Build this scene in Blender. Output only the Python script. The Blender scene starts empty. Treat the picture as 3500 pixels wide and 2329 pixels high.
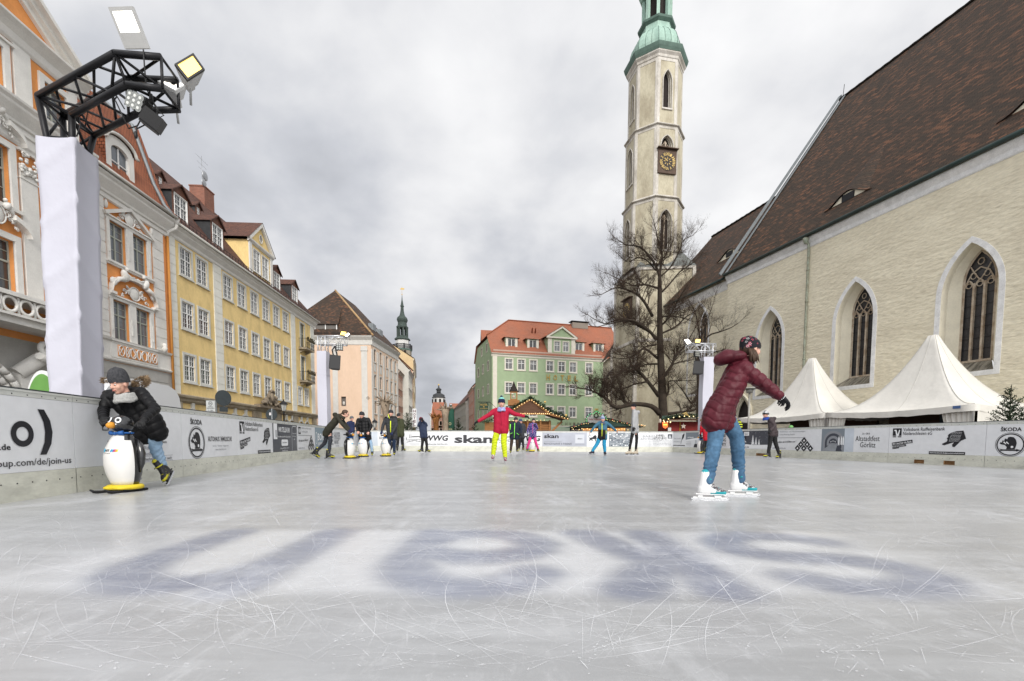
import bpy, math, random
import numpy as np
from mathutils import Vector, Matrix
from mathutils.geometry import tessellate_polygon
R = math.radians
SC = bpy.context.scene
COL = SC.collection
# ---------------- camera ----------------
F, H, CX, PITCH, ROLL, PPY = 1555.0, .58, 1750.0, -3.5, .21, 1599.6   # pixels of the 3500 x 2329 photograph, metres, degrees
cd = bpy.data.cameras.new('camera'); cam = bpy.data.objects.new('camera', cd); COL.objects.link(cam)
cd.sensor_width = 36; cd.lens = 36*F/3500; cd.shift_y = (PPY-1164.5)/3500; cd.clip_start = .05; cd.clip_end = 3000
cam.location = (0, 0, H)
cam.rotation_euler = (Matrix.Rotation(R(90+PITCH), 3, 'X') @ Matrix.Rotation(R(ROLL), 3, 'Z')).to_euler()
SC.camera = cam
# ---------------- world ----------------
SUN_EL, SUN_AZ = 32, 165      # degrees, azimuth measured from +Y clockwise
W = bpy.data.worlds.new('World'); SC.world = W; W.use_nodes = True
nt = W.node_tree; nt.nodes.clear()
def N(t, **k):
 n = nt.nodes.new(t)
 for a, b in k.items(): setattr(n, a, b)
 return n
def LK(a, b): nt.links.new(a, b)
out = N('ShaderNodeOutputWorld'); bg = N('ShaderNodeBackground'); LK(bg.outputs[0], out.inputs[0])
sky = N('ShaderNodeTexSky', sky_type='NISHITA', sun_disc=False, sun_elevation=R(SUN_EL), sun_rotation=R(SUN_AZ))
ss = N('ShaderNodeVectorMath', operation='SCALE'); LK(sky.outputs[0], ss.inputs[0]); ss.inputs['Scale'].default_value = .1
tc = N('ShaderNodeTexCoord'); sp = N('ShaderNodeSeparateXYZ'); LK(tc.outputs['Generated'], sp.inputs[0])
def MT(op, a, b=None, c=None, clamp=False):
 n = N('ShaderNodeMath', operation=op, use_clamp=clamp)
 for i, v in enumerate((a, b, c)):
  if v is None: continue
  if isinstance(v, (int, float)): n.inputs[i].default_value = v
  else: LK(v, n.inputs[i])
 return n.outputs[0]
zz = MT('ADD', MT('MAXIMUM', sp.outputs[2], 0), .38)
cb = N('ShaderNodeCombineXYZ'); LK(MT('DIVIDE', sp.outputs[0], zz), cb.inputs[0]); LK(MT('DIVIDE', sp.outputs[1], zz), cb.inputs[1])
def noise(sc, det, rough=.5, dist=0., off=(0, 0, 0)):
 m = N('ShaderNodeMapping'); LK(cb.outputs[0], m.inputs[0]); m.inputs['Location'].default_value = off
 n = N('ShaderNodeTexNoise'); LK(m.outputs[0], n.inputs['Vector'])
 n.inputs['Scale'].default_value = sc; n.inputs['Detail'].default_value = det; n.inputs['Roughness'].default_value = rough; n.inputs['Distortion'].default_value = dist
 return n.outputs[0]
n1 = noise(.95, 5, .5, .1, (3.1, 1.7, 0)); n2 = noise(3.2, 6, .52, .1, (7.3, 2.2, 5))
v = MT('ADD', MT('MULTIPLY', n1, .68), MT('MULTIPLY', n2, .32))
cr = N('ShaderNodeValToRGB'); LK(v, cr.inputs[0])
e = cr.color_ramp.elements; e[0].position = .36; e[0].color = (.40, .415, .45, 1); e[1].position = .60; e[1].color = (.86, .86, .865, 1)
x = cr.color_ramp.elements.new(.44); x.color = (.53, .545, .585, 1); x = cr.color_ramp.elements.new(.51); x.color = (.70, .705, .725, 1)
gap = N('ShaderNodeMapRange', clamp=True); LK(noise(1.1, 5, .5, .1, (1.3, 4.4, 9)), gap.inputs[0])
gap.inputs[1].default_value = .66; gap.inputs[2].default_value = .76; gap.inputs[3].default_value = 0; gap.inputs[4].default_value = .75
mx = N('ShaderNodeMix', data_type='RGBA'); LK(gap.outputs[0], mx.inputs[0]); LK(cr.outputs[0], mx.inputs[6]); LK(ss.outputs[0], mx.inputs[7])
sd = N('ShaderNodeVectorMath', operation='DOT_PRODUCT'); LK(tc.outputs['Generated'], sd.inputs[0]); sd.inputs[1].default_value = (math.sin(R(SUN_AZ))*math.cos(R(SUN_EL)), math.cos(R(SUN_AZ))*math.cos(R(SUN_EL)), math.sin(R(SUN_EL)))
gl = N('ShaderNodeMapRange', clamp=True); LK(sd.outputs['Value'], gl.inputs[0])      # cloud deck brightened round the sun behind the camera, added to light the facades
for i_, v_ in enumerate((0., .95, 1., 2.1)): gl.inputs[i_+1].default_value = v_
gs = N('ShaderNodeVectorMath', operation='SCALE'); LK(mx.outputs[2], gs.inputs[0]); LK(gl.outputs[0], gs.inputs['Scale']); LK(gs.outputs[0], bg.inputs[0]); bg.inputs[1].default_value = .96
sl = bpy.data.lights.new('sun', 'SUN'); sl.energy = 2.2; sl.angle = R(18); sl.color = (1, .955, .89)
so = bpy.data.objects.new('sun', sl); COL.objects.link(so); so.rotation_euler = (R(90-SUN_EL), 0, R(180-SUN_AZ)+math.pi)
so.rotation_euler = Vector((-math.sin(R(SUN_AZ))*math.cos(R(SUN_EL)), -math.cos(R(SUN_AZ))*math.cos(R(SUN_EL)), -math.sin(R(SUN_EL)))).to_track_quat('-Z', 'Y').to_euler()
so.location = (0, 0, 60)
SC.view_settings.view_transform = 'Standard'; SC.view_settings.look = 'None'; SC.view_settings.exposure = .30; SC.view_settings.gamma = 1

# ---------------- pixel <-> place ----------------
def ray(x, y):
 a = (x-CX)/F; b = (PPY-y)/F; r = R(ROLL)
 a, b = a*math.cos(r)-b*math.sin(r), a*math.sin(r)+b*math.cos(r)
 p = R(PITCH)
 return (a, math.cos(p)-b*math.sin(p), math.sin(p)+b*math.cos(p))
def at(x, y, Y):
 d = ray(x, y); k = Y/d[1]; return Vector((d[0]*k, Y, H+d[2]*k))
def atz(x, y, Z):
 d = ray(x, y); k = (Z-H)/d[2]; return Vector((d[0]*k, d[1]*k, Z))
GZ = -.22      # plaza level; the ice lies at 0

# ---------------- materials ----------------
MATS = {}
def mat(name, c, rough=.8, var=.0, vs=3., bump=0., bs=20., metal=0., spec=.3, c2=None, fine=0., stretch=None, emit=None, es=1., trans=0., thr=None, alpha=None, coat=0.):
 """plain procedural material: base colour, large noise towards c2, fine noise, bump"""
 if name in MATS: return MATS[name]
 m = bpy.data.materials.new(name); m.use_nodes = True; t = m.node_tree; b = t.nodes['Principled BSDF']; MATS[name] = m
 b.inputs['Base Color'].default_value = (*c, 1); b.inputs['Roughness'].default_value = rough; b.inputs['Metallic'].default_value = metal
 b.inputs['Specular IOR Level'].default_value = spec
 if coat: b.inputs['Coat Weight'].default_value = coat; b.inputs['Coat Roughness'].default_value = .1
 if trans: b.inputs['Transmission Weight'].default_value = trans
 if emit: b.inputs['Emission Color'].default_value = (*emit, 1); b.inputs['Emission Strength'].default_value = es
 if not (var or bump or fine): return m
 tc = t.nodes.new('ShaderNodeTexCoord'); mp = t.nodes.new('ShaderNodeMapping'); t.links.new(tc.outputs['Object'], mp.inputs[0])
 if stretch: mp.inputs['Scale'].default_value = stretch
 if var or fine:
  n = t.nodes.new('ShaderNodeTexNoise'); n.inputs['Scale'].default_value = vs; n.inputs['Detail'].default_value = 6; n.inputs['Roughness'].default_value = .6
  t.links.new(mp.outputs[0], n.inputs['Vector'])
  r = t.nodes.new('ShaderNodeMapRange'); t.links.new(n.outputs[0], r.inputs[0])
  lo, hi = thr or (.35, .68)
  r.inputs[1].default_value = lo; r.inputs[2].default_value = hi; r.inputs[3].default_value = 0; r.inputs[4].default_value = 1
  x = t.nodes.new('ShaderNodeMix'); x.data_type = 'RGBA'; t.links.new(r.outputs[0], x.inputs[0])
  c2 = c2 or tuple(v*(1-var) for v in c)
  x.inputs[6].default_value = (*c, 1); x.inputs[7].default_value = (*c2, 1); o = x.outputs[2]
  if fine:
   n2 = t.nodes.new('ShaderNodeTexNoise'); n2.inputs['Scale'].default_value = vs*9; n2.inputs['Detail'].default_value = 3; t.links.new(mp.outputs[0], n2.inputs['Vector'])
   r2 = t.nodes.new('ShaderNodeMapRange'); t.links.new(n2.outputs[0], r2.inputs[0]); r2.inputs[1].default_value = .3; r2.inputs[2].default_value = .7
   r2.inputs[3].default_value = 1-fine; r2.inputs[4].default_value = 1+fine
   s = t.nodes.new('ShaderNodeVectorMath'); s.operation = 'SCALE'; t.links.new(o, s.inputs[0]); t.links.new(r2.outputs[0], s.inputs['Scale']); o = s.outputs[0]
  t.links.new(o, b.inputs['Base Color'])
 if bump:
  n = t.nodes.new('ShaderNodeTexNoise'); n.inputs['Scale'].default_value = bs; n.inputs['Detail'].default_value = 4; t.links.new(mp.outputs[0], n.inputs['Vector'])
  bp = t.nodes.new('ShaderNodeBump'); bp.inputs['Strength'].default_value = 1; bp.inputs['Distance'].default_value = bump
  t.links.new(n.outputs[0], bp.inputs['Height']); t.links.new(bp.outputs[0], b.inputs['Normal'])
 return m
def tilemat(name, cols, w=.18, h=.16, mortar=(.02, .015, .012), bump=.02, rough=.75, patch=None):
 """roof tiles, bricks, paving: brick pattern over metric UVs with a random colour per piece"""
 if name in MATS: return MATS[name]
 m = bpy.data.materials.new(name); m.use_nodes = True; t = m.node_tree; b = t.nodes['Principled BSDF']; MATS[name] = m
 b.inputs['Roughness'].default_value = rough; b.inputs['Specular IOR Level'].default_value = .2
 tc = t.nodes.new('ShaderNodeTexCoord'); L = t.links.new
 bk = t.nodes.new('ShaderNodeTexBrick'); L(tc.outputs['UV'], bk.inputs[0])
 bk.inputs['Scale'].default_value = 1; bk.inputs['Brick Width'].default_value = w; bk.inputs['Row Height'].default_value = h
 bk.inputs['Mortar Size'].default_value = min(w, h)*.09; bk.inputs['Mortar Smooth'].default_value = .4; bk.inputs['Bias'].default_value = 0
 bk.inputs['Color1'].default_value = (0, 0, 0, 1); bk.inputs['Color2'].default_value = (1, 1, 1, 1); bk.inputs['Mortar'].default_value = (.5, .5, .5, 1)
 cr = t.nodes.new('ShaderNodeValToRGB'); L(bk.outputs['Color'], cr.inputs[0]); el = cr.color_ramp.elements
 for i, c in enumerate(cols):
  p = i/(len(cols)-1)
  q = el[0] if i == 0 else el[-1] if i == len(cols)-1 else el.new(p)
  q.position = p; q.color = (*c, 1)
 o = cr.outputs[0]
 n = t.nodes.new('ShaderNodeTexNoise'); L(tc.outputs['UV'], n.inputs['Vector']); n.inputs['Scale'].default_value = .55; n.inputs['Detail'].default_value = 7; n.inputs['Roughness'].default_value = .65
 r = t.nodes.new('ShaderNodeMapRange'); L(n.outputs[0], r.inputs[0]); r.inputs[1].default_value = .38; r.inputs[2].default_value = .66; r.inputs[3].default_value = 0; r.inputs[4].default_value = .7
 x = t.nodes.new('ShaderNodeMix'); x.data_type = 'RGBA'; L(r.outputs[0], x.inputs[0]); L(o, x.inputs[6]); x.inputs[7].default_value = (*(patch or tuple(v*.6 for v in cols[0])), 1)
 y = t.nodes.new('ShaderNodeMix'); y.data_type = 'RGBA'; L(bk.outputs['Fac'], y.inputs[0]); L(x.outputs[2], y.inputs[6]); y.inputs[7].default_value = (*mortar, 1)
 L(y.outputs[2], b.inputs['Base Color'])
 iv = t.nodes.new('ShaderNodeMath'); iv.operation = 'SUBTRACT'; iv.inputs[0].default_value = 1; L(bk.outputs['Fac'], iv.inputs[1])
 bp = t.nodes.new('ShaderNodeBump'); bp.inputs['Distance'].default_value = bump; L(iv.outputs[0], bp.inputs['Height']); L(bp.outputs[0], b.inputs['Normal'])
 return m

# ---------------- mesh kit ----------------
class MB:
 def __init__(s, m=None):
  s.v = []; s.f = []; s.mi = []; s.uv = {}; s.mats = []; s.sm = []; s.M = None; s.cur = None
  if m: s.use(m)
 def use(s, m):
  if m not in s.mats: s.mats.append(m)
  s.cur = s.mats.index(m); return s
 def addv(s, ps):
  b = len(s.v)
  for p in ps:
   p = Vector(p); s.v.append(s.M @ p if s.M else p)
  return b
 def face(s, idx, smooth=False, uv=None):
  if uv: s.uv[len(s.f)] = uv
  s.f.append(tuple(idx)); s.mi.append(s.cur or 0); s.sm.append(smooth)
 def poly(s, ps, smooth=False):
  b = s.addv(ps); s.face(range(b, b+len(ps)), smooth)
 def quv(s, ps, u0=0., v0=0.):
  """planar polygon with UVs in metres: u along the first edge"""
  P = [Vector(p) for p in ps]; a = (P[1]-P[0]).normalized(); n = None
  for q in P[2:]:
   n = a.cross(q-P[0])
   if n.length > 1e-6: break
  n.normalize(); c = n.cross(a)
  b = s.addv(ps); s.face(range(b, b+len(P)), False, [(u0+(p-P[0]).dot(a), v0+(p-P[0]).dot(c)) for p in P])
 def box(s, x0, x1, y0, y1, z0, z1):
  b = s.addv([(x0, y0, z0), (x1, y0, z0), (x1, y1, z0), (x0, y1, z0), (x0, y0, z1), (x1, y0, z1), (x1, y1, z1), (x0, y1, z1)])
  for q in ((0, 3, 2, 1), (4, 5, 6, 7), (0, 1, 5, 4), (1, 2, 6, 5), (2, 3, 7, 6), (3, 0, 4, 7)): s.face([b+i for i in q])
 def slab(s, ps, off):
  """closed solid: polygon ps pushed along vector off"""
  n = len(ps); b = s.addv(list(ps)+[Vector(p)+Vector(off) for p in ps])
  s.face([b+i for i in range(n)][::-1]); s.face([b+n+i for i in range(n)])
  for i in range(n): j = (i+1) % n; s.face((b+i, b+j, b+n+j, b+n+i))
 def prism(s, pts, axis, lo, hi):
  """2-D outline pushed along an axis: y -> (x,z) points, x -> (y,z), z -> (x,y)"""
  f = {'y': lambda p, t: (p[0], t, p[1]), 'x': lambda p, t: (t, p[0], p[1]), 'z': lambda p, t: (p[0], p[1], t)}[axis]
  n = len(pts); b = s.addv([f(p, lo) for p in pts]+[f(p, hi) for p in pts])
  tri = tessellate_polygon([[Vector((p[0], p[1], 0)) for p in pts]]) if n > 4 else [tuple(range(n))]
  for q in tri: s.face([b+i for i in q]); s.face([b+n+i for i in q][::-1])
  for i in range(n): j = (i+1) % n; s.face((b+i, b+j, b+n+j, b+n+i))
 def tube(s, pts, r, n=6, cap=True, smooth=True):
  pts = [Vector(p) for p in pts]; rs = r if isinstance(r, (list, tuple)) else [r]*len(pts); rings = []
  up = None
  for i, p in enumerate(pts):
   d = (pts[min(i+1, len(pts)-1)]-pts[max(i-1, 0)])
   d = d.normalized() if d.length > 1e-9 else Vector((0, 0, 1))
   if up is None: up = Vector((0, 0, 1)) if abs(d.z) < .9 else Vector((1, 0, 0))
   a = d.cross(up).normalized(); b_ = a.cross(d).normalized(); up = b_
   rings.append(s.addv([p+(a*math.cos(2*math.pi*k/n)+b_*math.sin(2*math.pi*k/n))*rs[i] for k in range(n)]))
  for i in range(len(pts)-1):
   for k in range(n):
    j = (k+1) % n; s.face((rings[i]+k, rings[i]+j, rings[i+1]+j, rings[i+1]+k), smooth)
  if cap: s.face([rings[0]+k for k in range(n)][::-1]); s.face([rings[-1]+k for k in range(n)])
 def lathe(s, prof, n=16, c=(0, 0, 0), smooth=True, ph=0., cap=True):
  c = Vector(c); rings = [s.addv([c+Vector((r*math.cos(ph+2*math.pi*k/n), r*math.sin(ph+2*math.pi*k/n), z)) for k in range(n)]) for r, z in prof]
  for i in range(len(prof)-1):
   for k in range(n):
    j = (k+1) % n; s.face((rings[i]+k, rings[i]+j, rings[i+1]+j, rings[i+1]+k), smooth)
  if cap: s.face([rings[0]+k for k in range(n)][::-1]); s.face([rings[-1]+k for k in range(n)])
 def ball(s, c, r, n=10, mm=7, smooth=True, rot=None):
  c = Vector(c); r = r if isinstance(r, (tuple, list)) else (r, r, r); rings = []
  for i in range(mm+1):
   t = math.pi*i/mm; q = []
   for k in range(n):
    a = 2*math.pi*k/n; p = Vector((r[0]*math.sin(t)*math.cos(a), r[1]*math.sin(t)*math.sin(a), r[2]*math.cos(t)))
    if rot: p = rot @ p
    q.append(c+p)
   rings.append(s.addv(q))
  for i in range(mm):
   for k in range(n):
    j = (k+1) % n
    if i == 0: s.face((rings[0], rings[1]+k, rings[1]+j), smooth)
    elif i == mm-1: s.face((rings[i]+k, rings[mm], rings[i]+j), smooth)
    else: s.face((rings[i]+k, rings[i+1]+k, rings[i+1]+j, rings[i]+j), smooth)
 def sheet(s, outer, holes=(), f=None, uv=False):
  """flat 2-D outline with holes; f maps (a,b) to 3-D"""
  loops = [[Vector((p[0], p[1], 0)) for p in L] for L in [outer]+list(holes)]
  flat = [p for L in loops for p in L]; b = s.addv([f(p.x, p.y) for p in flat])
  for q in tessellate_polygon(loops):
   s.face([b+i for i in q], False, [(flat[i].x, flat[i].y) for i in q] if uv else None)
 def build(s, name, parent=None, loc=None):
  me = bpy.data.meshes.new(name); me.from_pydata([tuple(p) for p in s.v], [], s.f)
  for m in s.mats: me.materials.append(m)
  if s.f:
   me.polygons.foreach_set('material_index', s.mi); me.polygons.foreach_set('use_smooth', s.sm)
   if s.uv:
    ul = me.uv_layers.new(name='UV')
    for fi, uvs in s.uv.items():
     ls = me.polygons[fi].loop_start
     for k, q in enumerate(uvs): ul.data[ls+k].uv = q
  me.validate(); me.update()
  o = bpy.data.objects.new(name, me); COL.objects.link(o)
  if loc: o.location = loc
  if parent: o.parent = parent
  return o
def tag(o, label, cat, group=None, kind=None):
 if label: o['label'] = label
 if cat: o['category'] = cat
 if group: o['group'] = group
 if kind: o['kind'] = kind
 return o
def thing(name, label, cat, loc=(0, 0, 0), rz=0., group=None):
 o = bpy.data.objects.new(name, None); COL.objects.link(o); o.empty_display_size = .2
 o.location = loc; o.rotation_euler = (0, 0, rz); return tag(o, label, cat, group)
def kids(o): return [c for c in bpy.data.objects if c.parent == o]
def copy_tree(o, parent=None):
 c = o.copy(); COL.objects.link(c); c.parent = parent
 for ch in TREE.get(o.name, kids(o)): copy_tree(ch, c)
 return c
TREE = {}
def dup(src, loc, rz, label=None, group=None):
 c = copy_tree(src); c.location = loc; c.rotation_euler = (0, 0, rz)
 if label: c['label'] = label
 if group: c['group'] = group
 return c
TXT = {}
def text(mb, s, M, w=None, h=None, bold=0., m=None, align='c', shear=0.):
 """flat lettering in the x-y plane of matrix M, fitted to width w and/or cap height h, centred or left aligned"""
 key = (s, bold, shear)
 if key not in TXT:
  c = bpy.data.curves.new('t', 'FONT'); c.body = s; c.offset = bold; c.resolution_u = 2; c.shear = shear; o = bpy.data.objects.new('t', c)
  me = bpy.data.meshes.new_from_object(o); vs = [v.co.copy() for v in me.vertices]; fs = [tuple(p.vertices) for p in me.polygons]
  bpy.data.objects.remove(o); bpy.data.curves.remove(c); bpy.data.meshes.remove(me); TXT[key] = (vs, fs)
 vs, fs = TXT[key]
 if not vs: return
 x0 = min(v.x for v in vs); x1 = max(v.x for v in vs); y0 = min(v.y for v in vs); y1 = max(v.y for v in vs)
 sx = w/(x1-x0) if w else None; sy = h/(y1-y0) if h else None
 sx = sx or sy; sy = sy or sx
 cx = (x0+x1)/2 if align == 'c' else x0; cy = (y0+y1)/2
 if m: mb.use(m)
 b = mb.addv([M @ Vector(((v.x-cx)*sx, (v.y-cy)*sy, 0)) for v in vs])
 for f in fs: mb.face([b+i for i in f])
rnd = random.Random(7)
# ---------------- ground and ice ----------------
pav = tilemat('paving', [(.13, .12, .11), (.2, .19, .175), (.26, .25, .235)], .16, .16, (.07, .065, .06), .006, .8)
g = MB(pav); g.quv([(-400, -60, GZ), (400, -60, GZ), (400, 900, GZ), (-400, 900, GZ)])
tag(g.build('ground'), None, None, kind='structure')
BL = lambda Y: Vector((-3.84-.174*Y, Y, 0))      # left boards line
BR = lambda Y: Vector((12.85-.2015*Y, Y, 0))     # right boards line
def seg(p, a, b):
 ab = b-a; t = np.clip(((p-a)@ab)/(ab@ab), 0, 1); return np.linalg.norm(p-(a+t[:, None]*ab), axis=1)
def arc(cx, cy, rx, ry, a0, a1, n=14):
 return [(cx+rx*math.cos(R(a0+(a1-a0)*i/n)), cy+ry*math.sin(R(a0+(a1-a0)*i/n))) for i in range(n+1)]
# painted lettering under the ice: 'skan' read from the far side (turned half a circle)
strokes = []
strokes.append(arc(.5, .32, .30, .30, 180, 90, 6)+arc(.5, .32, .30, .30, 90, 0, 6)[1:]); strokes[-1] = [(.2, 0)]+strokes[-1]+[(.8, 0)]; strokes.append([(.2, 0), (.2, .62)])   # n
def letters():
 L = {}
 L['n'] = [[(.1, 0), (.1, 1)], arc(.5, .55, .4, .42, 180, 0)+[(.9, 0)]]
 L['a'] = [[(.92, 0), (.92, .62)]+arc(.5, .62, .42, .36, 0, 150), arc(.5, .28, .42, .27, 0, 360)]
 L['k'] = [[(.1, 0), (.1, 1)], [(.12, .45), (.85, 1)], [(.4, .6), (.92, 0)]]
 L['s'] = [arc(.5, .76, .4, .22, 25, 270)+arc(.5, .29, .42, .25, 90, -155)]
 return L
gx0, gx1, gy0, gy1, st = -2.45, 2.6, 1.5, 3.1, .016
nx = int((gx1-gx0)/st); ny = int((gy1-gy0)/st)
GX, GY = np.meshgrid(np.linspace(gx0, gx1, nx+1), np.linspace(gy0, gy1, ny+1)); P = np.stack([GX.ravel(), GY.ravel()], 1)
ink = np.zeros(len(P)); halo = np.zeros(len(P))
LT = letters(); yb, yt = 2.80, 1.74       # base line lies away from the camera, tops towards it
cells = [('n', -1.80, -1.02), ('a', -.55, .20), ('k', .40, .88), ('s', 1.14, 1.86)]
for ch, xa, xb in cells:
 d = np.full(len(P), 9.)
 for S in LT[ch]:
  Q = []
  for (u, v) in S:      # half-turned: u runs right to left, v towards the camera
   Q.append(np.array([xb-(xb-xa)*u, yb+(yt-yb)*v]))
  for a, b in zip(Q, Q[1:]):
   if np.linalg.norm(a-b) > 1e-6: d = np.minimum(d, seg(P, a, b))
 ink = np.maximum(ink, 1/(1+np.exp((d-.125)/.026)))
hx = np.clip(np.minimum(P[:, 0]+2.3, 2.25-P[:, 0])/.55, 0, 1); hy = np.clip(np.minimum(P[:, 1]-1.63, 2.93-P[:, 1])/.12, 0, 1); halo = hx*hy*(1-ink)
mi = bpy.data.materials.new('ice'); mi.use_nodes = True; t = mi.node_tree; L = t.links.new; b = t.nodes['Principled BSDF']
def nd(t, ty, **k):
 n = t.nodes.new(ty)
 for a, q in k.items(): setattr(n, a, q)
 return n
tc = nd(t, 'ShaderNodeTexCoord')
def mnode(op, a, b_=None, clamp=False):
 n = nd(t, 'ShaderNodeMath', operation=op, use_clamp=clamp)
 for i, q in enumerate((a, b_)):
  if q is None: continue
  if isinstance(q, (int, float)): n.inputs[i].default_value = q
  else: L(q, n.inputs[i])
 return n.outputs[0]
def mapr(v, a, b_, c=0., d=1.):
 n = nd(t, 'ShaderNodeMapRange'); L(v, n.inputs[0])
 for i, q in enumerate((a, b_, c, d)): n.inputs[i+1].default_value = q
 return n.outputs[0]
def nz(scale, det=5, sc=(1, 1, 1), rot=0., rough=.6, loc=(0, 0, 0), dist=0.):
 m = nd(t, 'ShaderNodeMapping'); L(tc.outputs['Object'], m.inputs[0]); m.inputs['Scale'].default_value = sc; m.inputs['Rotation'].default_value = (0, 0, R(rot)); m.inputs['Location'].default_value = loc
 n = nd(t, 'ShaderNodeTexNoise'); L(m.outputs[0], n.inputs['Vector']); n.inputs['Scale'].default_value = scale; n.inputs['Detail'].default_value = det; n.inputs['Roughness'].default_value = rough; n.inputs['Distortion'].default_value = dist
 return n.outputs[0]
frost = mapr(nz(9, 8, (1, .35, 1), 80, .8), .55, .72); frost2 = mapr(nz(2.2, 8, (1, .35, 1), -8, .78), .52, .74)
speck = mapr(nz(34, 4, (1, .6, 1), 15, .7), .66, .75)
big = mapr(nz(.35, 5, (1, .5, 1), 5, .6), .35, .66)
streak = mapr(nz(5, 6, (.16, 1, 1), 4, .7), .42, .70)
far = nd(t, 'ShaderNodeSeparateXYZ'); L(tc.outputs['Object'], far.inputs[0])
def mix(f, a, c):
 n = nd(t, 'ShaderNodeMix', data_type='RGBA')
 if isinstance(f, float): n.inputs[0].default_value = f
 else: L(f, n.inputs[0])
 for i, q in ((6, a), (7, c)):
  if isinstance(q, tuple): n.inputs[i].default_value = (*q, 1)
  else: L(q, n.inputs[i])
 return n.outputs[2]
base = mix(big, (.285, .29, .293), (.37, .375, .382))
at1 = nd(t, 'ShaderNodeAttribute', attribute_name='halo'); at2 = nd(t, 'ShaderNodeAttribute', attribute_name='ink')
mott = mapr(nz(6, 6, rough=.7), .3, .7, .72, 1.)
base = mix(mnode('MULTIPLY', at1.outputs['Fac'], mnode('MULTIPLY', mott, .85)), base, (.56, .57, .585))
base = mix(mnode('MULTIPLY', at2.outputs['Fac'], mnode('MULTIPLY', mott, .90)), base, (.18, .20, .27))
base = mix(mnode('MULTIPLY', mapr(nz(.5, 3, (.25, 1, 1), 3), .62, .72), .35), base, (.62, .52, .40))
base = mix(mnode('MULTIPLY', streak, .26), base, (.66, .675, .69)); base = mix(mnode('MULTIPLY', frost2, .38), base, (.70, .71, .73))
wsum = mnode('MULTIPLY', frost, .5); wsum = mnode('MAXIMUM', wsum, mnode('MULTIPLY', speck, .6))
base = mix(mnode('MULTIPLY', wsum, .48), base, (.80, .81, .83))
L(base, b.inputs['Base Color']); L(mapr(mnode('MAXIMUM', wsum, frost2), 0, 1, .30, .6), b.inputs['Roughness']); b.inputs['Specular IOR Level'].default_value = .42
bp = nd(t, 'ShaderNodeBump'); bp.inputs['Distance'].default_value = .0015; L(mnode('ADD', 0., nz(14, 6, (1, .4, 1))), bp.inputs['Height']); L(bp.outputs[0], b.inputs['Normal'])
def ice_grid():
 n = (nx+1)*(ny+1); vs = [(float(a), float(c), 0.) for a, c in P]
 fs = [(j*(nx+1)+i, j*(nx+1)+i+1, (j+1)*(nx+1)+i+1, (j+1)*(nx+1)+i) for j in range(ny) for i in range(nx)]
 # surrounding frame reaching a little under the boards
 o = [BL(-9), BR(-9), BR(23.2), Vector((-7.9, 22.9, 0))]; o = [(q.x+(-.15 if q.x < 0 else .15), q.y+(.15 if q.y > 0 else 0), 0) for q in o]
 k = len(vs); vs += o
 c = [0, nx, (ny+1)*(nx+1)-1, ny*(nx+1)]
 bot = list(range(0, nx+1)); right = [j*(nx+1)+nx for j in range(ny+1)]; top = [ny*(nx+1)+i for i in range(nx, -1, -1)]; left = [j*(nx+1) for j in range(ny, -1, -1)]
 fs += [tuple([k, k+1]+bot[::-1]), tuple([k+1, k+2]+right[::-1]), tuple([k+2, k+3]+top[::-1]), tuple([k+3, k]+left[::-1])]
 me = bpy.data.meshes.new('ice'); me.from_pydata(vs, [], fs)
 for nm, arr in (('ink', ink), ('halo', halo)):
  a = me.attributes.new(nm, 'FLOAT', 'POINT'); a.data.foreach_set('value', np.concatenate([arr, np.zeros(4)]).astype(np.float32))
 me.materials.append(mi); o = bpy.data.objects.new('ice', me); COL.objects.link(o); return tag(o, None, None, kind='structure')
ice_grid()
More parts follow.
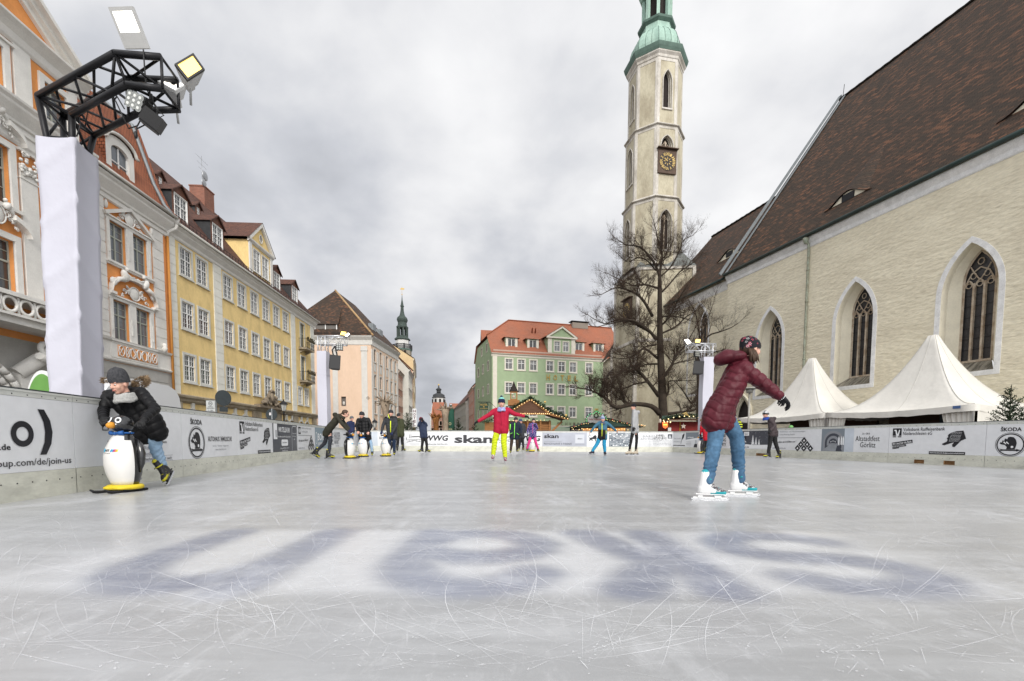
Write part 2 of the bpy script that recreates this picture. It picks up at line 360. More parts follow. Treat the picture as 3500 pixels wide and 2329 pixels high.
def skate_marks():
 def am(n, a):
  m = mat(n, (.86, .87, .89), .8); b = m.node_tree.nodes['Principled BSDF']; b.inputs['Alpha'].default_value = a; return m
 ms = [am('scraped_ice_faint', .16), am('scraped_ice', .30), am('scraped_ice_strong', .48)]; q = MB(ms[0]); rr = random.Random(21)
 for i in range(3600):
  Y = 1.1*math.exp(rr.uniform(0, 2.75)); X = rr.uniform(-1.25, 1.25)*Y; cur = rr.choice((-1, 1))*abs(rr.gauss(0, .5)); a = rr.choice((rr.gauss(.5, .35), rr.gauss(2.5, .4), rr.uniform(0, 3.14), rr.gauss(1.7, .5))); L_ = min(rr.expovariate(1.6)+.05, 1.5)*(.35 if i % 3 else 1)*(1+Y*.05)
  w = rr.uniform(.0006, .0017)*(1+Y*.28); k = 0 if rr.random() < .62 else (1 if rr.random() < .75 else 2); n = max(2, int(L_/.09)); z = .0018+.0002*(i % 9); P_ = []; x, y = X, Y
  for j in range(n+1): P_.append((x, y)); x += math.cos(a)*L_/n; y += math.sin(a)*L_/n; a += cur*L_/n+rr.gauss(0, .012)
  if min(p[1] for p in P_) < .6 or max(p[1] for p in P_) > 20 or any(p[0] < BL(p[1]).x+.1 or p[0] > BR(p[1]).x-.1 for p in P_): continue
  q.use(ms[k]); vs = []
  for j, (x, y) in enumerate(P_):
   u, v = P_[max(j-1, 0)], P_[min(j+1, n)]; dx, dy = v[0]-u[0], v[1]-u[1]; l = math.hypot(dx, dy) or 1; ww = w*math.sin(math.pi*(j+.25)/(n+.5))*rr.uniform(.5, 1.2); vs += [(x-dy/l*ww, y+dx/l*ww, z), (x+dy/l*ww, y-dx/l*ww, z)]
  b0 = q.addv(vs)
  for j in range(n): q.face((b0+2*j, b0+2*j+1, b0+2*j+3, b0+2*j+2))
 for i in range(1500):      # snow chips shaved off by the blades
  Y = 1.1*math.exp(rr.uniform(0, 2.4)); cx_, cy_ = rr.uniform(-1.2, 1.2)*Y, Y; q.use(ms[i % 2])
  for j in range(rr.choice((1, 1, 2, 5))):
   x, y = cx_+rr.gauss(0, .035), cy_+rr.gauss(0, .03); 
   if x < BL(y).x+.1 or x > BR(y).x-.1: continue
   s_ = rr.uniform(.001, .0034)*(1+Y*.10); a = rr.uniform(0, 3.14); e = rr.uniform(1, 3); c, d = math.cos(a)*s_*e, math.sin(a)*s_*e; q.poly([(x-c, y-d, .0036), (x+d/e, y-c/e, .0036), (x+c, y+d, .0036), (x-d/e, y+c/e, .0036)])
 tag(q.build('skate_marks'), 'fine white skate scratches and shaved snow across the ice', 'skate marks', None, 'stuff')
skate_marks()

# ---------------- rink boards ----------------
white_p = mat('board_plastic', (.70, .71, .725), .42, .10, 1.1, spec=.4, fine=.03, thr=(.5, .75))
kick_p = mat('kick_plastic', (.60, .60, .52), .5, .28, 2.4, spec=.35, fine=.06, stretch=(1, 1, 2.5), thr=(.45, .75))
cap_p = mat('cap_rail', (.60, .61, .57), .5, .12, 6, spec=.35); cap_d = mat('cap_top', (.045, .05, .055), .5)
scr_m = mat('screw', (.05, .05, .05), .4, metal=.5); inkm = mat('print_black', (.018, .018, .022), .5); greym = mat('print_grey', (.25, .26, .28), .5)
lgrey = mat('print_light_grey', (.46, .48, .50), .5); whm = mat('print_white', (.78, .79, .80), .5); darkm = mat('print_slate', (.055, .06, .075), .35)
bluem = mat('print_steel_blue', (.22, .29, .34), .5); silverm = mat('print_silver', (.42, .44, .50), .45, .2, 1.2); gmid = mat('print_mid_grey', (.20, .23, .26), .5)
woodcut = mat('raw_wood', (.30, .16, .07), .8, .4, 8)
BH = 1.045
def tr(u, z, ang=0.):     # lettering frame on a board: u along, z up, just proud of the face
 return Matrix.Translation((u, -.032, z)) @ Matrix.Rotation(R(90), 4, 'X') @ Matrix.Rotation(R(ang), 4, 'Z')
def rect(mb, m, u0, u1, z0, z1, y=-.029):
 mb.use(m); mb.poly([(u0, y, z0), (u1, y, z0), (u1, y, z1), (u0, y, z1)])
def shape(mb, m, pts, y=-.0315):
 mb.use(m); mb.sheet(pts, (), lambda a, b_: (a, y, b_))
def ring(mb, m, cu, cz, ru, rz, w, y=-.0315, n=40):
 mb.use(m)
 A = [(cu+ru*math.cos(2*math.pi*i/n), cz+rz*math.sin(2*math.pi*i/n)) for i in range(n)]; B = [(cu+(ru-w)*math.cos(2*math.pi*i/n), cz+(rz-w)*math.sin(2*math.pi*i/n)) for i in range(n)]
 b = mb.addv([(a, y, c) for a, c in A]+[(a, y, c) for a, c in B])
 for i in range(n): j = (i+1) % n; mb.face((b+i, b+j, b+n+j, b+n+i))
def emblem(mb, cu, cz, s):      # winged arrow badge in a double ring
 ring(mb, inkm, cu, cz, .285*s, .285*s, .008*s); ring(mb, inkm, cu, cz, .262*s, .262*s, .024*s)
 wing = [(-.20, .02), (-.185, .06), (-.155, .045), (-.15, .10), (-.115, .085), (-.105, .145), (-.06, .125), (-.045, .175), (.0, .185), (.06, .17), (.10, .12), (.12, .04), (.11, -.04), (.09, -.11), (-.07, -.11), (-.06, -.06), (-.10, -.01), (-.16, .0)]
 shape(mb, inkm, [(cu+a*s, cz+c*s) for a, c in wing])
 for a in (-.15, -.10): shape(mb, whm, [(cu+(a+.02)*s, cz+.05*s), (cu+(a+.075)*s, cz+.005*s), (cu+(a+.08)*s, cz+.02*s), (cu+(a+.035)*s, cz+.075*s)], -.033)
 shape(mb, inkm, [(cu+a*s, cz+c*s) for a, c in [(-.21, -.10), (-.13, -.115), (.12, -.115), (.12, -.10), (.20, -.13), (.12, -.165), (.12, -.15), (-.13, -.15), (-.21, -.165), (-.17, -.1325)]])
 mb.use(whm); mb.sheet([(cu+.04*s+.026*s*math.cos(k), cz-.055*s+.026*s*math.sin(k)) for k in np.linspace(0, 6.0, 12)], (), lambda a, b_: (a, -.034, b_))
def ad_skoda(mb, w):
 text(mb, 'ŠKODA', tr(.44, .86), .36, .105, .025, inkm); emblem(mb, .44, .52, .92)
 text(mb, 'AUTOHAUS', tr(1.02, .58), .42, .085, .01, inkm); text(mb, 'KLISCHE', tr(1.57, .58), .33, .085, .01, inkm)
 for k in range(3): a = 1.265+k*.042; shape(mb, inkm, [(a, .64), (a+.055, .58), (a, .52), (a+.028, .58)])
 text(mb, 'Service   Mobilität   Engagement', tr(1.28, .455), .62, .04, 0, greym); text(mb, 'www.skoda-klische.de', tr(1.28, .395), .42, .035, 0, greym)
def ad_volks(mb, w):
 rect(mb, inkm, .10, .33, .73, .93, -.0315); rect(mb, inkm, .10, .19, .69, .715, -.0315); rect(mb, inkm, .24, .33, .69, .715, -.0315)
 shape(mb, whm, [(.14, .89), (.195, .89), (.225, .78), (.235, .78), (.265, .89), (.29, .88), (.26, .73), (.195, .73), (.17, .86), (.14, .86)], -.033)
 text(mb, 'Volksbank Raiffeisenbank', tr(.37, .895), .98, .085, .005, inkm, 'l'); text(mb, 'Niederschlesien eG', tr(.37, .79), .70, .085, .005, inkm, 'l')
 a = R(9); c = lambda u, z: (.10+u*math.cos(a)-z*math.sin(a), .46+u*math.sin(a)+z*math.cos(a))
 for (u0, u1, z0, z1) in ((0, .53, 0, .085), (0, .36, -.06, -.008), (0, .18, -.09, -.066)): shape(mb, inkm, [c(u0, z0), c(u1, z0), c(u1, z1), c(u0, z1)])
 p = c(.265, .042); text(mb, 'Wir sind hier die Bank.', Matrix.Translation((0, -.002, 0)) @ tr(*p, 9), .50, .055, .01, whm); p = c(.17, -.034); text(mb, 'Morgen kann kommen.', Matrix.Translation((0, -.002, 0)) @ tr(*p, 9), .32, .035, .01, whm)
 rect(mb, inkm, 1.02, 1.80, .26, .335, -.0315); text(mb, 'www.facebook.de/genossenschaftsbank', Matrix.Translation((0, -.002, 0)) @ tr(1.41, .297), .74, .042, .008, whm)
 shape(mb, inkm, [(1.44, .76), (1.50, .80), (1.60, .83), (1.74, .84), (1.80, .65), (1.70, .60), (1.62, .50), (1.57, .445), (1.53, .46), (1.52, .50), (1.56, .565), (1.36, .49), (1.31, .50), (1.31, .53), (1.40, .575), (1.42, .62), (1.40, .66), (1.43, .69), (1.42, .73)])
 for k, s_ in enumerate(('Du hattest heute', 'Spaß und möchtest', 'wiederkommen?', 'Dann nutze hier Deine', 'Chance auf wöchentlich', '2 x 2 Freikarten für', 'die Eislaufbahn.')): text(mb, s_, Matrix.Translation((0, -.002, 0)) @ tr(1.60-.006*k, .80-k*.034), .22, .02, 0, whm)
def ad_kmi(mb, w):
 rect(mb, inkm, .12, .37, .73, .93, -.0315); text(mb, 'KMI', Matrix.Translation((0, -.002, 0)) @ tr(.245, .83), .20, .12, .03, whm)
 text(mb, 'Kraftwerke- und Maschinenanlagen', tr(.44, .90), 1.1, .07, 0, greym, 'l'); text(mb, 'Instandhaltung GmbH', tr(.44, .80), .66, .07, 0, greym, 'l')
 rect(mb, greym, .12, 1.55, .685, .70, -.0315); text(mb, '! Wir stellen ein & bilden aus !', tr(.65, .55, 2), 1.05, .07, .012, inkm); text(mb, 'www.kmi-service.de', tr(.42, .33), .62, .06, .008, greym)
 for cu, cz in ((1.5, .60), (1.37, .47), (1.63, .47), (1.24, .34), (1.50, .34), (1.76, .34)):
  d = .115; shape(mb, inkm, [(cu-d, cz), (cu, cz-d), (cu+d, cz), (cu, cz+d)]); d = .04; shape(mb, whm, [(cu-d, cz-.01), (cu, cz-d), (cu+d, cz-.01), (cu+.01, cz+d), (cu-.02, cz+.01)], -.033)
def ad_radio(mb, w):
 rect(mb, darkm, 0, w, .42, .965); shape(mb, whm, [(.0, .46), (.3, .50), (.8, .46), (1.4, .42), (w, .44), (w, .30), (0, .30)], -.031)
 rect(mb, whm, .42, .98, .52, .57, -.0315); rect(mb, inkm, .42, .98, .57, .89, -.0315); text(mb, 'Radio', Matrix.Translation((0, -.002, 0)) @ tr(.62, .80), .34, .11, .02, whm); text(mb, 'Lausitz.', Matrix.Translation((0, -.002, 0)) @ tr(.70, .655), .48, .11, .02, whm)
 rect(mb, whm, .86, 1.14, .78, .93, -.034); text(mb, 'weihnachts-', Matrix.Translation((0, -.004, 0)) @ tr(1.0, .885), .22, .035, 0, inkm); text(mb, 'Radio.', Matrix.Translation((0, -.004, 0)) @ tr(1.0, .83), .18, .05, 0, inkm)
 text(mb, 'wir lieben die Lausitz!', Matrix.Translation((0, -.002, 0)) @ tr(.70, .545), .50, .035, 0, inkm); text(mb, 'so RadioLausitz.de', tr(.72, .345), .86, .07, .01, inkm)
 for k in range(60): u = rnd.uniform(.02, w-.02); z = rnd.uniform(.5, .95); mb.use(whm); d = rnd.uniform(.004, .009); mb.poly([(u-d, -.0305, z), (u, -.0305, z-d), (u+d, -.0305, z), (u, -.0305, z+d)])
 for cu, hh in ((1.35, .36), (1.52, .28), (1.68, .22)):
  for k in range(5): z0 = .44+hh*k/5.5; ww = hh*.28*(1-k/5.5); shape(mb, whm, [(cu-ww, z0), (cu+ww, z0), (cu, z0+hh*.3)], -.0315)
def ad_arcade(mb, w):      # vaulted arcade photograph on the left, fair lettering on the right
 rect(mb, gmid, 0, .80, .262, .965); rect(mb, mat('print_pale_blue', (.55, .60, .66), .5, .15, 2), .80, 1.1, .262, .965)
 for k, (r_, c_) in enumerate(((.36, greym), (.29, darkm), (.22, greym), (.15, darkm), (.085, whm))):
  cu, cz = .42, .56-.012*k
  shape(mb, c_, [(cu-r_, .30+.07*k)]+[(cu+r_*math.cos(a), cz+r_*math.sin(a)*(.95)) for a in np.linspace(math.pi, 0, 14)]+[(cu+r_, .30+.07*k)], -.0300-.0005*k)
 shape(mb, mat('print_floor_grey', (.30, .32, .34), .5, .3, 5), [(.02, .27), (.70, .27), (.47, .52), (.38, .52)], -.033)
 for q in (.60, .68, .745): shape(mb, whm, [(q, .48), (q+.045, .46), (q+.045, .66), (q+.02, .74), (q, .68)], -.0335)
 shape(mb, darkm, [(.52, .27), (.74, .27), (.66, .44), (.56, .42)], -.0338)
 text(mb, 'Altstadtfest', tr(1.52, .66), .72, .15, 0, inkm); text(mb, 'Görlitz', tr(1.54, .48), .46, .15, 0, inkm); text(mb, '26.–28.8.', tr(1.48, .80), .24, .05, 0, inkm)
def ad_wir(mb, w):
 rect(mb, darkm, .0, w, .262, .965); rect(mb, whm, .06, .32, .58, .96, -.0305); rect(mb, greym, .2, .27, .62, .80, -.0315)
 text(mb, 'WIR STELLEN EIN!', Matrix.Translation((0, -.001, 0)) @ tr(.86, .82), .90, .13, .02, whm); text(mb, 'Laborfahrer/in auf 450 € Basis (m/w/d)', tr(.86, .64), 1.0, .06, .004, whm)
 shape(mb, whm, [(.62, .44), (.62, .54), (.66, .57), (1.10, .57), (1.14, .54), (1.14, .44), (1.10, .41), (.66, .41)]); text(mb, 'Jetzt bewerben!', Matrix.Translation((0, -.002, 0)) @ tr(.88, .49), .36, .05, .004, inkm)
 text(mb, 'jobs-goerlitz@labor-staber.de', tr(.88, .35), .70, .045, 0, whm); text(mb, 'www.staber-kliniken.de', tr(.88, .29), .45, .04, 0, whm)
 A = [(1.50, .27), (1.50, .86), (1.58, .93), (1.86, .93), (1.94, .86), (1.94, .27)]
 for a, b_ in zip(A, A[1:]): d = (Vector((b_[0]-a[0], b_[1]-a[1]))).normalized()*.006; shape(mb, whm, [(a[0]-d.y, a[1]+d.x), (a[0]+d.y, a[1]-d.x), (b_[0]+d.y, b_[1]-d.x), (b_[0]-d.y, b_[1]+d.x)])
 text(mb, '30 Laborstandorte', tr(1.72, .74), .36, .03, 0, whm); text(mb, 'alle Stellenangebote', tr(1.72, .66), .36, .03, 0, whm); text(mb, 'unter:', tr(1.72, .58), .12, .03, 0, whm)
def ad_borbet(mb, w):
 rect(mb, bluem, 0, w, .262, .965); text(mb, 'BORBET', tr(1.1, .66), 1.5, .24, .02, whm); rect(mb, lgrey, .35, 1.6, .38, .48, -.031)
 ring(mb, whm, .18, .62, .11, .20, .03)
def ad_hauser(mb, w):
 text(mb, 'HAUSER', tr(1.1, .72), 1.2, .30, .02, greym); text(mb, 'MARKT', tr(1.0, .48), .9, .16, .02, greym); text(mb, 'www.hauser.de', tr(1.1, .33), .7, .07, 0, greym)
 for k in range(4): rect(mb, greym, .14, .34, .36+k*.13, .44+k*.13, -.0315)
def ad_laden(mb, w):
 text(mb, 'LADENBAU', tr(.42, .72), .95, .10, -.008, inkm, 'l'); shape(mb, inkm, [(.86, .80), (.95, .80), (.95, .94), (.90, .94), (.90, .86), (.86, .86)])
 text(mb, 'Ihr Partner für Objekte in Laden', tr(.5, .53), 1.2, .05, .01, inkm, 'l'); text(mb, 'Görlitz - Weinhübel', tr(.9, .46), .55, .05, 0, greym, 'l'); text(mb, 'www.bst-ladenbau.de', tr(.85, .38), .62, .05, 0, greym, 'l')
 for a in ((.47, .50, .30, .345),): pass
 rect(mb, greym, .60, 1.84, .342, .346, -.0315); rect(mb, greym, .60, 1.84, .272, .276, -.0315); text(mb, 'Wir bilden aus: Metalltechniker/ Tischler auch', tr(.63, .308), 1.18, .042, 0, inkm, 'l')
def ad_join(mb, w):
 ring(mb, inkm, w-.62, .62, .12, .12, .055); text(mb, ')', tr(w-.36, .64), .16, .44, .06, inkm); text(mb, 'group.com/de/join-us', tr(w-.99, .345), .93, .085, .004, inkm, 'l')
 text(mb, '.de', tr(w-.86, .50), .11, .055, .02, inkm, 'l')
def ad_wwg(mb, w):
 text(mb, 'WWG', tr(1.62, .66), 1.2, .28, .03, inkm, shear=.2); text(mb, 'Stadtwerke Görlitz AG', tr(1.62, .36), 1.1, .075, .005, inkm)
 shape(mb, inkm, [(.36, .74), (.75, .76), (.88, .66), (.86, .64), (.72, .72), (.40, .70)]); 
 for q in (.26, .33): shape(mb, inkm, [(q, .66), (q+.012, .92), (q+.03, .66)])
 for k in range(3): shape(mb, inkm, [(.10, .58-k*.0), (.10, .68), (.13, .68), (.13, .58)]); rect(mb, greym, .22+k*.05, .72+k*.03, .40-k*.045, .407-k*.045, -.0315)
 A = [(.10, .56), (.92, .61)]; shape(mb, inkm, [(.10, .55), (.92, .60), (.92, .615), (.10, .565)]); shape(mb, inkm, [(.12, .44), (.5, .53), (.94, .44), (.94, .455), (.5, .55), (.12, .46)])
 for q in (.25, .42, .6, .78): rect(mb, inkm, q, q+.012, .47, .58, -.0315)
def ad_skan_big(mb, w): text(mb, 'skan', tr(1.15, .62), 1.95, .42, .035, mat('print_charcoal', (.045, .045, .05), .5))
def ad_skan_small(mb, w):
 rect(mb, silverm, 0, w, .262, .965); text(mb, 'skan', tr(.08, .78), .74, .21, .03, inkm, 'l'); text(mb, 'SKAN Deutschland GmbH', tr(.08, .50), .88, .062, 0, greym, 'l'); text(mb, 'Reinraumtechnik in Edelstahl', tr(.08, .40), 1.4, .085, .006, inkm, 'l')
 rect(mb, mat('print_pale', (.52, .54, .58), .5), 1.66, 2.12, .43, .87, -.031); text(mb, 'skan', tr(1.9, .66), .24, .07, .02, inkm); text(mb, 'www.skan.com', tr(1.9, .37), .48, .05, 0, greym)
def ad_lion(mb, w):
 rect(mb, greym, .4, .7, .48, .49, -.0315); rect(mb, greym, .45, .65, .42, .43, -.0315)
 shape(mb, inkm, [(.14, .62), (.16, .70), (.30, .74), (.36, .82), (.46, .84), (.50, .76), (.48, .70), (.56, .70), (.55, .67), (.46, .66), (.46, .56), (.50, .54), (.42, .54), (.40, .64), (.28, .64), (.30, .55), (.25, .55), (.22, .62), (.16, .55), (.11, .54)])
 shape(mb, inkm, [(.14, .66), (.10, .72), (.08, .80), (.12, .86), (.20, .84), (.19, .82), (.13, .84), (.10, .80), (.12, .73), (.16, .68)])
 rect(mb, gmid, 1.12, w, .262, .965)
 for k in range(7): 
  for q in range(12): u = 1.15+(w-1.2)*q/12+.02*(k % 2); z = .30+k*.09; rect(mb, (whm, lgrey, greym, darkm)[rnd.randrange(4)], u, u+.055, z, z+rnd.uniform(.02, .06), -.031)
 for k in range(4): ring(mb, whm, 1.70, .90-.02*k, .50-.06*k, .10+.03*k, .01)
def ad_baeren(mb, w):
 text(mb, 'BÄREN', tr(.95, .80), .72, .13, 0, greym); text(mb, 'APOTHEKE', tr(.92, .65), .9, .11, 0, greym); ring(mb, inkm, 1.5, .72, .10, .14, .015); ring(mb, inkm, 1.44, .86, .035, .035, .012); ring(mb, inkm, 1.57, .86, .035, .035, .012)
 for k, s_ in enumerate(('INHABER THOMAS NEUMANN', 'DEMIANIPLATZ 2  GÖRLITZ', 'TEL 03581 70108', 'WWW.BAERENAPOTHEKE.DE')): text(mb, s_, tr(1.0, .53-k*.075), .85, .045, 0, lgrey)
def ad_engel(mb, w):
 text(mb, 'ENGEL', tr(.9, .83), .72, .10, 0, inkm); text(mb, 'APOTHEKE', tr(.85, .70), 1.1, .11, 0, inkm); rect(mb, darkm, 1.50, 1.86, .68, .90, -.0315); shape(mb, lgrey, [(1.56, .70), (1.58, .80), (1.66, .86), (1.74, .82), (1.80, .70)], -.033)
 for k, s_ in enumerate(('Inh. Apotheker Thomas Neumann e.K.', 'Leitung: Apothekerin Michaela Scheske', 'Berliner Straße 48 02826 Görlitz', 'Tel. 03581-764686 Fax: 03581-764687')): text(mb, s_, tr(1.05, .59-k*.075), 1.5, .045, 0, greym)
def ad_feather(mb, w):
 rect(mb, gmid, 1.15, w, .62, .965); shape(mb, whm, [(1.15, .62), (w, .72), (w, .60), (1.15, .60)], -.0305); text(mb, 'abhängig', tr(1.55, .73), .5, .08, .02, whm); rect(mb, inkm, .04, 1.1, .325, .36, -.0315)
 shape(mb, inkm, [(.72, .42), (.80, .62), (.86, .84), (1.02, .94), (1.04, .86), (.96, .70), (.84, .62), (.745, .42)]); text(mb, 'Mandy Gottschalk', tr(.42, .68), .6, .07, 0, greym); text(mb, 'BÜROSERVICE', tr(.42, .53), .6, .06, 0, greym)
 shape(mb, inkm, [(1.82, .27), (1.86, .40), (1.94, .44), (2.04, .44), (2.12, .38), (2.14, .27)]); shape(mb, lgrey, [(1.93, .46), (1.92, .58), (1.98, .62), (2.04, .58), (2.04, .46)], -.033)
 for k in range(3): rect(mb, greym, 1.2, 1.6, .51-k*.07, .525-k*.07, -.0315)
def ad_neue(mb, w):
 for k, s_ in enumerate(('NEUE', 'WOHNUNG', 'GESUCHT?')): text(mb, s_, tr(1.45, .80-k*.19), .95, .13, .02, inkm); rect(mb, greym, .9, 2.0, .70-k*.19, .705-k*.19, -.0315)
def ad_none(mb, w): pass
def board(A, B, ad, label, holes=(), seam=None):
 d = B-A; w = d.length; rz = math.atan2(d.y, d.x); o = thing('rink_board', label, 'rink board', A, rz, 'advertising boards round the ice')
 # the side facing the ice is local -y
 k = MB(kick_p); e_ = .004
 hs = [[(a, .015), (c, .015), (c, .115), (a, .115)] for a, c in holes]
 k.sheet([(e_, -.02), (w-e_, -.02), (w-e_, .262), (e_, .262)], hs, lambda a, b_: (a, -.028, b_)); k.box(e_, w-e_, -.02, .0, .25, .262)
 k.box(e_, w-e_, .0, .012, -.02, .262) if not hs else None
 k.build('kick_plate', o)
 for a, c in holes:
  q = MB(woodcut); q.box(a-.02, c+.02, .03, .05, -.01, .14); q.box(a-.02, a, -.02, .03, 0, .13); q.box(c, c+.02, -.02, .03, 0, .13); q.build('drain_opening', o)
 s_ = MB(scr_m); n = max(2, int(w/.155))
 for i in range(n): u = .06+(w-.12)*i/(n-1); s_.M = Matrix.Translation((u, -.028, .165)) @ Matrix.Rotation(R(90), 4, 'X'); s_.lathe([(.0075, 0), (.006, .004), (.002, .005)], 6); s_.M = Matrix.Translation((u, -.0285, .985)) @ Matrix.Rotation(R(90), 4, 'X'); s_.lathe([(.0065, 0), (.005, .004), (.002, .005)], 6)
 s_.M = None; s_.build('screw_row', o)
 p = MB(white_p); p.box(e_, w-e_, -.026, .012, .264, .964)
 pn = p.build('advert_panel', o)
 t_ = MB(whm); ad(t_, w)
 if t_.f: t_.build('lettering', pn)
 c = MB(cap_p); c.box(e_, w-e_, -.0285, .02, .966, 1.012); c.box(e_, w-e_, -.036, .03, 1.012, 1.03); c.use(cap_d); c.box(e_, w-e_, -.030, .03, 1.03, BH); c.build('top_rail', o)
 f = MB(mat('board_frame', (.5, .51, .52), .4, metal=.8)); 
 for u in (.05, w/2, w-.05): f.box(u-.025, u+.025, .0205, .06, GZ, .96)
 f.prism([(.0, 0), (.5, 0), (.06, .8), (0, .8)], 'x', w/2-.02, w/2+.02); fo = f.build('rear_strut', o)
 for v_ in fo.data.vertices: pass
 return o
LJ = [-3.2, -1.2, .8, 2.82, 4.84, 6.92, 8.9, 10.85, 12.8, 14.75, 17.1, 19.0, 21.0, 22.9]
la = [(ad_none, 'blank white board left of the camera, beside the job website board'), (ad_none, 'plain white rink board behind the camera on the left'), (ad_none, 'white rink board nearest the camera on the left edge'), (ad_join, 'board reading up.com/de/join-us below a big black bracket'),
      (ad_laden, 'board with LADENBAU lettering behind the leaning skater and penguin'), (ad_skoda, 'left side board with winged arrow badge and AUTOHAUS KLISCHE'), (ad_volks, 'left side board reading Volksbank Raiffeisenbank Niederschlesien eG'),
      (ad_wir, 'dark slate board reading WIR STELLEN EIN!'), (ad_kmi, 'left side board with KMI square logo and black diamonds'), (ad_borbet, 'steel blue board reading BORBET'), (ad_hauser, 'board with grey HAUSER lettering behind the olive coat skater'),
      (ad_none, 'blank board second from the far left corner'), (ad_none, 'blank board in the far left corner of the ice')]
for i in range(len(LJ)-1): board(BL(LJ[i]), BL(LJ[i+1]), la[i][0], la[i][1])
FC = [Vector((-7.85, 22.9, 0)), Vector((8.2, 23.15, 0))]
fa = [(ad_arcade, 'far board with greyish city photograph behind the two boys with penguins'), (ad_wwg, 'far board with bridge drawing and WWG Stadtwerke Görlitz AG'), (ad_skan_big, 'far board with very large charcoal skan lettering'), (ad_wwg, 'far WWG board hidden behind the children with penguins'),
      (ad_skan_small, 'silver far board reading skan Reinraumtechnik in Edelstahl'), (ad_lion, 'far board with small black lion and opera house photograph'), (ad_baeren, 'far board with BÄREN APOTHEKE and a bear outline', ), ]
fj = [0]+[(x_-1217)/(2302-1217) for x_ in (1381, 1539, 1695, 1851, 2003, 2155)]
fj += [2.0]
for i in range(7):
 a = FC[0].lerp(FC[1], fj[i]); c = FC[0].lerp(FC[1], fj[i+1] if i < 6 else (2219-1217)/(2302-1217)); board(a, c, fa[i][0], fa[i][1])
board(FC[0].lerp(FC[1], (2219-1217)/1085), FC[1], lambda mb, w: ad_engel(mb, w) if w > 1.6 else (setattr(mb, 'M', Matrix.Scale(w/2.0, 4, (1, 0, 0))), ad_engel(mb, w), setattr(mb, 'M', None)), 'far corner board reading ENGEL APOTHEKE')
RJ = [23.15, 21.0, 18.9, 16.7, 14.57, 12.48, 10.34, 8.2, 6.1, 4.0, 2.0, 0.0]
ra = [(ad_feather, 'right side board with black quill and man in suit', ()), (ad_neue, 'right side board asking NEUE WOHNUNG GESUCHT?', ()), (ad_radio, 'dark snowy board reading Radio Lausitz. with white firs', ((.35, .85), (1.55, 2.05))), (ad_kmi, 'right side board with KMI Kraftwerke- und Maschinenanlagen', ()),
      (ad_arcade, 'board with vaulted arcade photograph and Altstadtfest Görlitz', ()), (ad_volks, 'right side board reading Volksbank Raiffeisenbank with pointing hand', ((.68, .92), (1.36, 1.60))), (ad_skoda, 'right side board with winged arrow badge at the picture edge', ()),
      (ad_none, 'blank rink board right of the camera', ()), (ad_none, 'plain rink board right of the camera, second towards the rear', ()), (ad_none, 'plain rink board right of the camera, third towards the rear', ()), (ad_none, 'rearmost plain rink board on the right', ())]
for i in range(7): board(BR(RJ[i]), BR(RJ[i+1]), ra[i][0], ra[i][1], ra[i][2])
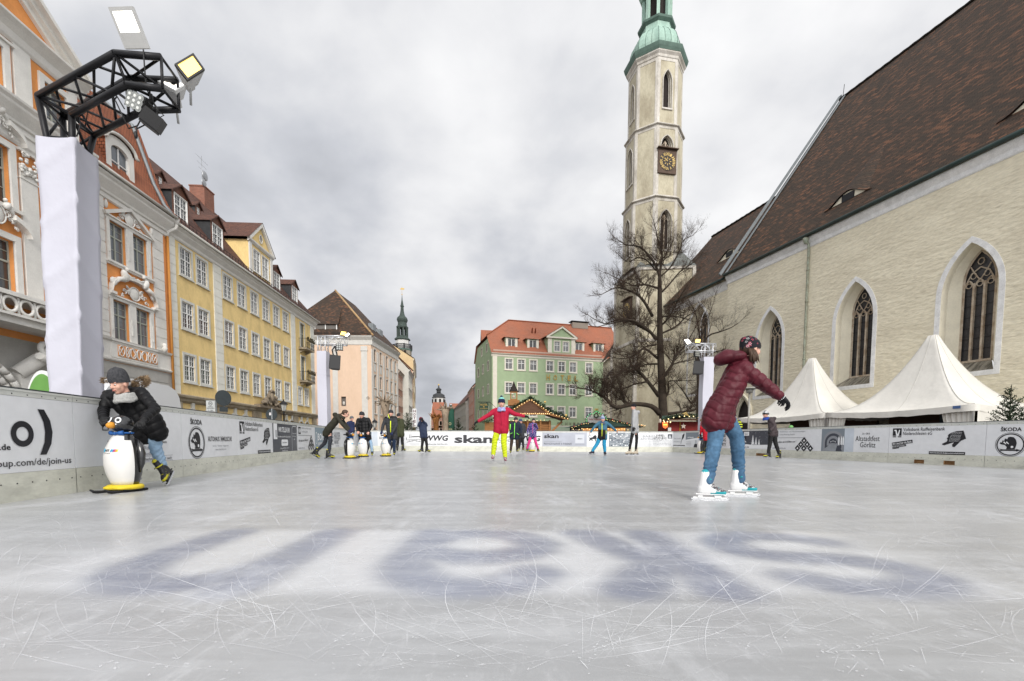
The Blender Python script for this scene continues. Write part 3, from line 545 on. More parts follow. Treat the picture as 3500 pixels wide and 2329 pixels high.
# ---------------- building kit ----------------
def frame(A, d):
 d = Vector((d[0], d[1], 0)).normalized(); return Vector((A[0], A[1], 0)), d
class Bld:
 """a building seen along one wall: u runs along the wall, y goes inwards, z up (metres above the ice)"""
 def __init__(s, name, label, cat, A, d, u0, group=None):
  s.A, s.d = frame(A, d); s.u0 = u0; p = s.A+s.d*u0
  s.root = thing(name, label, cat, (p.x, p.y, GZ), math.atan2(s.d.y, s.d.x), group); s.pro = {}
 def mb(s, m=None): q = MB(m); q.M = Matrix.Translation((-s.u0, 0, -GZ)); return q
 def put(s, mb, name, parent=None): return mb.build(name, parent or s.root)
 def wall(s, m, u0, u1, z0, z1, holes=(), y=0., depth=.2, name='wall', side=None, thick=None):
  q = s.mb(m); hs = [[(a, c), (b, c), (b, d), (a, d)] if len(h) == 4 and not hasattr(h[0], '__len__') else h for h in holes for (a, b, c, d) in [h[:4] if not hasattr(h[0], '__len__') else (0, 0, 0, 0)]]
  q.sheet([(u0, z0), (u1, z0), (u1, z1), (u0, z1)], hs, lambda a, b: (a, y, b))
  for h in hs:
   n = len(h)
   b = q.addv([(a, y, c) for a, c in h]+[(a, y+depth, c) for a, c in h])
   for i in range(n): j = (i+1) % n; q.face((b+i, b+j, b+n+j, b+n+i))
  if side:      # closed body behind
   D = side; q.poly([(u0, y, z0), (u0, y+D, z0), (u0, y+D, z1), (u0, y, z1)]); q.poly([(u1, y, z0), (u1, y+D, z0), (u1, y+D, z1), (u1, y, z1)]); q.poly([(u0, y+D, z0), (u1, y+D, z0), (u1, y+D, z1), (u0, y+D, z1)])
  return s.put(q, name)
 def window(s, key, u, z, w, h, y=0., sur=.15, surm=None, frm=None, nx=2, nz=3, tr=.42, rec=.14, sill=True, arch=0., mun=True, glass=None, parent=None):
  """opening w x h with corner (u,z); surround outside it, frame and glass set back"""
  if key not in s.pro:
   surm = surm or WHITEST; frm = frm or FRAMEW
   q = MB(surm); 
   if sur:
    q.box(-sur, 0, -.035, .02, -sur*.8, h+sur); q.box(w, w+sur, -.035, .02, -sur*.8, h+sur); q.box(-.001, w+.001, -.033, .02, h, h+sur-.002)
    q.box(-.001, w+.001, -.033, .02, -sur*.8+.002, 0)
   if sill: q.box(-sur-.05, w+sur+.05, -.11, .019, -sur*.8-.07, -sur*.8-.001)
   o = q.build('window', s.root if parent is None else parent)
   f = MB(frm); r = rec; t = .055
   f.box(0, t, r-.03, r+.02, 0, h); f.box(w-t, w, r-.03, r+.02, 0, h); f.box(t, w-t, r-.03, r+.02, 0, t); f.box(t, w-t, r-.03, r+.02, h-t, h)
   zt = h*(1-tr); f.box(t, w-t, r-.045, r+.018, zt-.035, zt+.035)
   f.box(w/2-.04, w/2+.04, r-.04, r+.017, t, zt-.035); f.box(w/2-.04, w/2+.04, r-.04, r+.017, zt+.035, h-t)
   if mun:
    for a, b in ((t, w/2-.04), (w/2+.04, w-t)):
     for i in range(1, nx): x = a+(b-a)*i/nx; f.box(x-.011, x+.011, r-.02, r+.012, t, zt-.035); f.box(x-.011, x+.011, r-.02, r+.012, zt+.035, h-t)
     for i in range(1, nz): zz = zt*i/nz; f.box(a, b, r-.018, r+.011, zz-.011, zz+.011)
     for i in range(1, max(2, nz-1)): zz = zt+(h-zt)*i/max(2, nz-1); f.box(a, b, r-.018, r+.011, zz-.011, zz+.011)
   fo = f.build('casement', o); g = MB(glass or GLASS); g.poly([(0, r+.005, 0), (w, r+.005, 0), (w, r+.005, h), (0, r+.005, h)]); go = g.build('pane', o)
   TREE[o.name] = [fo, go]; s.pro[key] = o
  else: o = copy_tree(s.pro[key], s.pro[key].parent)
  o.location = (u-s.u0, y, z-GZ); return o
def moulding(mb, u0, u1, prof, y=0.):
 """cornice: profile list of (out, z) swept along u; out is measured away from the wall"""
 mb.prism([(y-o, z) for o, z in prof]+[(y+.02, prof[-1][1]), (y+.02, prof[0][1])], 'x', u0, u1)
def relief(mb, cu, cz, w, h, seed, y=0., fig=True):
 """stucco cartouche: shield, scrolls and leaf work standing off the wall"""
 r = random.Random(seed)
 mb.ball((cu, y-.03, cz), (w*.18, .10, h*.34), 12, 8)
 mb.tube([(cu+w*.2*math.cos(a), y-.07, cz+h*.36*math.sin(a)) for a in np.linspace(0, 6.28, 18)], .035, 5)
 for sx in (-1, 1):
  for k in range(7):
   x = cu+sx*w*(.22+.27*k/6); z = cz+h*(.12-.42*(k/6)**1.4+.10*math.sin(k*2.1)); a0 = r.uniform(0, 6)
   s_ = w*.055*(1.2-.08*k); mb.tube([(x+s_*1.3*(1-t/9)*math.cos(a0+t*.75), y-.03-.05*(1-t/9), z+s_*1.3*(1-t/9)*math.sin(a0+t*.75)) for t in range(9)], [s_*.34*(1-.07*t) for t in range(9)], 5)
   if k % 2: mb.ball((x, y-.04, z+s_*.8), (s_*.8, .05, s_*.45), 7, 5, rot=Matrix.Rotation(r.uniform(-1, 1), 3, 'Y'))
 if fig:
  for sx in (-1, 1): mb.ball((cu+sx*w*.22, y-.12, cz+h*.42), (w*.08, .13, h*.16), 9, 7, rot=Matrix.Rotation(sx*.5, 3, 'Y')); mb.ball((cu+sx*w*.17, y-.14, cz+h*.60), (w*.04, .08, h*.07), 8, 6); mb.tube([(cu+sx*w*.26, y-.1, cz+h*.4), (cu+sx*w*.36, y-.1, cz+h*.26), (cu+sx*w*.44, y-.07, cz+h*.10)], [w*.05, w*.04, w*.022], 7)
WHITEST = mat('white_stucco', (.73, .715, .675), .85, .14, 1.6, .008, 30, fine=.04)
FRAMEW = mat('window_white', (.78, .78, .76), .5, .05, 4)
GLASS = mat('window_glass', (.03, .035, .04), .06, .0, spec=.9); GLASS2 = mat('window_glass_grey', (.10, .115, .13), .07, spec=.9)
GREYFR = mat('window_greygreen', (.36, .38, .33), .55)
YEL = mat('yellow_render', (.80, .60, .27), .9, .26, 1.1, .012, 22, fine=.05, stretch=(1.2, 1, .55), thr=(.42, .75)); ORA = mat('orange_render', (.74, .31, .10), .9, .14, 1.6, .008, 30, fine=.04)
QUO = mat('quoin_render', (.78, .77, .70), .85, .12, 1.8, .008, 30, fine=.04); SUR = mat('grey_stone_surround', (.62, .62, .58), .85, .15, 2.5, fine=.05)
BASEST = mat('weathered_sandstone', (.40, .345, .255), .9, .4, 1.4, .02, 14, fine=.14, c2=(.22, .18, .13))
OLDST = mat('old_dark_stone', (.27, .22, .16), .9, .5, 2.2, .03, 12, fine=.2, c2=(.12, .095, .07))
TBR = tilemat('brown_tiles', [(.09, .045, .035), (.15, .07, .05), (.19, .085, .06)], .18, .15, patch=(.10, .06, .05)); TOR = tilemat('orange_tiles', [(.30, .10, .05), (.42, .15, .075), (.36, .12, .06)], .2, .17, patch=(.24, .085, .05))
TRED = tilemat('red_tiles', [(.23, .10, .065), (.30, .13, .085), (.265, .115, .075)], .3, .2, mortar=(.25, .08, .04), patch=(.38, .13, .07))
TOLD = tilemat('old_mixed_tiles', [(.040, .029, .022), (.056, .038, .028), (.075, .046, .031), (.19, .09, .05)], .34, .15, mortar=(.012, .009, .007), patch=(.05, .038, .028))
SLATE = mat('slate', (.045, .047, .05), .7, .3, 5, .02, 12); ZINC = mat('zinc', (.22, .24, .25), .5, .2, 3, metal=.3); BRM = mat('brown_timber', (.16, .07, .045), .7, .3, 4, fine=.1); COP = mat('copper_brown', (.20, .10, .07), .6, .3, 3)
BRICK = tilemat('brickwork', [(.23, .09, .06), (.30, .12, .08), (.35, .15, .10)], .25, .075, (.22, .19, .16), .004, .9)
IRON = mat('black_iron', (.02, .02, .022), .5, metal=.3)
def roof(b, m, polys, name='roof', thick=None):
 q = b.mb(m)
 for p in polys: q.quv(p)
 return b.put(q, name)
def quoins(b, u0, u1, z0, z1, m, y=0., h=.585, name='quoin_strip', proud=.05):
 q = b.mb(m); z = z1
 while z > z0+.1: q.box(u0, u1, y-proud, y+.02, max(z-h+.03, z0), z); z -= h
 q.box(u0+.02, u1-.02, y-proud+.03, y+.019, z0, z1-.01)
 return b.put(q, name)
def dormer(b, u0, u1, z0, z1, zap, y, depth, face, cheek, rf, win=None, name='dormer', trim=None, rfslope=0.):
 """gabled roof window standing on the slope"""
 q = b.mb(face); um = (u0+u1)/2; o_ = .14
 hs = [[(win[0], win[1]), (win[2], win[1]), (win[2], win[3]), (win[0], win[3])]] if win else []
 q.sheet([(u0, z0), (u1, z0), (u1, z1), (um, zap-.06), (u0, z1)], hs, lambda a, c: (a, y, c))
 q.use(cheek); q.poly([(u0, y, z0), (u0, y+depth, z0), (u0, y+depth, z1), (u0, y, z1)]); q.poly([(u1, y, z0), (u1, y+depth, z0), (u1, y+depth, z1), (u1, y, z1)])
 o = b.put(q, name)
 r = b.mb(rf)
 for sgn, ua in ((-1, u0-o_), (1, u1+o_)):
  r.quv([(ua, y-.16, z1-.10), (um, y-.16, zap), (um, y+depth+1.2, zap), (ua, y+depth+.6, z1-.10)]); r.slab([(ua, y-.16, z1-.10), (um, y-.16, zap), (um, y-.16, zap-.10), (ua, y-.16, z1-.20)], (0, .05, 0))
 r.build('roof', o); return o
def crest(b, u0, u1, z0, z1, y=-.5):
 q = b.mb(OLDST); um = (u0+u1)/2
 q.box(u0, u1, y-.15, .01, z0-.28, z0-.12); q.box(u0+.2, u1-.2, y, .01, z0-.12, z0+.02)
 q.ball((um, y+.15, z0+.72), (.52, .22, .62), 14, 9); q.ball((um, y+.0, z0+.74), (.34, .16, .44), 12, 8)
 q.tube([(um-.25, y+.1, z0+1.25), (um+.1, y+.05, z0+1.38), (um+.45, y+.05, z0+1.28), (um+.42, y, z0+1.1)], [.12, .15, .13, .08], 8)
 for s_ in (-1, 1):
  q.ball((um+s_*.85, y+.15, z0+.38), (.42, .25, .34), 10, 7); q.ball((um+s_*1.35, y+.12, z0+.22), (.36, .22, .20), 9, 6); q.ball((um+s_*.72, y-.02, z0+.78), (.16, .16, .20), 8, 6)
  q.tube([(um+s_*1.0, y-.02, z0+.3), (um+s_*1.5, y-.1, z0+.22), (um+s_*1.95, y, z0+.10)], [.16, .13, .06], 7)
  for k in range(4): q.ball((um+s_*(.5+.38*k), y-.06, z0+.12+.1*(k % 2)), (.16, .14, .14), 7, 5)
 return b.put(q, 'portal_crest')
def yellow_house():
 b = Bld('yellow_townhouse', 'long yellow town house with white quoins, brown tiled roof and gabled dormer', 'house', (-20.1, 0), (-.0553, 1), 29.42)
 T = [13.14, 9.66, 6.18]; w, h = 1.12, 1.70; ug = [30.62, 32.36, 35.54, 37.56, 39.6, 41.66, 43.7, 45.72]
 holes = []
 for zt in T:
  for u in ug: holes.append((u, u+w, zt-h, zt))
 for zt, zb in ((13.1, 10.62), (9.62, 7.05)): holes.append((49.85, 50.95, zb, zt))
 for u in (48.96, 50.7): holes.append((u, u+.98, 6.18-1.78, 6.10))
 ar = []
 for u in (30.75, 32.5, 36.0, 37.6, 45.3, 46.6, 49.0, 50.6):
  a = [(u, 1.0), (u+1.0, 1.0), (u+1.0, 2.1)]+[(u+.5+.5*math.cos(t), 2.1+.42*math.sin(t)) for t in np.linspace(0, math.pi, 9)[1:]]; ar.append(a)
 b.wall(YEL, 29.42, 53.65, 3.2, 14.0, holes, side=11, depth=.16)
 q = b.mb(YEL); q.sheet([(29.42, GZ), (53.65, GZ), (53.65, 3.2), (29.42, 3.2)], ar, lambda a, c: (a, .02, c))
 for a in ar:
  n = len(a); k = q.addv([(x, .02, z) for x, z in a]+[(x, .3, z) for x, z in a])
  for i in range(n): j = (i+1) % n; q.face((k+i, k+j, k+n+j, k+n+i))
 b.put(q, 'ground_floor_wall')
 for a in ar:
  q = b.mb(GREYFR); u = a[0][0]; q.sheet([(x+(.06 if x < u+.5 else -.06), z) for x, z in a], (), lambda x, z: (x, .2, z)); o = None
  q = b.mb(SUR); out_ = [(u-.14, 1.0), (u-.14, 2.1)]+[(u+.5-.64*math.cos(t), 2.1+.56*math.sin(t)) for t in np.linspace(0, math.pi, 9)[1:-1]]+[(u+1.14, 2.1), (u+1.14, 1.0)]
  inn = [(u, 1.0), (u, 2.1)]+[(u+.5-.5*math.cos(t), 2.1+.42*math.sin(t)) for t in np.linspace(0, math.pi, 9)[1:-1]]+[(u+1, 2.1), (u+1, 1.0)]
  for i in range(len(inn)-1): q.slab([(inn[i][0], -.05, inn[i][1]), (out_[i][0], -.05, out_[i][1]), (out_[i+1][0], -.05, out_[i+1][1]), (inn[i+1][0], -.05, inn[i+1][1])], (0, .08, 0))
  q.prism([(u+.40, 2.5), (u+.60, 2.5), (u+.66, 3.1), (u+.34, 3.1)], 'y', -.12, .02); o = b.put(q, 'arched_window')
  f = b.mb(FRAMEW)
  for x in (u+.33, u+.67): f.box(x-.02, x+.02, .2, .24, 1.0, 2.42)
  f.box(u, u+1, .198, .238, 2.06, 2.12); f.box(u, u+1, .199, .239, 1.5, 1.53); f.build('casement', o)
  g = b.mb(GLASS); g.poly([(u, .25, 1.0), (u+1, .25, 1.0), (u+1, .25, 2.6), (u, .25, 2.6)]); g.build('pane', o)
 for zt in T:
  for u in ug: b.window('y', u, zt-h, w, h, sur=.16, surm=SUR, nx=2, nz=3, rec=.07)
 for u in (48.96, 50.7): b.window('ys', u, 6.10-1.70, .98, 1.70, sur=.16, surm=SUR, nx=2, nz=3, rec=.07)
 for zt, zb in ((13.1, 10.62), (9.62, 7.05)): b.window('yb', 49.85, zb, 1.1, zt-zb, sur=.14, surm=SUR, nx=1, nz=2, rec=.13, frm=GREYFR, mun=False, sill=False)
 for (u0, u1) in ((29.42, 30.1), (34.2, 35.2), (47.42, 48.48), (52.62, 53.62)): quoins(b, u0, u1, 3.5, 13.45, QUO)
 for (u0, u1) in ((29.42, 30.1), (34.15, 35.25), (47.4, 48.5), (52.6, 53.65), (39.2, 40.6), (43.2, 44.6)): q = b.mb(BASEST); q.box(u0, u1, -.14, .02, GZ, 3.0); b.put(q, 'pilaster')
 q = b.mb(BASEST); moulding(q, 29.0, 53.9, [(.04, 2.95), (.22, 3.08), (.24, 3.2), (.38, 3.3), (.40, 3.42), (.10, 3.52)]); b.put(q, 'string_course')
 q = b.mb(WHITEST); moulding(q, 29.42, 53.9, [(.04, 13.4), (.10, 13.48), (.12, 13.62), (.34, 13.86), (.36, 13.92), (.5, 14.04), (.52, 14.10), (.1, 14.12)]); b.put(q, 'cornice')
 q = b.mb(mat('gutter_paint', (.52, .51, .47), .5, .15, 3)); q.tube([(29.45, -.58, 14.18), (54.1, -.58, 14.18)], .085, 10); b.put(q, 'gutter')
 q = b.mb(TBR)
 E_, zt, yr, us, ue = 14.2, 22.25, 6.0, 29.42, 54.2
 q.quv([(us, -.5, E_), (ue, -.5, E_), (49.0, yr, zt), (us, yr, zt)]); q.quv([(ue, -.5, E_), (ue, 12.5, E_), (49.0, yr, zt)]); q.quv([(ue, 12.5, E_), (us, 12.5, E_), (us, yr, zt), (49.0, yr, zt)])
 q.use(YEL); q.poly([(us, 0, 14), (us, 11, 14), (us, yr, zt-.05)]); rf = b.put(q, 'roof')
 q = b.mb(BRICK); 
 for f in (([(43.2, 5.6, 20.5), (44.7, 5.6, 20.5), (44.7, 5.6, 23.5), (43.2, 5.6, 23.5)]), ([(43.2, 6.9, 20.5), (43.2, 5.6, 20.5), (43.2, 5.6, 23.5), (43.2, 6.9, 23.5)]), ([(44.7, 5.6, 20.5), (44.7, 6.9, 20.5), (44.7, 6.9, 23.5), (44.7, 5.6, 23.5)])): q.quv(f)
 q.box(43.15, 44.75, 5.55, 6.95, 23.5, 23.6); q.build('chimney', rf)
 q = b.mb(mat('antenna_metal', (.35, .36, .37), .4, metal=.7)); q.tube([(43.3, 5.8, 23.5), (43.3, 5.8, 26.2)], .025, 5)
 for z, l in ((25.9, .9), (25.4, .7), (25.0, .5)): q.tube([(43.3-l, 5.8, z), (43.3+l, 5.8, z)], .012, 4)
 q.ball((43.4, 5.6, 24.5), (.42, .08, .42), 12, 6); q.ball((43.2, 5.6, 23.8), (.36, .08, .36), 12, 6); q.build('antenna', rf)
 q = b.mb(IRON); q.tube([(29.6, -.28, 14.62), (53.9, -.28, 14.62)], .018, 4); q.tube([(29.6, -.3, 14.80), (53.9, -.3, 14.80)], .018, 4)
 for i in range(61): q.box(29.6+i*.4, 29.62+i*.4, -.31, -.28, 14.45, 14.82)
 q.build('snow_guard', rf)
 for (u, e) in ((30.72, 0), (34.86, 0), (44.6, 0), (48.7, 0)):
  d_ = dormer(b, u-.24, u+1.46, 14.9, 16.72, 17.42, .28, 2.4, BRM, SLATE, TBR, (u, 15.0, u+1.22, 16.6)); o = b.window('yd', u, 15.0, 1.22, 1.6, y=.28, sur=.04, surm=FRAMEW, nx=2, nz=3, rec=.05, sill=False)
 for u in (33.4, 37.6):
  dormer(b, u-.35, u+.35, 18.1, 19.0, 19.4, 2.9, 1.2, COP, SLATE, TBR, (u-.2, 18.3, u+.2, 18.95)); b.window('yu', u-.2, 18.3, .4, .65, y=2.9, sur=.03, surm=COP, nx=1, nz=2, rec=.04, sill=False)
 # gabled cross dormer flush with the wall
 q = b.mb(YEL); hs = [[(40.45, 15.2), (41.55, 15.2), (41.55, 17.0), (40.45, 17.0)], [(42.0, 15.2), (43.1, 15.2), (43.1, 17.0), (42.0, 17.0)]]
 q.sheet([(39.75, 14.3), (43.85, 14.3), (43.85, 17.5), (41.8, 19.35), (39.75, 17.5)], hs, lambda a, c: (a, .1, c))
 q.poly([(39.75, .1, 14.3), (39.75, 4.5, 17.5), (39.75, .1, 17.5)]); q.poly([(43.85, .1, 14.3), (43.85, 4.5, 17.5), (43.85, .1, 17.5)]); gd = b.put(q, 'gabled_dormer')
 q = b.mb(WHITEST)
 for a, c in ((39.7, 40.15), (43.45, 43.9)): q.box(a, c, .03, .12, 14.3, 17.35)
 moulding(q, 39.55, 44.05, [(.05, 17.35), (.2, 17.5), (.22, 17.62), (.02, 17.66)], y=.1)
 for s_ in (-1, 1): a = 41.8+s_*2.35; q.slab([(a, -.12, 17.6), (41.8, -.12, 19.72), (41.8, -.12, 19.42), (a-s_*.35, -.12, 17.6)], (0, .25, 0))
 q.tube([(41.8+.24*math.cos(t), .06, 18.35+.36*math.sin(t)) for t in np.linspace(0, 6.28, 14)], .045, 5); q.build('pediment', gd)
 q = b.mb(TBR)
 for s_ in (-1, 1): a = 41.8+s_*2.45; q.quv([(a, -.14, 17.58), (41.8, -.14, 19.78), (41.8, 5.0, 19.78), (a, 4.0, 17.58)])
 q.build('roof', gd)
 q = b.mb(GLASS); q.ball((41.8, .11, 18.35), (.22, .03, .34), 10, 6); q.build('oval_window', gd)
 for u in (40.45, 42.0): b.window('yg', u, 15.2, 1.1, 1.8, y=.1, sur=.1, surm=WHITEST, nx=2, nz=3, rec=.05)
 for z in (10.35, 6.85):
  q = b.mb(BASEST); q.box(49.3, 51.6, -.85, .02, z-.12, z+.02); q.prism([(-.75, z-.12), (.0, z-.12), (.0, z-.45)], 'x', 49.6, 49.8); q.prism([(-.75, z-.12), (.0, z-.12), (.0, z-.45)], 'x', 51.1, 51.3); bo = b.put(q, 'balcony')
  q = b.mb(IRON); 
  for zz in (z+.06, z+1.0): q.tube([(49.35, 0, zz), (49.35, -.8, zz), (51.55, -.8, zz), (51.55, 0, zz)], .022, 4)
  for i in range(12): u = 49.4+i*.195; q.tube([(u, -.8, z+.06), (u+.1, -.8, z+.5), (u, -.8, z+1.0)], .012, 4); q.tube([(u+.1, -.8, z+.06), (u, -.8, z+.5), (u+.1, -.8, z+1.0)], .012, 4)
  for i in range(4): y = -.2*i-.1; q.tube([(49.35, y, z), (49.35, y, z+1)], .012, 4); q.tube([(51.55, y, z), (51.55, y, z+1)], .012, 4)
  q.build('railing', bo)
  q = b.mb(mat('dry_plants', (.09, .075, .04), .9, .5, 8)); r = random.Random(int(z))
  for i in range(60): u = r.uniform(49.35, 51.5); a = (u, -.86+r.uniform(-.05, .08), z+.95); q.tube([a, (u+r.uniform(-.1, .1), a[1]-r.uniform(0, .1), z+1.05+r.uniform(0, .2)), (u+r.uniform(-.18, .18), a[1]-.08, z+r.uniform(.8, 1.3))], .014, 3)
  for i in range(3): q.box(49.5+i*.68, 50.05+i*.68, -.98, -.83, z+.78, z+.96)
  q.build('flower_box', bo)
 crest(b, 39.4, 44.4, 3.6, 4.9)
 q = b.mb(BASEST); q.prism([(40.6, GZ), (43.2, GZ), (43.2, 1.6)]+[(41.9+1.3*math.cos(t), 1.6+.95*math.sin(t)) for t in np.linspace(0, math.pi, 9)[1:]], 'y', -.06, -.03); b.put(q, 'portal')
yellow_house()
def orange_house():
 b = Bld('orange_townhouse', 'ornate orange and white baroque town house with pediment and red mansard roof', 'house', (-20.1, 0), (-.0553, 1), 9.5)
 us, ue = 9.5, 29.41; P_ = -.6; RL, RR = 10.6, 22.6      # projecting centre
 def twin(z, h): return [(24.90, 26.02, z, z+h), (26.50, 27.62, z, z+h)]
 H3 = [10.10, 5.96]; hh = 2.1
 b.wall(ORA, RR, ue, 4.7, 13.6, [q for z in H3 for q in twin(z, hh)], side=11, depth=.25)
 cw = [(11.6, 13.1), (14.0, 15.5), (17.75, 19.25)]
 b.wall(ORA, RL, RR, 4.7, 17.2, [(a, c, z, z+2.35) for a, c in cw for z in (6.3, 10.0)]+[(a, c, 14.45, 16.25) for a, c in cw+[(20.95, 22.0)]], y=P_, side=8, depth=.3, name='centre_wall')
 b.wall(mat('grey_render', (.42, .41, .385), .9, .15, 2, fine=.04), RR, ue, GZ, 4.7, [], side=10, name='ground_floor_wall'); b.wall(mat('grey_render', None), RL, RR, GZ, 4.7, [[(15.0, GZ), (18.4, GZ), (18.4, 1.6)]+[(16.7+1.7*math.cos(t), 1.6+1.7*math.sin(t)) for t in np.linspace(0, math.pi, 17)[1:]]], y=P_, depth=.7, name='portal_wall')
 for z in H3:
  for (a, c, z0, z1) in twin(z, hh): b.window('o', a, z0, c-a, hh, sur=.0, frm=GREYFR, nx=1, nz=2, tr=.36, rec=.16, sill=False, mun=True, glass=GLASS2)
 for a, c in cw:
  for z in (6.3, 10.0): b.window('oc', a, z, 1.5, 2.35, y=P_, sur=.0, frm=GREYFR, nx=1, nz=2, tr=.36, rec=.22, sill=False, glass=GLASS)
 for a, c in cw+[(20.5, 22.0)]: b.window('ot', a, 14.45, 1.5 if a < 20 else 1.5, 1.8, y=P_, sur=.0, frm=GREYFR, nx=1, nz=2, tr=.4, rec=.2, sill=False, glass=GLASS2) if a < 20 else b.window('ot2', 20.95, 14.45, 1.05, 1.8, y=P_, sur=.0, frm=GREYFR, nx=1, nz=2, tr=.4, rec=.2, sill=False, glass=GLASS2)
 for z in H3:      # stucco round the twin windows
  q = b.mb(WHITEST)
  for a, c in ((24.70, 24.90), (26.02, 26.50), (27.62, 27.88)): q.box(a, c, -.09, .02, z-.02, z+hh+.02)
  for a, c in ((24.90, 26.02), (26.50, 27.62)): q.box(a, c, -.088, .02, z+hh, z+hh+.019)
  q.box(24.66, 27.92, -.10, .02, z+hh+.02, z+hh+.16); q.box(24.62, 27.96, -.17, .02, z+hh+.16, z+hh+.24); q.box(24.60, 28.0, -.18, .02, z-.14, z-.02); q.box(24.66, 27.94, -.12, .02, z-.24, z-.141)
  for (a, z_) in ((26.1, .4), (27.7, .4), (24.74, .4)): q.box(a, a+.1, -.12, -.088, z+z_, z+z_+.9)
  b.put(q, 'window_surround')
 q = b.mb(WHITEST)
 for s_ in (-1, 1): a = 26.3+s_*1.82; q.slab([(a, -.22, 12.48), (26.3, -.22, 13.42), (26.3, -.22, 13.24), (a-s_*.1, -.22, 12.34)], (0, .24, 0))
 relief(q, 26.3, 12.75, 1.7, .9, 3, -.04, fig=False)
 for x in (24.72, 27.95): q.ball((x, -.08, 12.9), (.09, .1, .22), 8, 6)
 b.put(q, 'window_pediment')
 q = b.mb(WHITEST); A_ = [(26.4-1.66*math.cos(t), 8.42+1.0*math.sin(t)) for t in np.linspace(.05, math.pi-.05, 18)]
 for i in range(17):
  a, c = A_[i], A_[i+1]; q.slab([(a[0], -.26, a[1]), (c[0], -.26, c[1]), (c[0], -.26, c[1]+.17), (a[0], -.26, a[1]+.17)], (0, .28, 0))
 q.box(24.62, 24.98, -.26, .02, 8.30, 8.44); q.box(27.80, 28.2, -.26, .02, 8.30, 8.44); relief(q, 26.4, 8.75, 1.9, 1.0, 5, -.05, fig=False)
 for s_ in (-1, 1):
  q.ball((26.4+s_*.75, -.2, 9.52), (.2, .17, .32), 10, 7, rot=Matrix.Rotation(s_*.5, 3, 'Y')); q.ball((26.4+s_*.62, -.22, 9.90), (.10, .1, .12), 8, 6); q.tube([(26.4+s_*.8, -.2, 9.3), (26.4+s_*1.2, -.2, 9.2), (26.4+s_*1.5, -.18, 8.85)], [.15, .12, .07], 8); q.tube([(26.4+s_*.65, -.2, 9.65), (26.4+s_*.35, -.22, 9.55), (26.4+s_*.1, -.22, 9.62)], [.07, .06, .04], 7)
  q.ball((26.4+s_*1.45, -.12, 9.0), (.25, .1, .22), 8, 6)
 b.put(q, 'stucco_cartouche')
 for a, c in ((24.05, 24.62), (28.08, 28.98)): quoins(b, a, c, 6.0, 13.2, WHITEST, proud=.06, name='rusticated_strip')
 quoins(b, 22.6, 24.05, 6.0, 13.2, WHITEST, proud=.055, name='rusticated_strip')
 q = b.mb(ORA); q.box(28.98, 29.2, -.03, .02, 5.9, 13.3); b.put(q, 'orange_strip'); q = b.mb(mat('drain_pipe_orange', (.50, .22, .05), .6, .1, 3)); q.tube([(29.28, -.14, 13.2), (29.28, -.14, 3.0)], .075, 8)
 q.use(WHITEST); q.tube([(29.28, -.14, 13.2), (29.3, -.2, 13.5), (29.45, -.55, 13.75), (29.5, -.6, 14.1)], .09, 8); q.lathe([(.1, 0), (.16, .3), (.16, .34)], 10, (29.5, -.6, 14.0)); b.put(q, 'downpipe')
 q = b.mb(WHITEST); moulding(q, RR, 29.3, [(.04, 4.72), (.14, 4.78), (.16, 4.86), (.06, 4.9), (.06, 5.78), (.16, 5.84), (.2, 5.95), (.02, 5.98)]); q.box(24.6, 28.1, -.10, .02, 4.95, 5.75)
 b.put(q, 'parapet_band')
 q = b.mb(ORA); q.box(25.02, 27.98, -.115, -.095, 5.05, 5.66); lp = b.put(q, 'lattice_panel'); q = b.mb(WHITEST)
 for i in range(7): cx = 25.25+i*.41; q.tube([(cx+(.12 if i % 2 else .2)*math.cos(t), -.135, 5.355+.28*math.sin(t)) for t in np.linspace(0, 6.283, 13)], .026, 5, cap=False)
 for i in range(6): cx = 25.05+i*.5; q.tube([(cx, -.13, 5.1), (cx+.35, -.13, 5.6)], .022, 5); q.tube([(cx, -.13, 5.6), (cx+.35, -.13, 5.1)], .022, 5)
 q.build('lattice', lp)
 q = b.mb(WHITEST); q.ball((28.6, -.14, 6.12), (.12, .12, .14), 10, 6); q.lathe([(.05, -.2), (.14, -.02), (.16, .08), (.1, .12), (.14, .25), (.06, .36)], 10, (28.6, -.16, 6.1)); b.put(q, 'stone_vase')
 q = b.mb(mat('grey_render', None)); 
 for k in range(7): q.box(RR, 29.0, -.03, .01, 4.05-k*.55, 4.56-k*.55)
 b.put(q, 'rusticated_base')
 C_ = [(.04, 13.15), (.12, 13.2), (.12, 13.4), (.2, 13.45), (.22, 13.55), (.36, 13.75), (.5, 13.95), (.52, 14.05), (.62, 14.15), (.64, 14.24), (.1, 14.3)]
 q = b.mb(WHITEST); moulding(q, RR, 29.42, C_); moulding(q, RL, RR+.3, [(.04, 12.7), (.10, 12.8), (.10, 13.15)]+[(o+.05, z) for o, z in C_[1:]], y=P_)
 moulding(q, RL-.2, RR+.35, [(.04, 16.75), (.12, 16.85), (.2, 17.1), (.4, 17.3), (.55, 17.42), (.56, 17.5), (.06, 17.55)], y=P_); b.put(q, 'cornice')
 q = b.mb(mat('gutter_paint', None)); q.tube([(22.8, -.7, 14.36), (29.4, -.7, 14.36)], .09, 10); b.put(q, 'gutter')
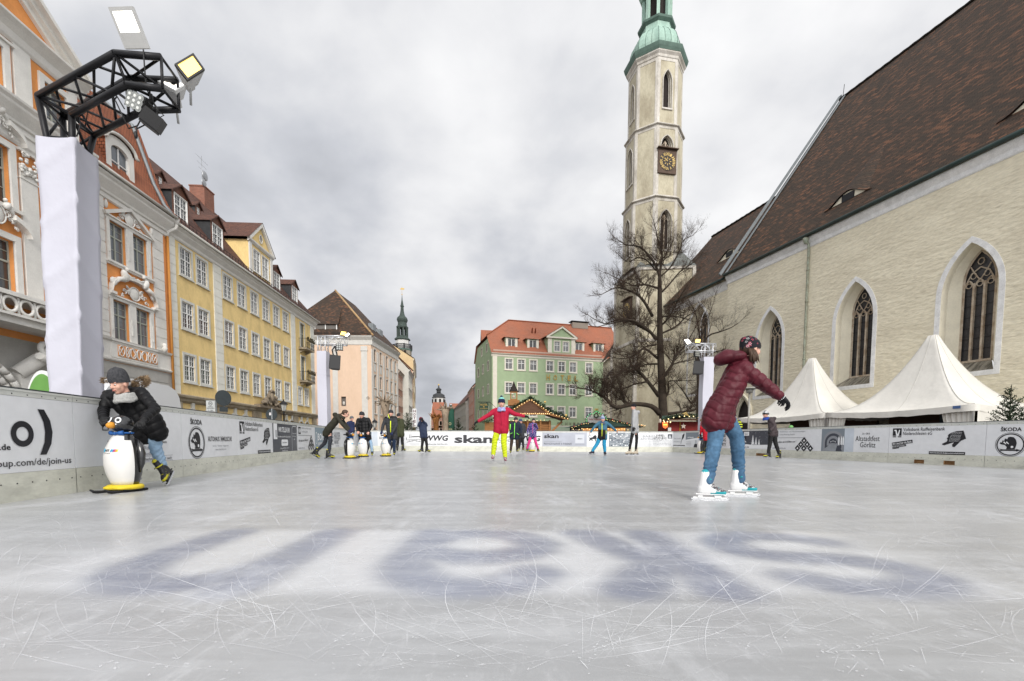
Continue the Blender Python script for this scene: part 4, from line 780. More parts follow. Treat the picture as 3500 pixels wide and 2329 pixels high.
 for (a, c) in ((19.62, 20.34), (16.1, 16.8), (22.1, 22.55)):
  q = b.mb(WHITEST); q.box(a, c, P_-.10, P_+.02, 6.1, 12.0); q.box(a-.04, c+.04, P_-.14, P_+.02, 12.52, 12.64); q.box(a, c, P_-.1, P_+.02, 14.3, 16.75); q.box(a-.03, c+.03, P_-.13, P_+.02, 11.4, 11.46); po = b.put(q, 'pilaster')
  q = b.mb(WHITEST); r = random.Random(4)
  for k in range(34): x = r.uniform(a-.02, c+.02); z = r.uniform(11.55, 12.5); q.ball((x, P_-.12-.06*r.random(), z), (.085, .06, .07), 6, 4, rot=Matrix.Rotation(r.uniform(-1, 1), 3, 'Y'))
  for x in (a+.06, c-.06): q.tube([(x+.10*(1-t/8)*math.cos(t*.8), P_-.2, 12.40+.10*(1-t/8)*math.sin(t*.8)) for t in range(8)], .03, 5)
  q.build('capital', po)
 for a, c in cw:
  for z, hgt in ((6.3, 2.35), (10.0, 2.35), (14.45, 1.8)):
   q = b.mb(WHITEST); q.box(a-.25, a, P_-.09, P_+.02, z-.02, z+hgt+.25); q.box(c, c+.25, P_-.09, P_+.02, z-.02, z+hgt+.25); q.box(a-.001, c+.001, P_-.088, P_+.02, z+hgt, z+hgt+.248); q.box(a-.33, c+.33, P_-.18, P_+.02, z-.16, z-.021)
   if z < 14:
    m_ = (a+c)/2; A_ = [(m_-1.25*math.cos(t), z+hgt+.25+.62*math.sin(t)) for t in np.linspace(.1, math.pi-.1, 13)]
    for i in (0, 1, 2, 3, 8, 9, 10, 11): e, f = A_[i], A_[i+1]; q.slab([(e[0], P_-.34, e[1]), (f[0], P_-.34, f[1]), (f[0], P_-.34, f[1]+.2), (e[0], P_-.34, e[1]+.2)], (0, .36, 0))
    relief(q, m_, z+hgt+.8, 1.6, 1.05, int(z+a), P_-.12)
   else: q.box(a-.40, c+.40, P_-.16, P_+.02, z+hgt+.26, z+hgt+.36)
   b.put(q, 'window_surround')
 q = b.mb(WHITEST); q.box(20.72, 20.95, P_-.09, P_+.02, 14.4, 16.5); q.box(22.0, 22.2, P_-.09, P_+.02, 14.4, 16.5); q.box(20.949, 22.001, P_-.088, P_+.02, 16.25, 16.5); q.box(20.7, 22.2, P_-.18, P_+.02, 14.28, 14.42); b.put(q, 'window_surround')
 for k, z in enumerate((17.56,)):      # pediment
  um, zA = 16.6, 21.55; q = b.mb(ORA); q.slab([(RL+.4, P_, z), (RR-.2, P_, z), (um, P_, zA-.25)], (0, .5, 0)); po = b.put(q, 'pediment'); q = b.mb(WHITEST)
  for s_ in (-1, 1):
   e = um+s_*6.35
   for (o_, a0, a1) in ((.16, -.62, -.38), (.34, -.38, -.16), (.62, -.16, .06)): q.slab([(e, P_-o_, z-.05+a0*.9), (um, P_-o_, zA+a0), (um, P_-o_, zA+a1), (e, P_-o_, z-.05+a1*.9)], (0, o_+.25, 0))
  q.build('raking_cornice', po); q = b.mb(WHITEST); q.tube([(um+1.6*math.cos(t), P_-.1, 18.95+.85*math.sin(t)) for t in np.linspace(0, 6.283, 26)], .22, 6); q.box(um+1.5, um+2.5, P_-.16, P_+.02, 18.3, 19.3); q.box(um-2.5, um-1.5, P_-.16, P_+.02, 18.3, 19.3); relief(q, um+.2, 18.9, 3.2, 1.5, 9, P_-.1, False); q.build('stucco_cartouche', po)
 # balcony and portal
 q = b.mb(WHITEST); z = 5.0; q.prism([(11.5, P_), (12.2, P_-1.3), (20.7, P_-1.3), (21.6, P_), (21.6, .0), (11.5, .0)], 'z', z, z+.26); q.prism([(11.4, P_), (12.1, P_-1.45), (20.8, P_-1.45), (21.7, P_), (21.7, 0), (11.4, 0)], 'z', z+.26, z+.36); q.prism([(11.4, P_), (12.1, P_-1.42), (20.8, P_-1.42), (21.7, P_), (21.7, 0), (11.4, 0)], 'z', 6.02, 6.18)
 for k in range(13):
  cx = 12.5+k*.64; q.tube([(cx+.27*math.cos(t), P_-1.3, 5.70+.27*math.sin(t)) for t in np.linspace(0, 6.283, 15)], .06, 6, cap=False)
  q.tube([(cx+.32, P_-1.3, 5.4), (cx+.32, P_-1.3, 6.0)], .045, 5)
 for k in range(3): q.tube([(20.95+.2*k+.13*math.cos(t), P_-1.0+.32*k, 5.7+.27*math.sin(t)) for t in np.linspace(0, 6.283, 13)], .06, 6)
 b.put(q, 'balcony')
 q = b.mb(WHITEST)
 for i, sc in enumerate((1.0, 1.12, 1.26)):
  A_ = [(16.7-1.75*sc*math.cos(t), 1.55+1.78*sc*math.sin(t)) for t in np.linspace(0, math.pi, 21)]
  for e, f in zip(A_, A_[1:]): q.tube([(e[0], P_-.12-.14*i, e[1]), (f[0], P_-.12-.14*i, f[1])], .12, 6)
 for s_ in (-1, 1):
  q.box(16.7+s_*2.4-.35, 16.7+s_*2.4+.35, P_-.45, P_+.02, GZ, 3.4); c_ = 16.7+s_*2.9
  q.tube([(c_+.35*(1-t/14)*math.cos(t*.6), P_-.6-.02*t, 4.3+.35*(1-t/14)*math.sin(t*.6)) for t in range(13)], [.14-.006*t for t in range(13)], 7); q.tube([(c_-.5, P_-.9, 4.0), (c_, P_-.7, 3.9), (c_+.5, P_-.8, 4.25), (c_+.9, P_-.7, 4.2)], [.15, .2, .17, .08], 8)
  q.tube([(16.7+s_*2.1, P_-.25, 3.2), (16.7+s_*2.9, P_-.55, 4.0), (16.7+s_*3.6, P_-1.0, 4.9)], [.3, .28, .22], 8)
 relief(q, 16.7, 4.2, 2.2, .9, 12, P_-.25); b.put(q, 'portal_surround')
 BLU = mat('blue_door_paint', (.02, .06, .16), .45, .2, 3); q = b.mb(BLU); q.box(15.0, 18.4, P_+.55, P_+.62, 1.5, 1.75)
 for s_ in (0, 1): q.box(15.05+s_*1.68, 16.67+s_*1.68, P_+.56, P_+.62, GZ, 1.5); q.box(15.25+s_*1.68, 16.45+s_*1.68, P_+.52, P_+.56, 0, 1.3)
 for t in np.linspace(.25, math.pi-.25, 9): q.tube([(16.7+.2*math.cos(t), P_+.58, 1.75+.2*math.sin(t)), (16.7+1.7*math.cos(t), P_+.58, 1.75+1.55*math.sin(t))], .028, 4)
 do = b.put(q, 'portal_door'); q = b.mb(GLASS); q.poly([(15, P_+.64, 1.5), (18.4, P_+.64, 1.5), (18.4, P_+.64, 3.4), (15, P_+.64, 3.4)]); q.build('fanlight', do)
 # mansard roof
 q = b.mb(TOR); pr = [(-.55, 14.4), (-.1, 14.9), (.5, 16.2), (1.6, 19.6), (3.2, 21.0), (6.5, 22.9)]
 for (ya, za), (yb, zb) in zip(pr, pr[1:]): q.quv([(8.5, ya, za), (29.42, ya, za), (29.42, yb, zb), (8.5, yb, zb)])
 q.use(BASEST); q.sheet([(y, z) for y, z in pr]+[(6.5, 14), (-.3, 14)], (), lambda a, c: (29.44, a, c)); q.use(TOR); q.quv([(8.5, 6.5, 22.9), (29.42, 6.5, 22.9), (29.42, 13, 14), (8.5, 13, 14)]); rf = b.put(q, 'roof')
 q = b.mb(TOR)
 for (ya, za), (yb, zb) in zip(pr, pr[1:]): q.quv([(29.2, ya-.06, za+.12), (29.62, ya-.06, za+.12), (29.62, yb-.06, zb+.12), (29.2, yb-.06, zb+.12)]); 
 q.use(ZINC); q.tube([(29.1, ya-.05, za+.08) for ya, za in pr], .10, 6); q.build('verge', rf)
 for u in (25.1,):
  w_ = 1.75; q = b.mb(WHITEST); top = [(u+w_/2-.62*math.cos(t), 16.1+.36*math.sin(t)) for t in np.linspace(0, math.pi, 11)]
  hole = [(u+w_/2-.62, 14.85)]+top+[(u+w_/2+.62, 14.85)]
  q.sheet([(u-.1, 14.5), (u+w_+.1, 14.5), (u+w_+.1, 16.5)]+[(u+w_/2+(.9)*math.cos(t), 16.45+.46*math.sin(t)) for t in np.linspace(0, math.pi, 11)]+[(u-.1, 16.5)], [hole], lambda a, c: (a, .0, c)); n = len(hole); k = q.addv([(a, 0, c) for a, c in hole]+[(a, .2, c) for a, c in hole])
  for i in range(n): j = (i+1) % n; q.face((k+i, k+j, k+n+j, k+n+i))
  ar_ = [(u+w_/2-1.02*math.cos(t), -.12, 16.5+.52*math.sin(t)) for t in np.linspace(0, math.pi, 13)]
  q.tube([(u-.28, -.12, 16.48)]+ar_+[(u+w_+.28, -.12, 16.48)], .09, 6); do = b.put(q, 'arched_dormer')
  q = b.mb(TOR); q.quv([(u-.1, 0, 14.5), (u-.1, 2.5, 14.5), (u-.1, 2.5, 16.5), (u-.1, 0, 16.5)]); q.quv([(u+w_+.1, 0, 14.5), (u+w_+.1, 2.5, 14.5), (u+w_+.1, 2.5, 16.5), (u+w_+.1, 0, 16.5)]); q.use(COP)
  A_ = [(u-.3, 16.5)]+[(x[0], x[2]+.08) for x in ar_]+[(u+w_+.3, 16.5)]
  for e, f in zip(A_, A_[1:]): q.poly([(e[0], -.2, e[1]), (f[0], -.2, f[1]), (f[0], 2.8, f[1]+.02), (e[0], 2.8, e[1]+.02)])
  q.build('cheek_and_roof', do)
  q = b.mb(FRAMEW); c_ = u+w_/2; q.box(c_-.03, c_+.03, .1, .15, 14.85, 16.4); q.box(c_-.62, c_+.62, .1, .149, 15.55, 15.6); q.box(c_-.62, c_-.55, .1, .15, 14.85, 16.1); q.box(c_+.55, c_+.62, .1, .15, 14.85, 16.1); q.box(c_-.62, c_+.62, .1, .148, 14.85, 14.92); q.build('casement', do); q = b.mb(GLASS2); q.sheet(hole, (), lambda a, c: (a, .16, c)); q.build('pane', do)
orange_house()
# ---------------- church ----------------
PLA = mat('church_roughcast', (.78, .72, .56), .95, .2, .8, .07, 4.0, fine=.10, stretch=(.55, 1, 1.5), c2=(.66, .60, .46))
PLS = mat('church_smooth_plaster', (.76, .71, .57), .9, .12, 1.5, .008, 20, fine=.04); LIME = mat('limewash_band', (.82, .82, .81), .85, .22, 2.5, .006, 25, fine=.08)
LEAD = mat('leaded_glass', (.035, .035, .038), .3, .5, 9, spec=.6, fine=.5); STN = mat('tracery_stone', (.52, .45, .36), .9, .4, 3, fine=.12, c2=(.30, .22, .15)); STREAK = mat('streaked_sill', (.34, .31, .25), .9, .7, 1.2, fine=.2, stretch=(6, 1, .8), c2=(.10, .09, .07), thr=(.35, .6))
TPL = mat('tower_plaster', (.47, .43, .32), .95, .3, .8, .02, 14, fine=.09, c2=(.33, .29, .21), thr=(.42, .66), stretch=(1, 1, .5)); TWH = mat('tower_band', (.58, .55, .50), .9, .35, 1.2, .008, 20, fine=.12, c2=(.36, .33, .28), stretch=(1, 1, .4))
PATI = mat('copper_patina', (.25, .37, .31), .75, .3, 1.3, .004, 10, fine=.12, c2=(.36, .50, .42), stretch=(1, 1, .3)); PATD = mat('copper_patina_dark', (.10, .16, .13), .7, .3, 2); GOLD = mat('gilding', (.55, .38, .12), .5); CLK = mat('clock_black', (.03, .024, .02), .6, .2, 3); CLF = mat('clock_brown', (.10, .065, .045), .7, .3, 4)
def garch(c, hw, zb, zs, zt, n=9):
 """pointed-arch outline, anticlockwise from bottom left"""
 r = ((zt-zs)**2+hw*hw)/(2*hw); R_ = [(c+hw-r+r*math.cos(a), zs+r*math.sin(a)) for a in np.linspace(0, math.asin(min(1, (zt-zs)/r)), n)]
 L_ = [(2*c-x, z) for x, z in R_][::-1]
 return [(c-hw, zb), (c+hw, zb)]+R_+L_[1:]
def gothic(b, c, zb, zt, hw=1.17, dep=.8, rec=.80, y=0., band=.24, lights=3, zs=None, name='gothic_window'):
 zs = zs or zt-2.35; O = garch(c, hw, zb, zs, zt); I = garch(c, hw*.56, zb+.62, zt-1.75, zt-.3)
 B_ = garch(c, hw+band, zb-band, zs, zt+band*1.25)
 q = b.mb(LIME)
 for i in range(len(O)): j = (i+1) % len(O); q.slab([(O[i][0], y-.02, O[i][1]), (B_[i][0], y-.02, B_[i][1]), (B_[j][0], y-.02, B_[j][1]), (O[j][0], y-.02, O[j][1])], (0, .03, 0))
 o = b.put(q, name)
 q = b.mb(PLS)      # splayed reveal
 n = len(O); k = q.addv([(x, y, z) for x, z in O]+[(x, y+dep*.5, z) for x, z in [(c+(x-c)*.96, z) for x, z in O]]+[(x, y+dep, z) for x, z in I])
 for i in range(1, n):
  j = (i+1) % n; q.face((k+i, k+j, k+n+j, k+n+i)); q.face((k+n+i, k+n+j, k+2*n+j, k+2*n+i))
 q.use(STREAK); q.poly([(O[0][0], y, O[0][1]), (O[1][0], y, O[1][1]), (I[1][0], y+dep, I[1][1]), (I[0][0], y+dep, I[0][1])]); q.use(STN); q.box(c-hw*.58, c+hw*.58, y+dep-.12, y+dep+.05, zb+.55, zb+.66); q.build('reveal', o)
 q = b.mb(LEAD); q.sheet(I, (), lambda a, z: (a, y+dep+.06, z)); q.build('leaded_pane', o)
 q = b.mb(STN); w = hw*.56; yy = y+dep-.03; zz = zt-2.1
 P_ = [(x, yy, z) for x, z in I]; q.tube(P_[1:]+[P_[0]], .06, 4, smooth=False)
 xs = [c-w+2*w*i/lights for i in range(lights+1)]
 for x in xs[1:-1]: q.box(x-.045, x+.045, yy-.05, yy+.1, zb+.62, zz+.25)
 lw = 2*w/lights
 for i in range(lights):
  m_ = (xs[i]+xs[i+1])/2; a_ = garch(m_, lw/2, zz-.15, zz-.1, zz+.42, 6); q.tube([(x, yy, z) for x, z in a_[1:]], .04, 4, smooth=False)
  q.tube([(m_+.12*math.cos(t), yy, zz+.17+.12*math.sin(t)) for t in np.linspace(0, 6.283, 9)], .025, 4)
 top = zt-.75
 for s_ in (-1, 1):
  q.tube([(c+s_*w, yy, zz+.1), (c+s_*w*.55, yy, zz+.75), (c, yy, zz+1.0)], .03, 4, smooth=False); q.tube([(c, yy, zz+.35), (c+s_*w*.4, yy, zz+.8), (c+s_*w*.62, yy, zz+1.1)], .03, 4, smooth=False)
  q.tube([(c+s_*w*.42+.12*math.cos(t), yy, zz+.62+.15*math.sin(t)) for t in np.linspace(0, 6.283, 9)], .022, 4)
 q.tube([(c+.13*math.cos(t), yy, zz+1.28+.16*math.sin(t)) for t in np.linspace(0, 6.283, 9)], .025, 4); q.build('tracery', o)
 q = b.mb(IRON)
 z = zb+1.2
 while z < zs: q.box(c-w, c+w, yy+.06, yy+.075, z, z+.025); z += .55
 q.build('glazing_bars', o); return O
def eye(b, u, z0, L_, hh, yb, zb, slope, name='eyebrow_dormer'):
 """eyebrow dormer: a low lens-shaped opening whose tiles swell out of the slope"""
 f = lambda t: math.cos(t*math.pi/2)**2; N_ = 24; T = [-1+2*i/N_ for i in range(N_+1)]
 y0 = yb; q = b.mb(PLS); P_ = [(u+L_*t, z0+hh*f(t)) for t in T]
 q.sheet([(u-L_, z0-.02)]+P_[::1]+[(u+L_, z0-.02)] if 0 else P_, (), lambda a, z: (a, y0, z)); o = b.put(q, name)
 q = b.mb(TOLD); d = 2.6
 for i in range(N_):
  a, c = P_[i], P_[i+1]; ya = y0+hh*f(T[i])/slope*1.0+d*f(T[i]); yc = y0+hh*f(T[i+1])/slope+d*f(T[i+1]); za = z0+(ya-y0)*slope; zc = z0+(yc-y0)*slope
  q.quv([(a[0], y0-.14, a[1]+.02), (c[0], y0-.14, c[1]+.02), (c[0], yc, zc+.03), (a[0], ya, za+.03)], u0=a[0])
 q.build('roof', o); q = b.mb(IRON); q.box(u-.4, u+.4, y0-.06, y0+.02, z0+.06, z0+hh*.80); q.use(FRAMEW); q.build('window', o)
 return o
def church():
 b = Bld('church_nave', 'long Gothic church nave with roughcast wall, pointed windows and huge dark tiled roof', 'church', (18.3, 39.05), (.2815, -1), -.35)
 W_ = [(4.22, 3.9+.16, 10.45), (10.68, 4.06, 10.45), (16.46, 4.06, 10.45), (22.6, 4.06, 10.45)]
 hs = [garch(c, 1.17, zb, zt-2.35, zt) for c, zb, zt in W_]
 door = garch(1.6, 1.0, GZ, 2.6, 4.3)
 b.wall(PLA, -.35, 31, GZ, 15.0, hs+[door], depth=.03, side=None)
 for c, zb, zt in W_: gothic(b, c, zb, zt)
 q = b.mb(PLA); q.poly([(-.35, 0, GZ), (-.35, 22, GZ), (-.35, 22, 14.4), (-.35, 0, 14.4)]); q.poly([(-.35, -.1, 14.3), (-.35, 23, 14.3), (-.35, 11.44, 31.0)]); q.poly([(31, 0, GZ), (31, 22, GZ), (31, 22, 14.4), (31, 0, 14.4)]); b.put(q, 'gable_wall')
 q = b.mb(PLS)
 for i, k in enumerate((1.16, 1.0, .86, .74)): q.tube([(1.6+(x-1.6)*k, -.06+.13*i, z if z < GZ+.1 else z*1-(1-k)*1.0) for x, z in (door[1:]+[door[0]])], .10, 6)
 dd = b.put(q, 'portal'); q = b.mb(mat('old_door', (.035, .03, .028), .6, .3, 5)); q.sheet(door, (), lambda a, z: (a, .5, z)); q.build('door_leaf', dd)
 q = b.mb(LIME); moulding(q, -.4, 31, [(.02, 13.78), (.06, 13.84), (.08, 14.05), (.2, 14.25), (.26, 14.42)]); b.put(q, 'eaves_band')
 q = b.mb(mat('copper_gutter', (.035, .06, .055), .5, .4, 2)); q.tube([(-.4, -.42, 14.52), (31, -.42, 14.52)], .12, 8); b.put(q, 'gutter')
 q = b.mb(mat('green_downpipe', (.36, .41, .33), .6, .45, 3, fine=.15, c2=(.22, .20, .14))); q.tube([(7.35, -.42, 14.5), (7.37, -.3, 14.2), (7.4, -.13, 13.9), (7.4, -.13, 3.0), (7.4, -.13, GZ)], .075, 8)
 q.lathe([(.08, 0), (.2, .3), (.2, .36)], 8, (7.35, -.35, 14.0))
 for z in (12.2, 10.1, 8.4, 6.2): q.lathe([(.10, 0), (.10, .08)], 8, (7.4, -.13, z))
 b.put(q, 'downpipe')
 sl = (31.0-14.5)/(11.44+.45); q = b.mb(TOLD); q.quv([(-.5, -.45, 14.5), (31.2, -.45, 14.5), (31.2, 11.44, 31.0), (-.5, 11.44, 31.0)]); q.quv([(31.2, 23.4, 14.5), (-.5, 23.4, 14.5), (-.5, 11.44, 31.0), (31.2, 11.44, 31.0)]); rf = b.put(q, 'roof')
 q = b.mb(TOLD); q.tube([(-.5+k*.35, 11.44, 31.06+.03*(k % 2)) for k in range(91)], .11, 6); q.build('ridge_tiles', rf)
 q = b.mb(ZINC); q.slab([(-.62, -.6, 14.5), (-.62, 11.44, 31.15), (-.62, 11.44, 31.4), (-.62, -.75, 14.65)], (.16, 0, 0)); q.slab([(-.62, 23.5, 14.5), (-.62, 11.44, 31.15), (-.62, 11.44, 31.4), (-.62, 23.6, 14.65)], (.3, 0, 0)); q.slab([(-.1, -.5, 14.56), (-.1, 11.4, 31.08), (.12, 11.4, 31.08), (.12, -.5, 14.56)], (0, -.03, .03)); q.build('verge', rf)
 q = b.mb(IRON); q.tube([(-.2, 11.44, 31), (-.1, 11.44, 32.1)], .03, 4); q.build('ridge_spike', rf)
 for u, L_ in ((9.4, 1.55), (18.9, 2.1)): eye(b, u, 15.95, L_, .62 if u < 10 else .85, .68, 0, sl)
 c = Bld('church_choir', 'lower church choir between the nave gable and the tower, half hidden by the bare tree', 'church', (18.3, 39.05), (.2815, -1), -13.0)
 ce = -4.35; h2 = garch(ce, 1.35, 5.0, 11.0, 13.25)
 c.wall(PLA, -13, -.36, GZ, 14.95, [h2], y=.28, depth=.03); gothic(c, ce, 5.0, 13.25, hw=1.35, y=.28, band=.2)
 q = c.mb(LIME); moulding(q, -13, -.62, [(.02, 13.5), (.06, 13.6), (.12, 13.9), (.2, 14.2)], y=.28); moulding(q, -13, -.62, [(.05, 7.6), (.25, 7.9), (.05, 8.05)], y=.28) if 0 else None; c.put(q, 'eaves_band')
 q = c.mb(TOLD); q.quv([(-13, -.25, 14.45), (-.62, -.25, 14.45), (-.62, 8.4, 23.9), (-13, 8.4, 23.9)]); q.quv([(-.62, 17, 14.45), (-13, 17, 14.45), (-13, 8.4, 23.9), (-.62, 8.4, 23.9)]); rf = c.put(q, 'roof')
 q = c.mb(TOLD); q.tube([(-13+k*.35, 8.4, 23.98+.04*(k % 2)) for k in range(36)], .10, 6); q.build('ridge_tiles', rf); sl2 = (23.9-14.45)/8.65
 eye(c, -3.0, 17.3, 1.6, .62, 2.35, 0, sl2)
 q = c.mb(mat('copper_gutter', None)); q.tube([(-13, -.25, 14.35), (-.6, -.25, 14.35)], .1, 8); c.put(q, 'gutter')
church()
def tower():
 cx, cy = 15.0, 50.45; t0 = R(-101.5+22.5)     # front face normal
 o = thing('church_tower', 'tall slender octagonal church tower with green copper dome and gilded clock', 'church tower', (cx, cy, GZ)); M0 = Matrix.Translation((0, 0, -GZ))
 ph = R(-101.5)
 def oc(m, prof, nm, par=None): q = MB(m); q.M = M0; q.lathe(prof, 8, smooth=False, ph=ph); return q.build(nm, par or o)
 secs = [(18.6, 25.1, 3.04), (25.35, 32.2, 2.90), (32.4, 38.8, 2.72)]
 face = lambda k: t0+k*R(45)
 def fr(k, r): a = face(k); ap = r*math.cos(R(22.5)); return Matrix.Translation((ap*math.cos(a), ap*math.sin(a), -GZ)) @ Matrix.Rotation(a+R(90), 4, 'Z')
 q = MB(TPL); q.M = M0
 for z0, z1, r in secs: 
  for k in range(8):
   hw = r*math.sin(R(22.5)); hole = []; z_ = {18.6: (garch(0, .62, 20.0, 22.9, 24.0)), 25.35: (garch(0, .66, 30.05, 30.3, 31.3) if k == 0 else garch(0, .66, 27.4, 29.9, 31.3)), 32.4: garch(0, .48, 34.0, 36.6, 37.7)}[z0]
   if k % 2 == 0: hole = [z_]
   q.M = fr(k, r); q.sheet([(-hw, z0), (hw, z0), (hw, z1), (-hw, z1)], hole, lambda a, c: (a, 0, c))
   if hole:
    n = len(z_); b0 = q.addv([(x, 0, z) for x, z in z_]+[(x*.75, .5, z) for x, z in z_])
    for i in range(n): j = (i+1) % n; q.face((b0+i, b0+j, b0+n+j, b0+n+i))
 q.build('shaft', o)
 for z0, z1, r in secs:
  q = MB(TWH)
  for k in range(8):
   q.M = fr(k, r); hw = r*math.sin(R(22.5))
   q.box(-hw-.01, -hw+.26, -.035, .02, z0, z1); q.box(hw-.26, hw+.01, -.034, .02, z0, z1); q.box(-hw+.26, hw-.26, -.03, .02, z1-.28, z1)
  q.build('corner_strips', o)
  for k in range(0, 8, 2):
   z_ = {18.6: garch(0, .62, 20.0, 22.9, 24.0), 25.35: garch(0, .66, 30.05, 30.3, 31.3) if k == 0 else garch(0, .66, 27.4, 29.9, 31.3), 32.4: garch(0, .48, 34.0, 36.6, 37.7)}[z0]; zb, zt = z_[0][1], max(p[1] for p in z_)
   q = MB(TWH); q.M = fr(k, r)
   for s_, y_, rr in ((1.06, -.05, .06), (.88, .16, .05), (.72, .34, .045)): q.tube([(x*s_, y_, z) for x, z in z_[1:]+[z_[0]]], rr, 5, smooth=False)
   q.box(z_[0][0]-.1, z_[1][0]+.1, -.12, .1, zb-.14, zb); w_ = q.build('belfry_window', o)
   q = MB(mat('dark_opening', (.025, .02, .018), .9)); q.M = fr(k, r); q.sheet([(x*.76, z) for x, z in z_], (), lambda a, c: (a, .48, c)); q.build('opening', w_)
   if z0 < 32: 
    q = MB(STN); q.M = fr(k, r); q.box(-.05, .05, .30, .42, zb, zt-.45); 
    for s_ in (-1, 1): q.tube([(s_*.46, .36, zt-1.05), (s_*.3, .36, zt-.72), (0, .36, zt-.95)], .035, 4); q.tube([(s_*.25, .36, zt-.75), (0, .36, zt-.35)], .035, 4)
    q.tube([(.14*math.cos(t), .36, zt-.55+.14*math.sin(t)) for t in np.linspace(0, 6.283, 9)], .03, 4); q.build('tracery', w_)
 for z, r in ((25.1, 3.04), (32.2, 2.90)): oc(TWH, [(r, z-.02), (r+.22, z+.05), (r+.24, z+.10), (r-.06, z+.34)], 'string_course')
 oc(TWH, [(2.70, 38.75), (2.82, 38.85), (2.86, 39.05), (3.04, 39.25), (3.06, 39.4), (2.7, 39.42)], 'cornice'); oc(PATD, [(3.08, 39.36), (3.2, 39.62), (3.28, 39.92), (3.26, 39.98), (2.6, 40.1)], 'copper_eaves')
 dome = [(2.45, 40.0), (2.62, 40.3), (2.68, 40.7), (2.62, 41.2), (2.45, 41.7), (2.15, 42.15), (1.86, 42.42), (1.76, 42.5)]; d = oc(PATI, dome, 'copper_dome')
 q = MB(PATD); q.M = M0
 for k in range(8):
  for f in (0, .33, .66):
   a = ph+R(45)*(k+f); kk = math.cos(R(22.5))/math.cos(R(45)*f-R(22.5)); q.tube([((r+.015)*kk*math.cos(a), (r+.015)*kk*math.sin(a), z) for r, z in dome], .02, 3)
 q.build('seam', d)
 oc(PATI, [(1.72, 42.5), (1.62, 42.9), (1.62, 43.2)], 'drum'); oc(PATD, [(1.66, 43.2), (1.9, 43.4), (1.94, 43.6), (1.6, 43.68)], 'drum_cornice')
 q = MB(PATI); q.M = M0
 for k in range(8): a = ph+R(45)*k; q.M = M0 @ Matrix.Rotation(a, 4, 'Z'); q.box(1.2, 1.52, -.15, .15, 43.6, 46.6)
 q.build('lantern_posts', o); oc(mat('dark_opening', None), [(.9, 43.6), (.9, 46.6)], 'lantern_core'); oc(PATI, [(1.65, 46.5), (1.85, 46.8), (1.9, 47.0), (1.5, 47.3), (1.45, 48.8), (1.0, 49.9), (.35, 51.2), (.2, 54.5), (.05, 56)], 'lantern_roof')
 # clock on the front face
 def clock(M, w, h, nm='clock'):
  q = MB(CLF); q.M = M; q.box(-w/2, w/2, -.16, .02, 0, h); q.box(-w/2-.12, w/2+.12, -.42, .02, h+.04, h+.12); c = q.build(nm, o)
  q = MB(CLK); q.M = M; q.M = M @ Matrix.Translation((0, -.17, h/2)) @ Matrix.Rotation(R(90), 4, 'X'); q.lathe([(w*.45, -.01), (w*.45, .02)], 28, smooth=False); q.build('dial', c)
  q = MB(GOLD); q.M = M; r = w*.35
  for i, s_ in enumerate(('XII', 'XI', 'X', 'IX', 'VIII', 'VII', 'VI', 'V', 'IV', 'III', 'II', 'I')):
   a = R(90+30*i); text(q, s_, Matrix.Translation((r*math.cos(a), -.20, h/2+r*math.sin(a))) @ Matrix.Rotation(R(90), 4, 'X') @ Matrix.Rotation(a-R(90), 4, 'Z'), w*(.055+.045*len(s_)), w*.15, .02)
  q.M = M @ Matrix.Translation((0, -.20, h/2)) @ Matrix.Rotation(R(90), 4, 'X')
  for a, l, ww in ((R(150), .30, .035), (R(128), .20, .045)): q.slab([(0-ww*math.sin(a), ww*math.cos(a), .01), (w*l*math.cos(a), w*l*math.sin(a), .01), (ww*math.sin(a), -ww*math.cos(a), .01)], (0, 0, .01))
  for i in range(8): a = R(45*i); q.slab([(.12*w*math.cos(a-.2), .12*w*math.sin(a-.2), 0), (.24*w*math.cos(a), .24*w*math.sin(a), 0), (.12*w*math.cos(a+.2), .12*w*math.sin(a+.2), 0)], (0, 0, .005))
  q.build('numerals_and_hands', c)
  q = MB(CLF); q.M = M
  return c
 clock(fr(0, 2.90) @ Matrix.Translation((0, -.02, 27.5)), 2.0, 2.3)
 # square base, front corner towards the rink
 B0 = [Vector((12.95, 48.05)), Vector((18.45, 47.45)), Vector((18.9, 52.9)), Vector((13.4, 53.5))]; B0 = [B0[0], B0[1], B0[2], Vector((11.85, 53.3))]
 def pl(s, m, z0, z1, nm):
  q = MB(m); q.M = Matrix.Translation((-cx, -cy, -GZ)); c = sum(B0, Vector((0, 0)))/4; P_ = [c+(p-c)*s for p in B0]; q.slab([(p.x, p.y, z0) for p in P_], (0, 0, z1-z0)); return q.build(nm, o), P_
 pl(1.0, TPL, 11.0, 18.2, 'square_base'); pl(1.07, TPL, GZ, 10.9, 'plinth'); pl(1.10, TWH, 10.8, 11.1, 'string_course'); pl(1.05, TWH, 18.1, 18.35, 'string_course')
 q = MB(mat('lead_roof', (.17, .18, .17), .7, .3, 2)); q.M = Matrix.Translation((-cx, -cy, -GZ)); c = sum(B0, Vector((0, 0)))/4; P_ = [c+(p-c)*1.06 for p in B0]
 for i in range(4): a, d_ = P_[i], P_[(i+1) % 4]; a2, d2 = c+(a-c)*.62, c+(d_-c)*.62; q.poly([(a.x, a.y, 18.35), (d_.x, d_.y, 18.35), (d2.x, d2.y, 20.2), (a2.x, a2.y, 20.2)])
 q.build('skirt_roof', o)
 q = MB(TWH); q.M = Matrix.Translation((-cx, -cy, -GZ))
 for p in B0[:2]+B0[3:]: q.box(p.x-.16, p.x+.16, p.y-.16, p.y+.16, 11.1, 18.1); p2 = c+(p-c)*1.07; q.box(p2.x-.18, p2.x+.18, p2.y-.18, p2.y+.18, GZ, 10.8)
 q.build('corner_strips', o)
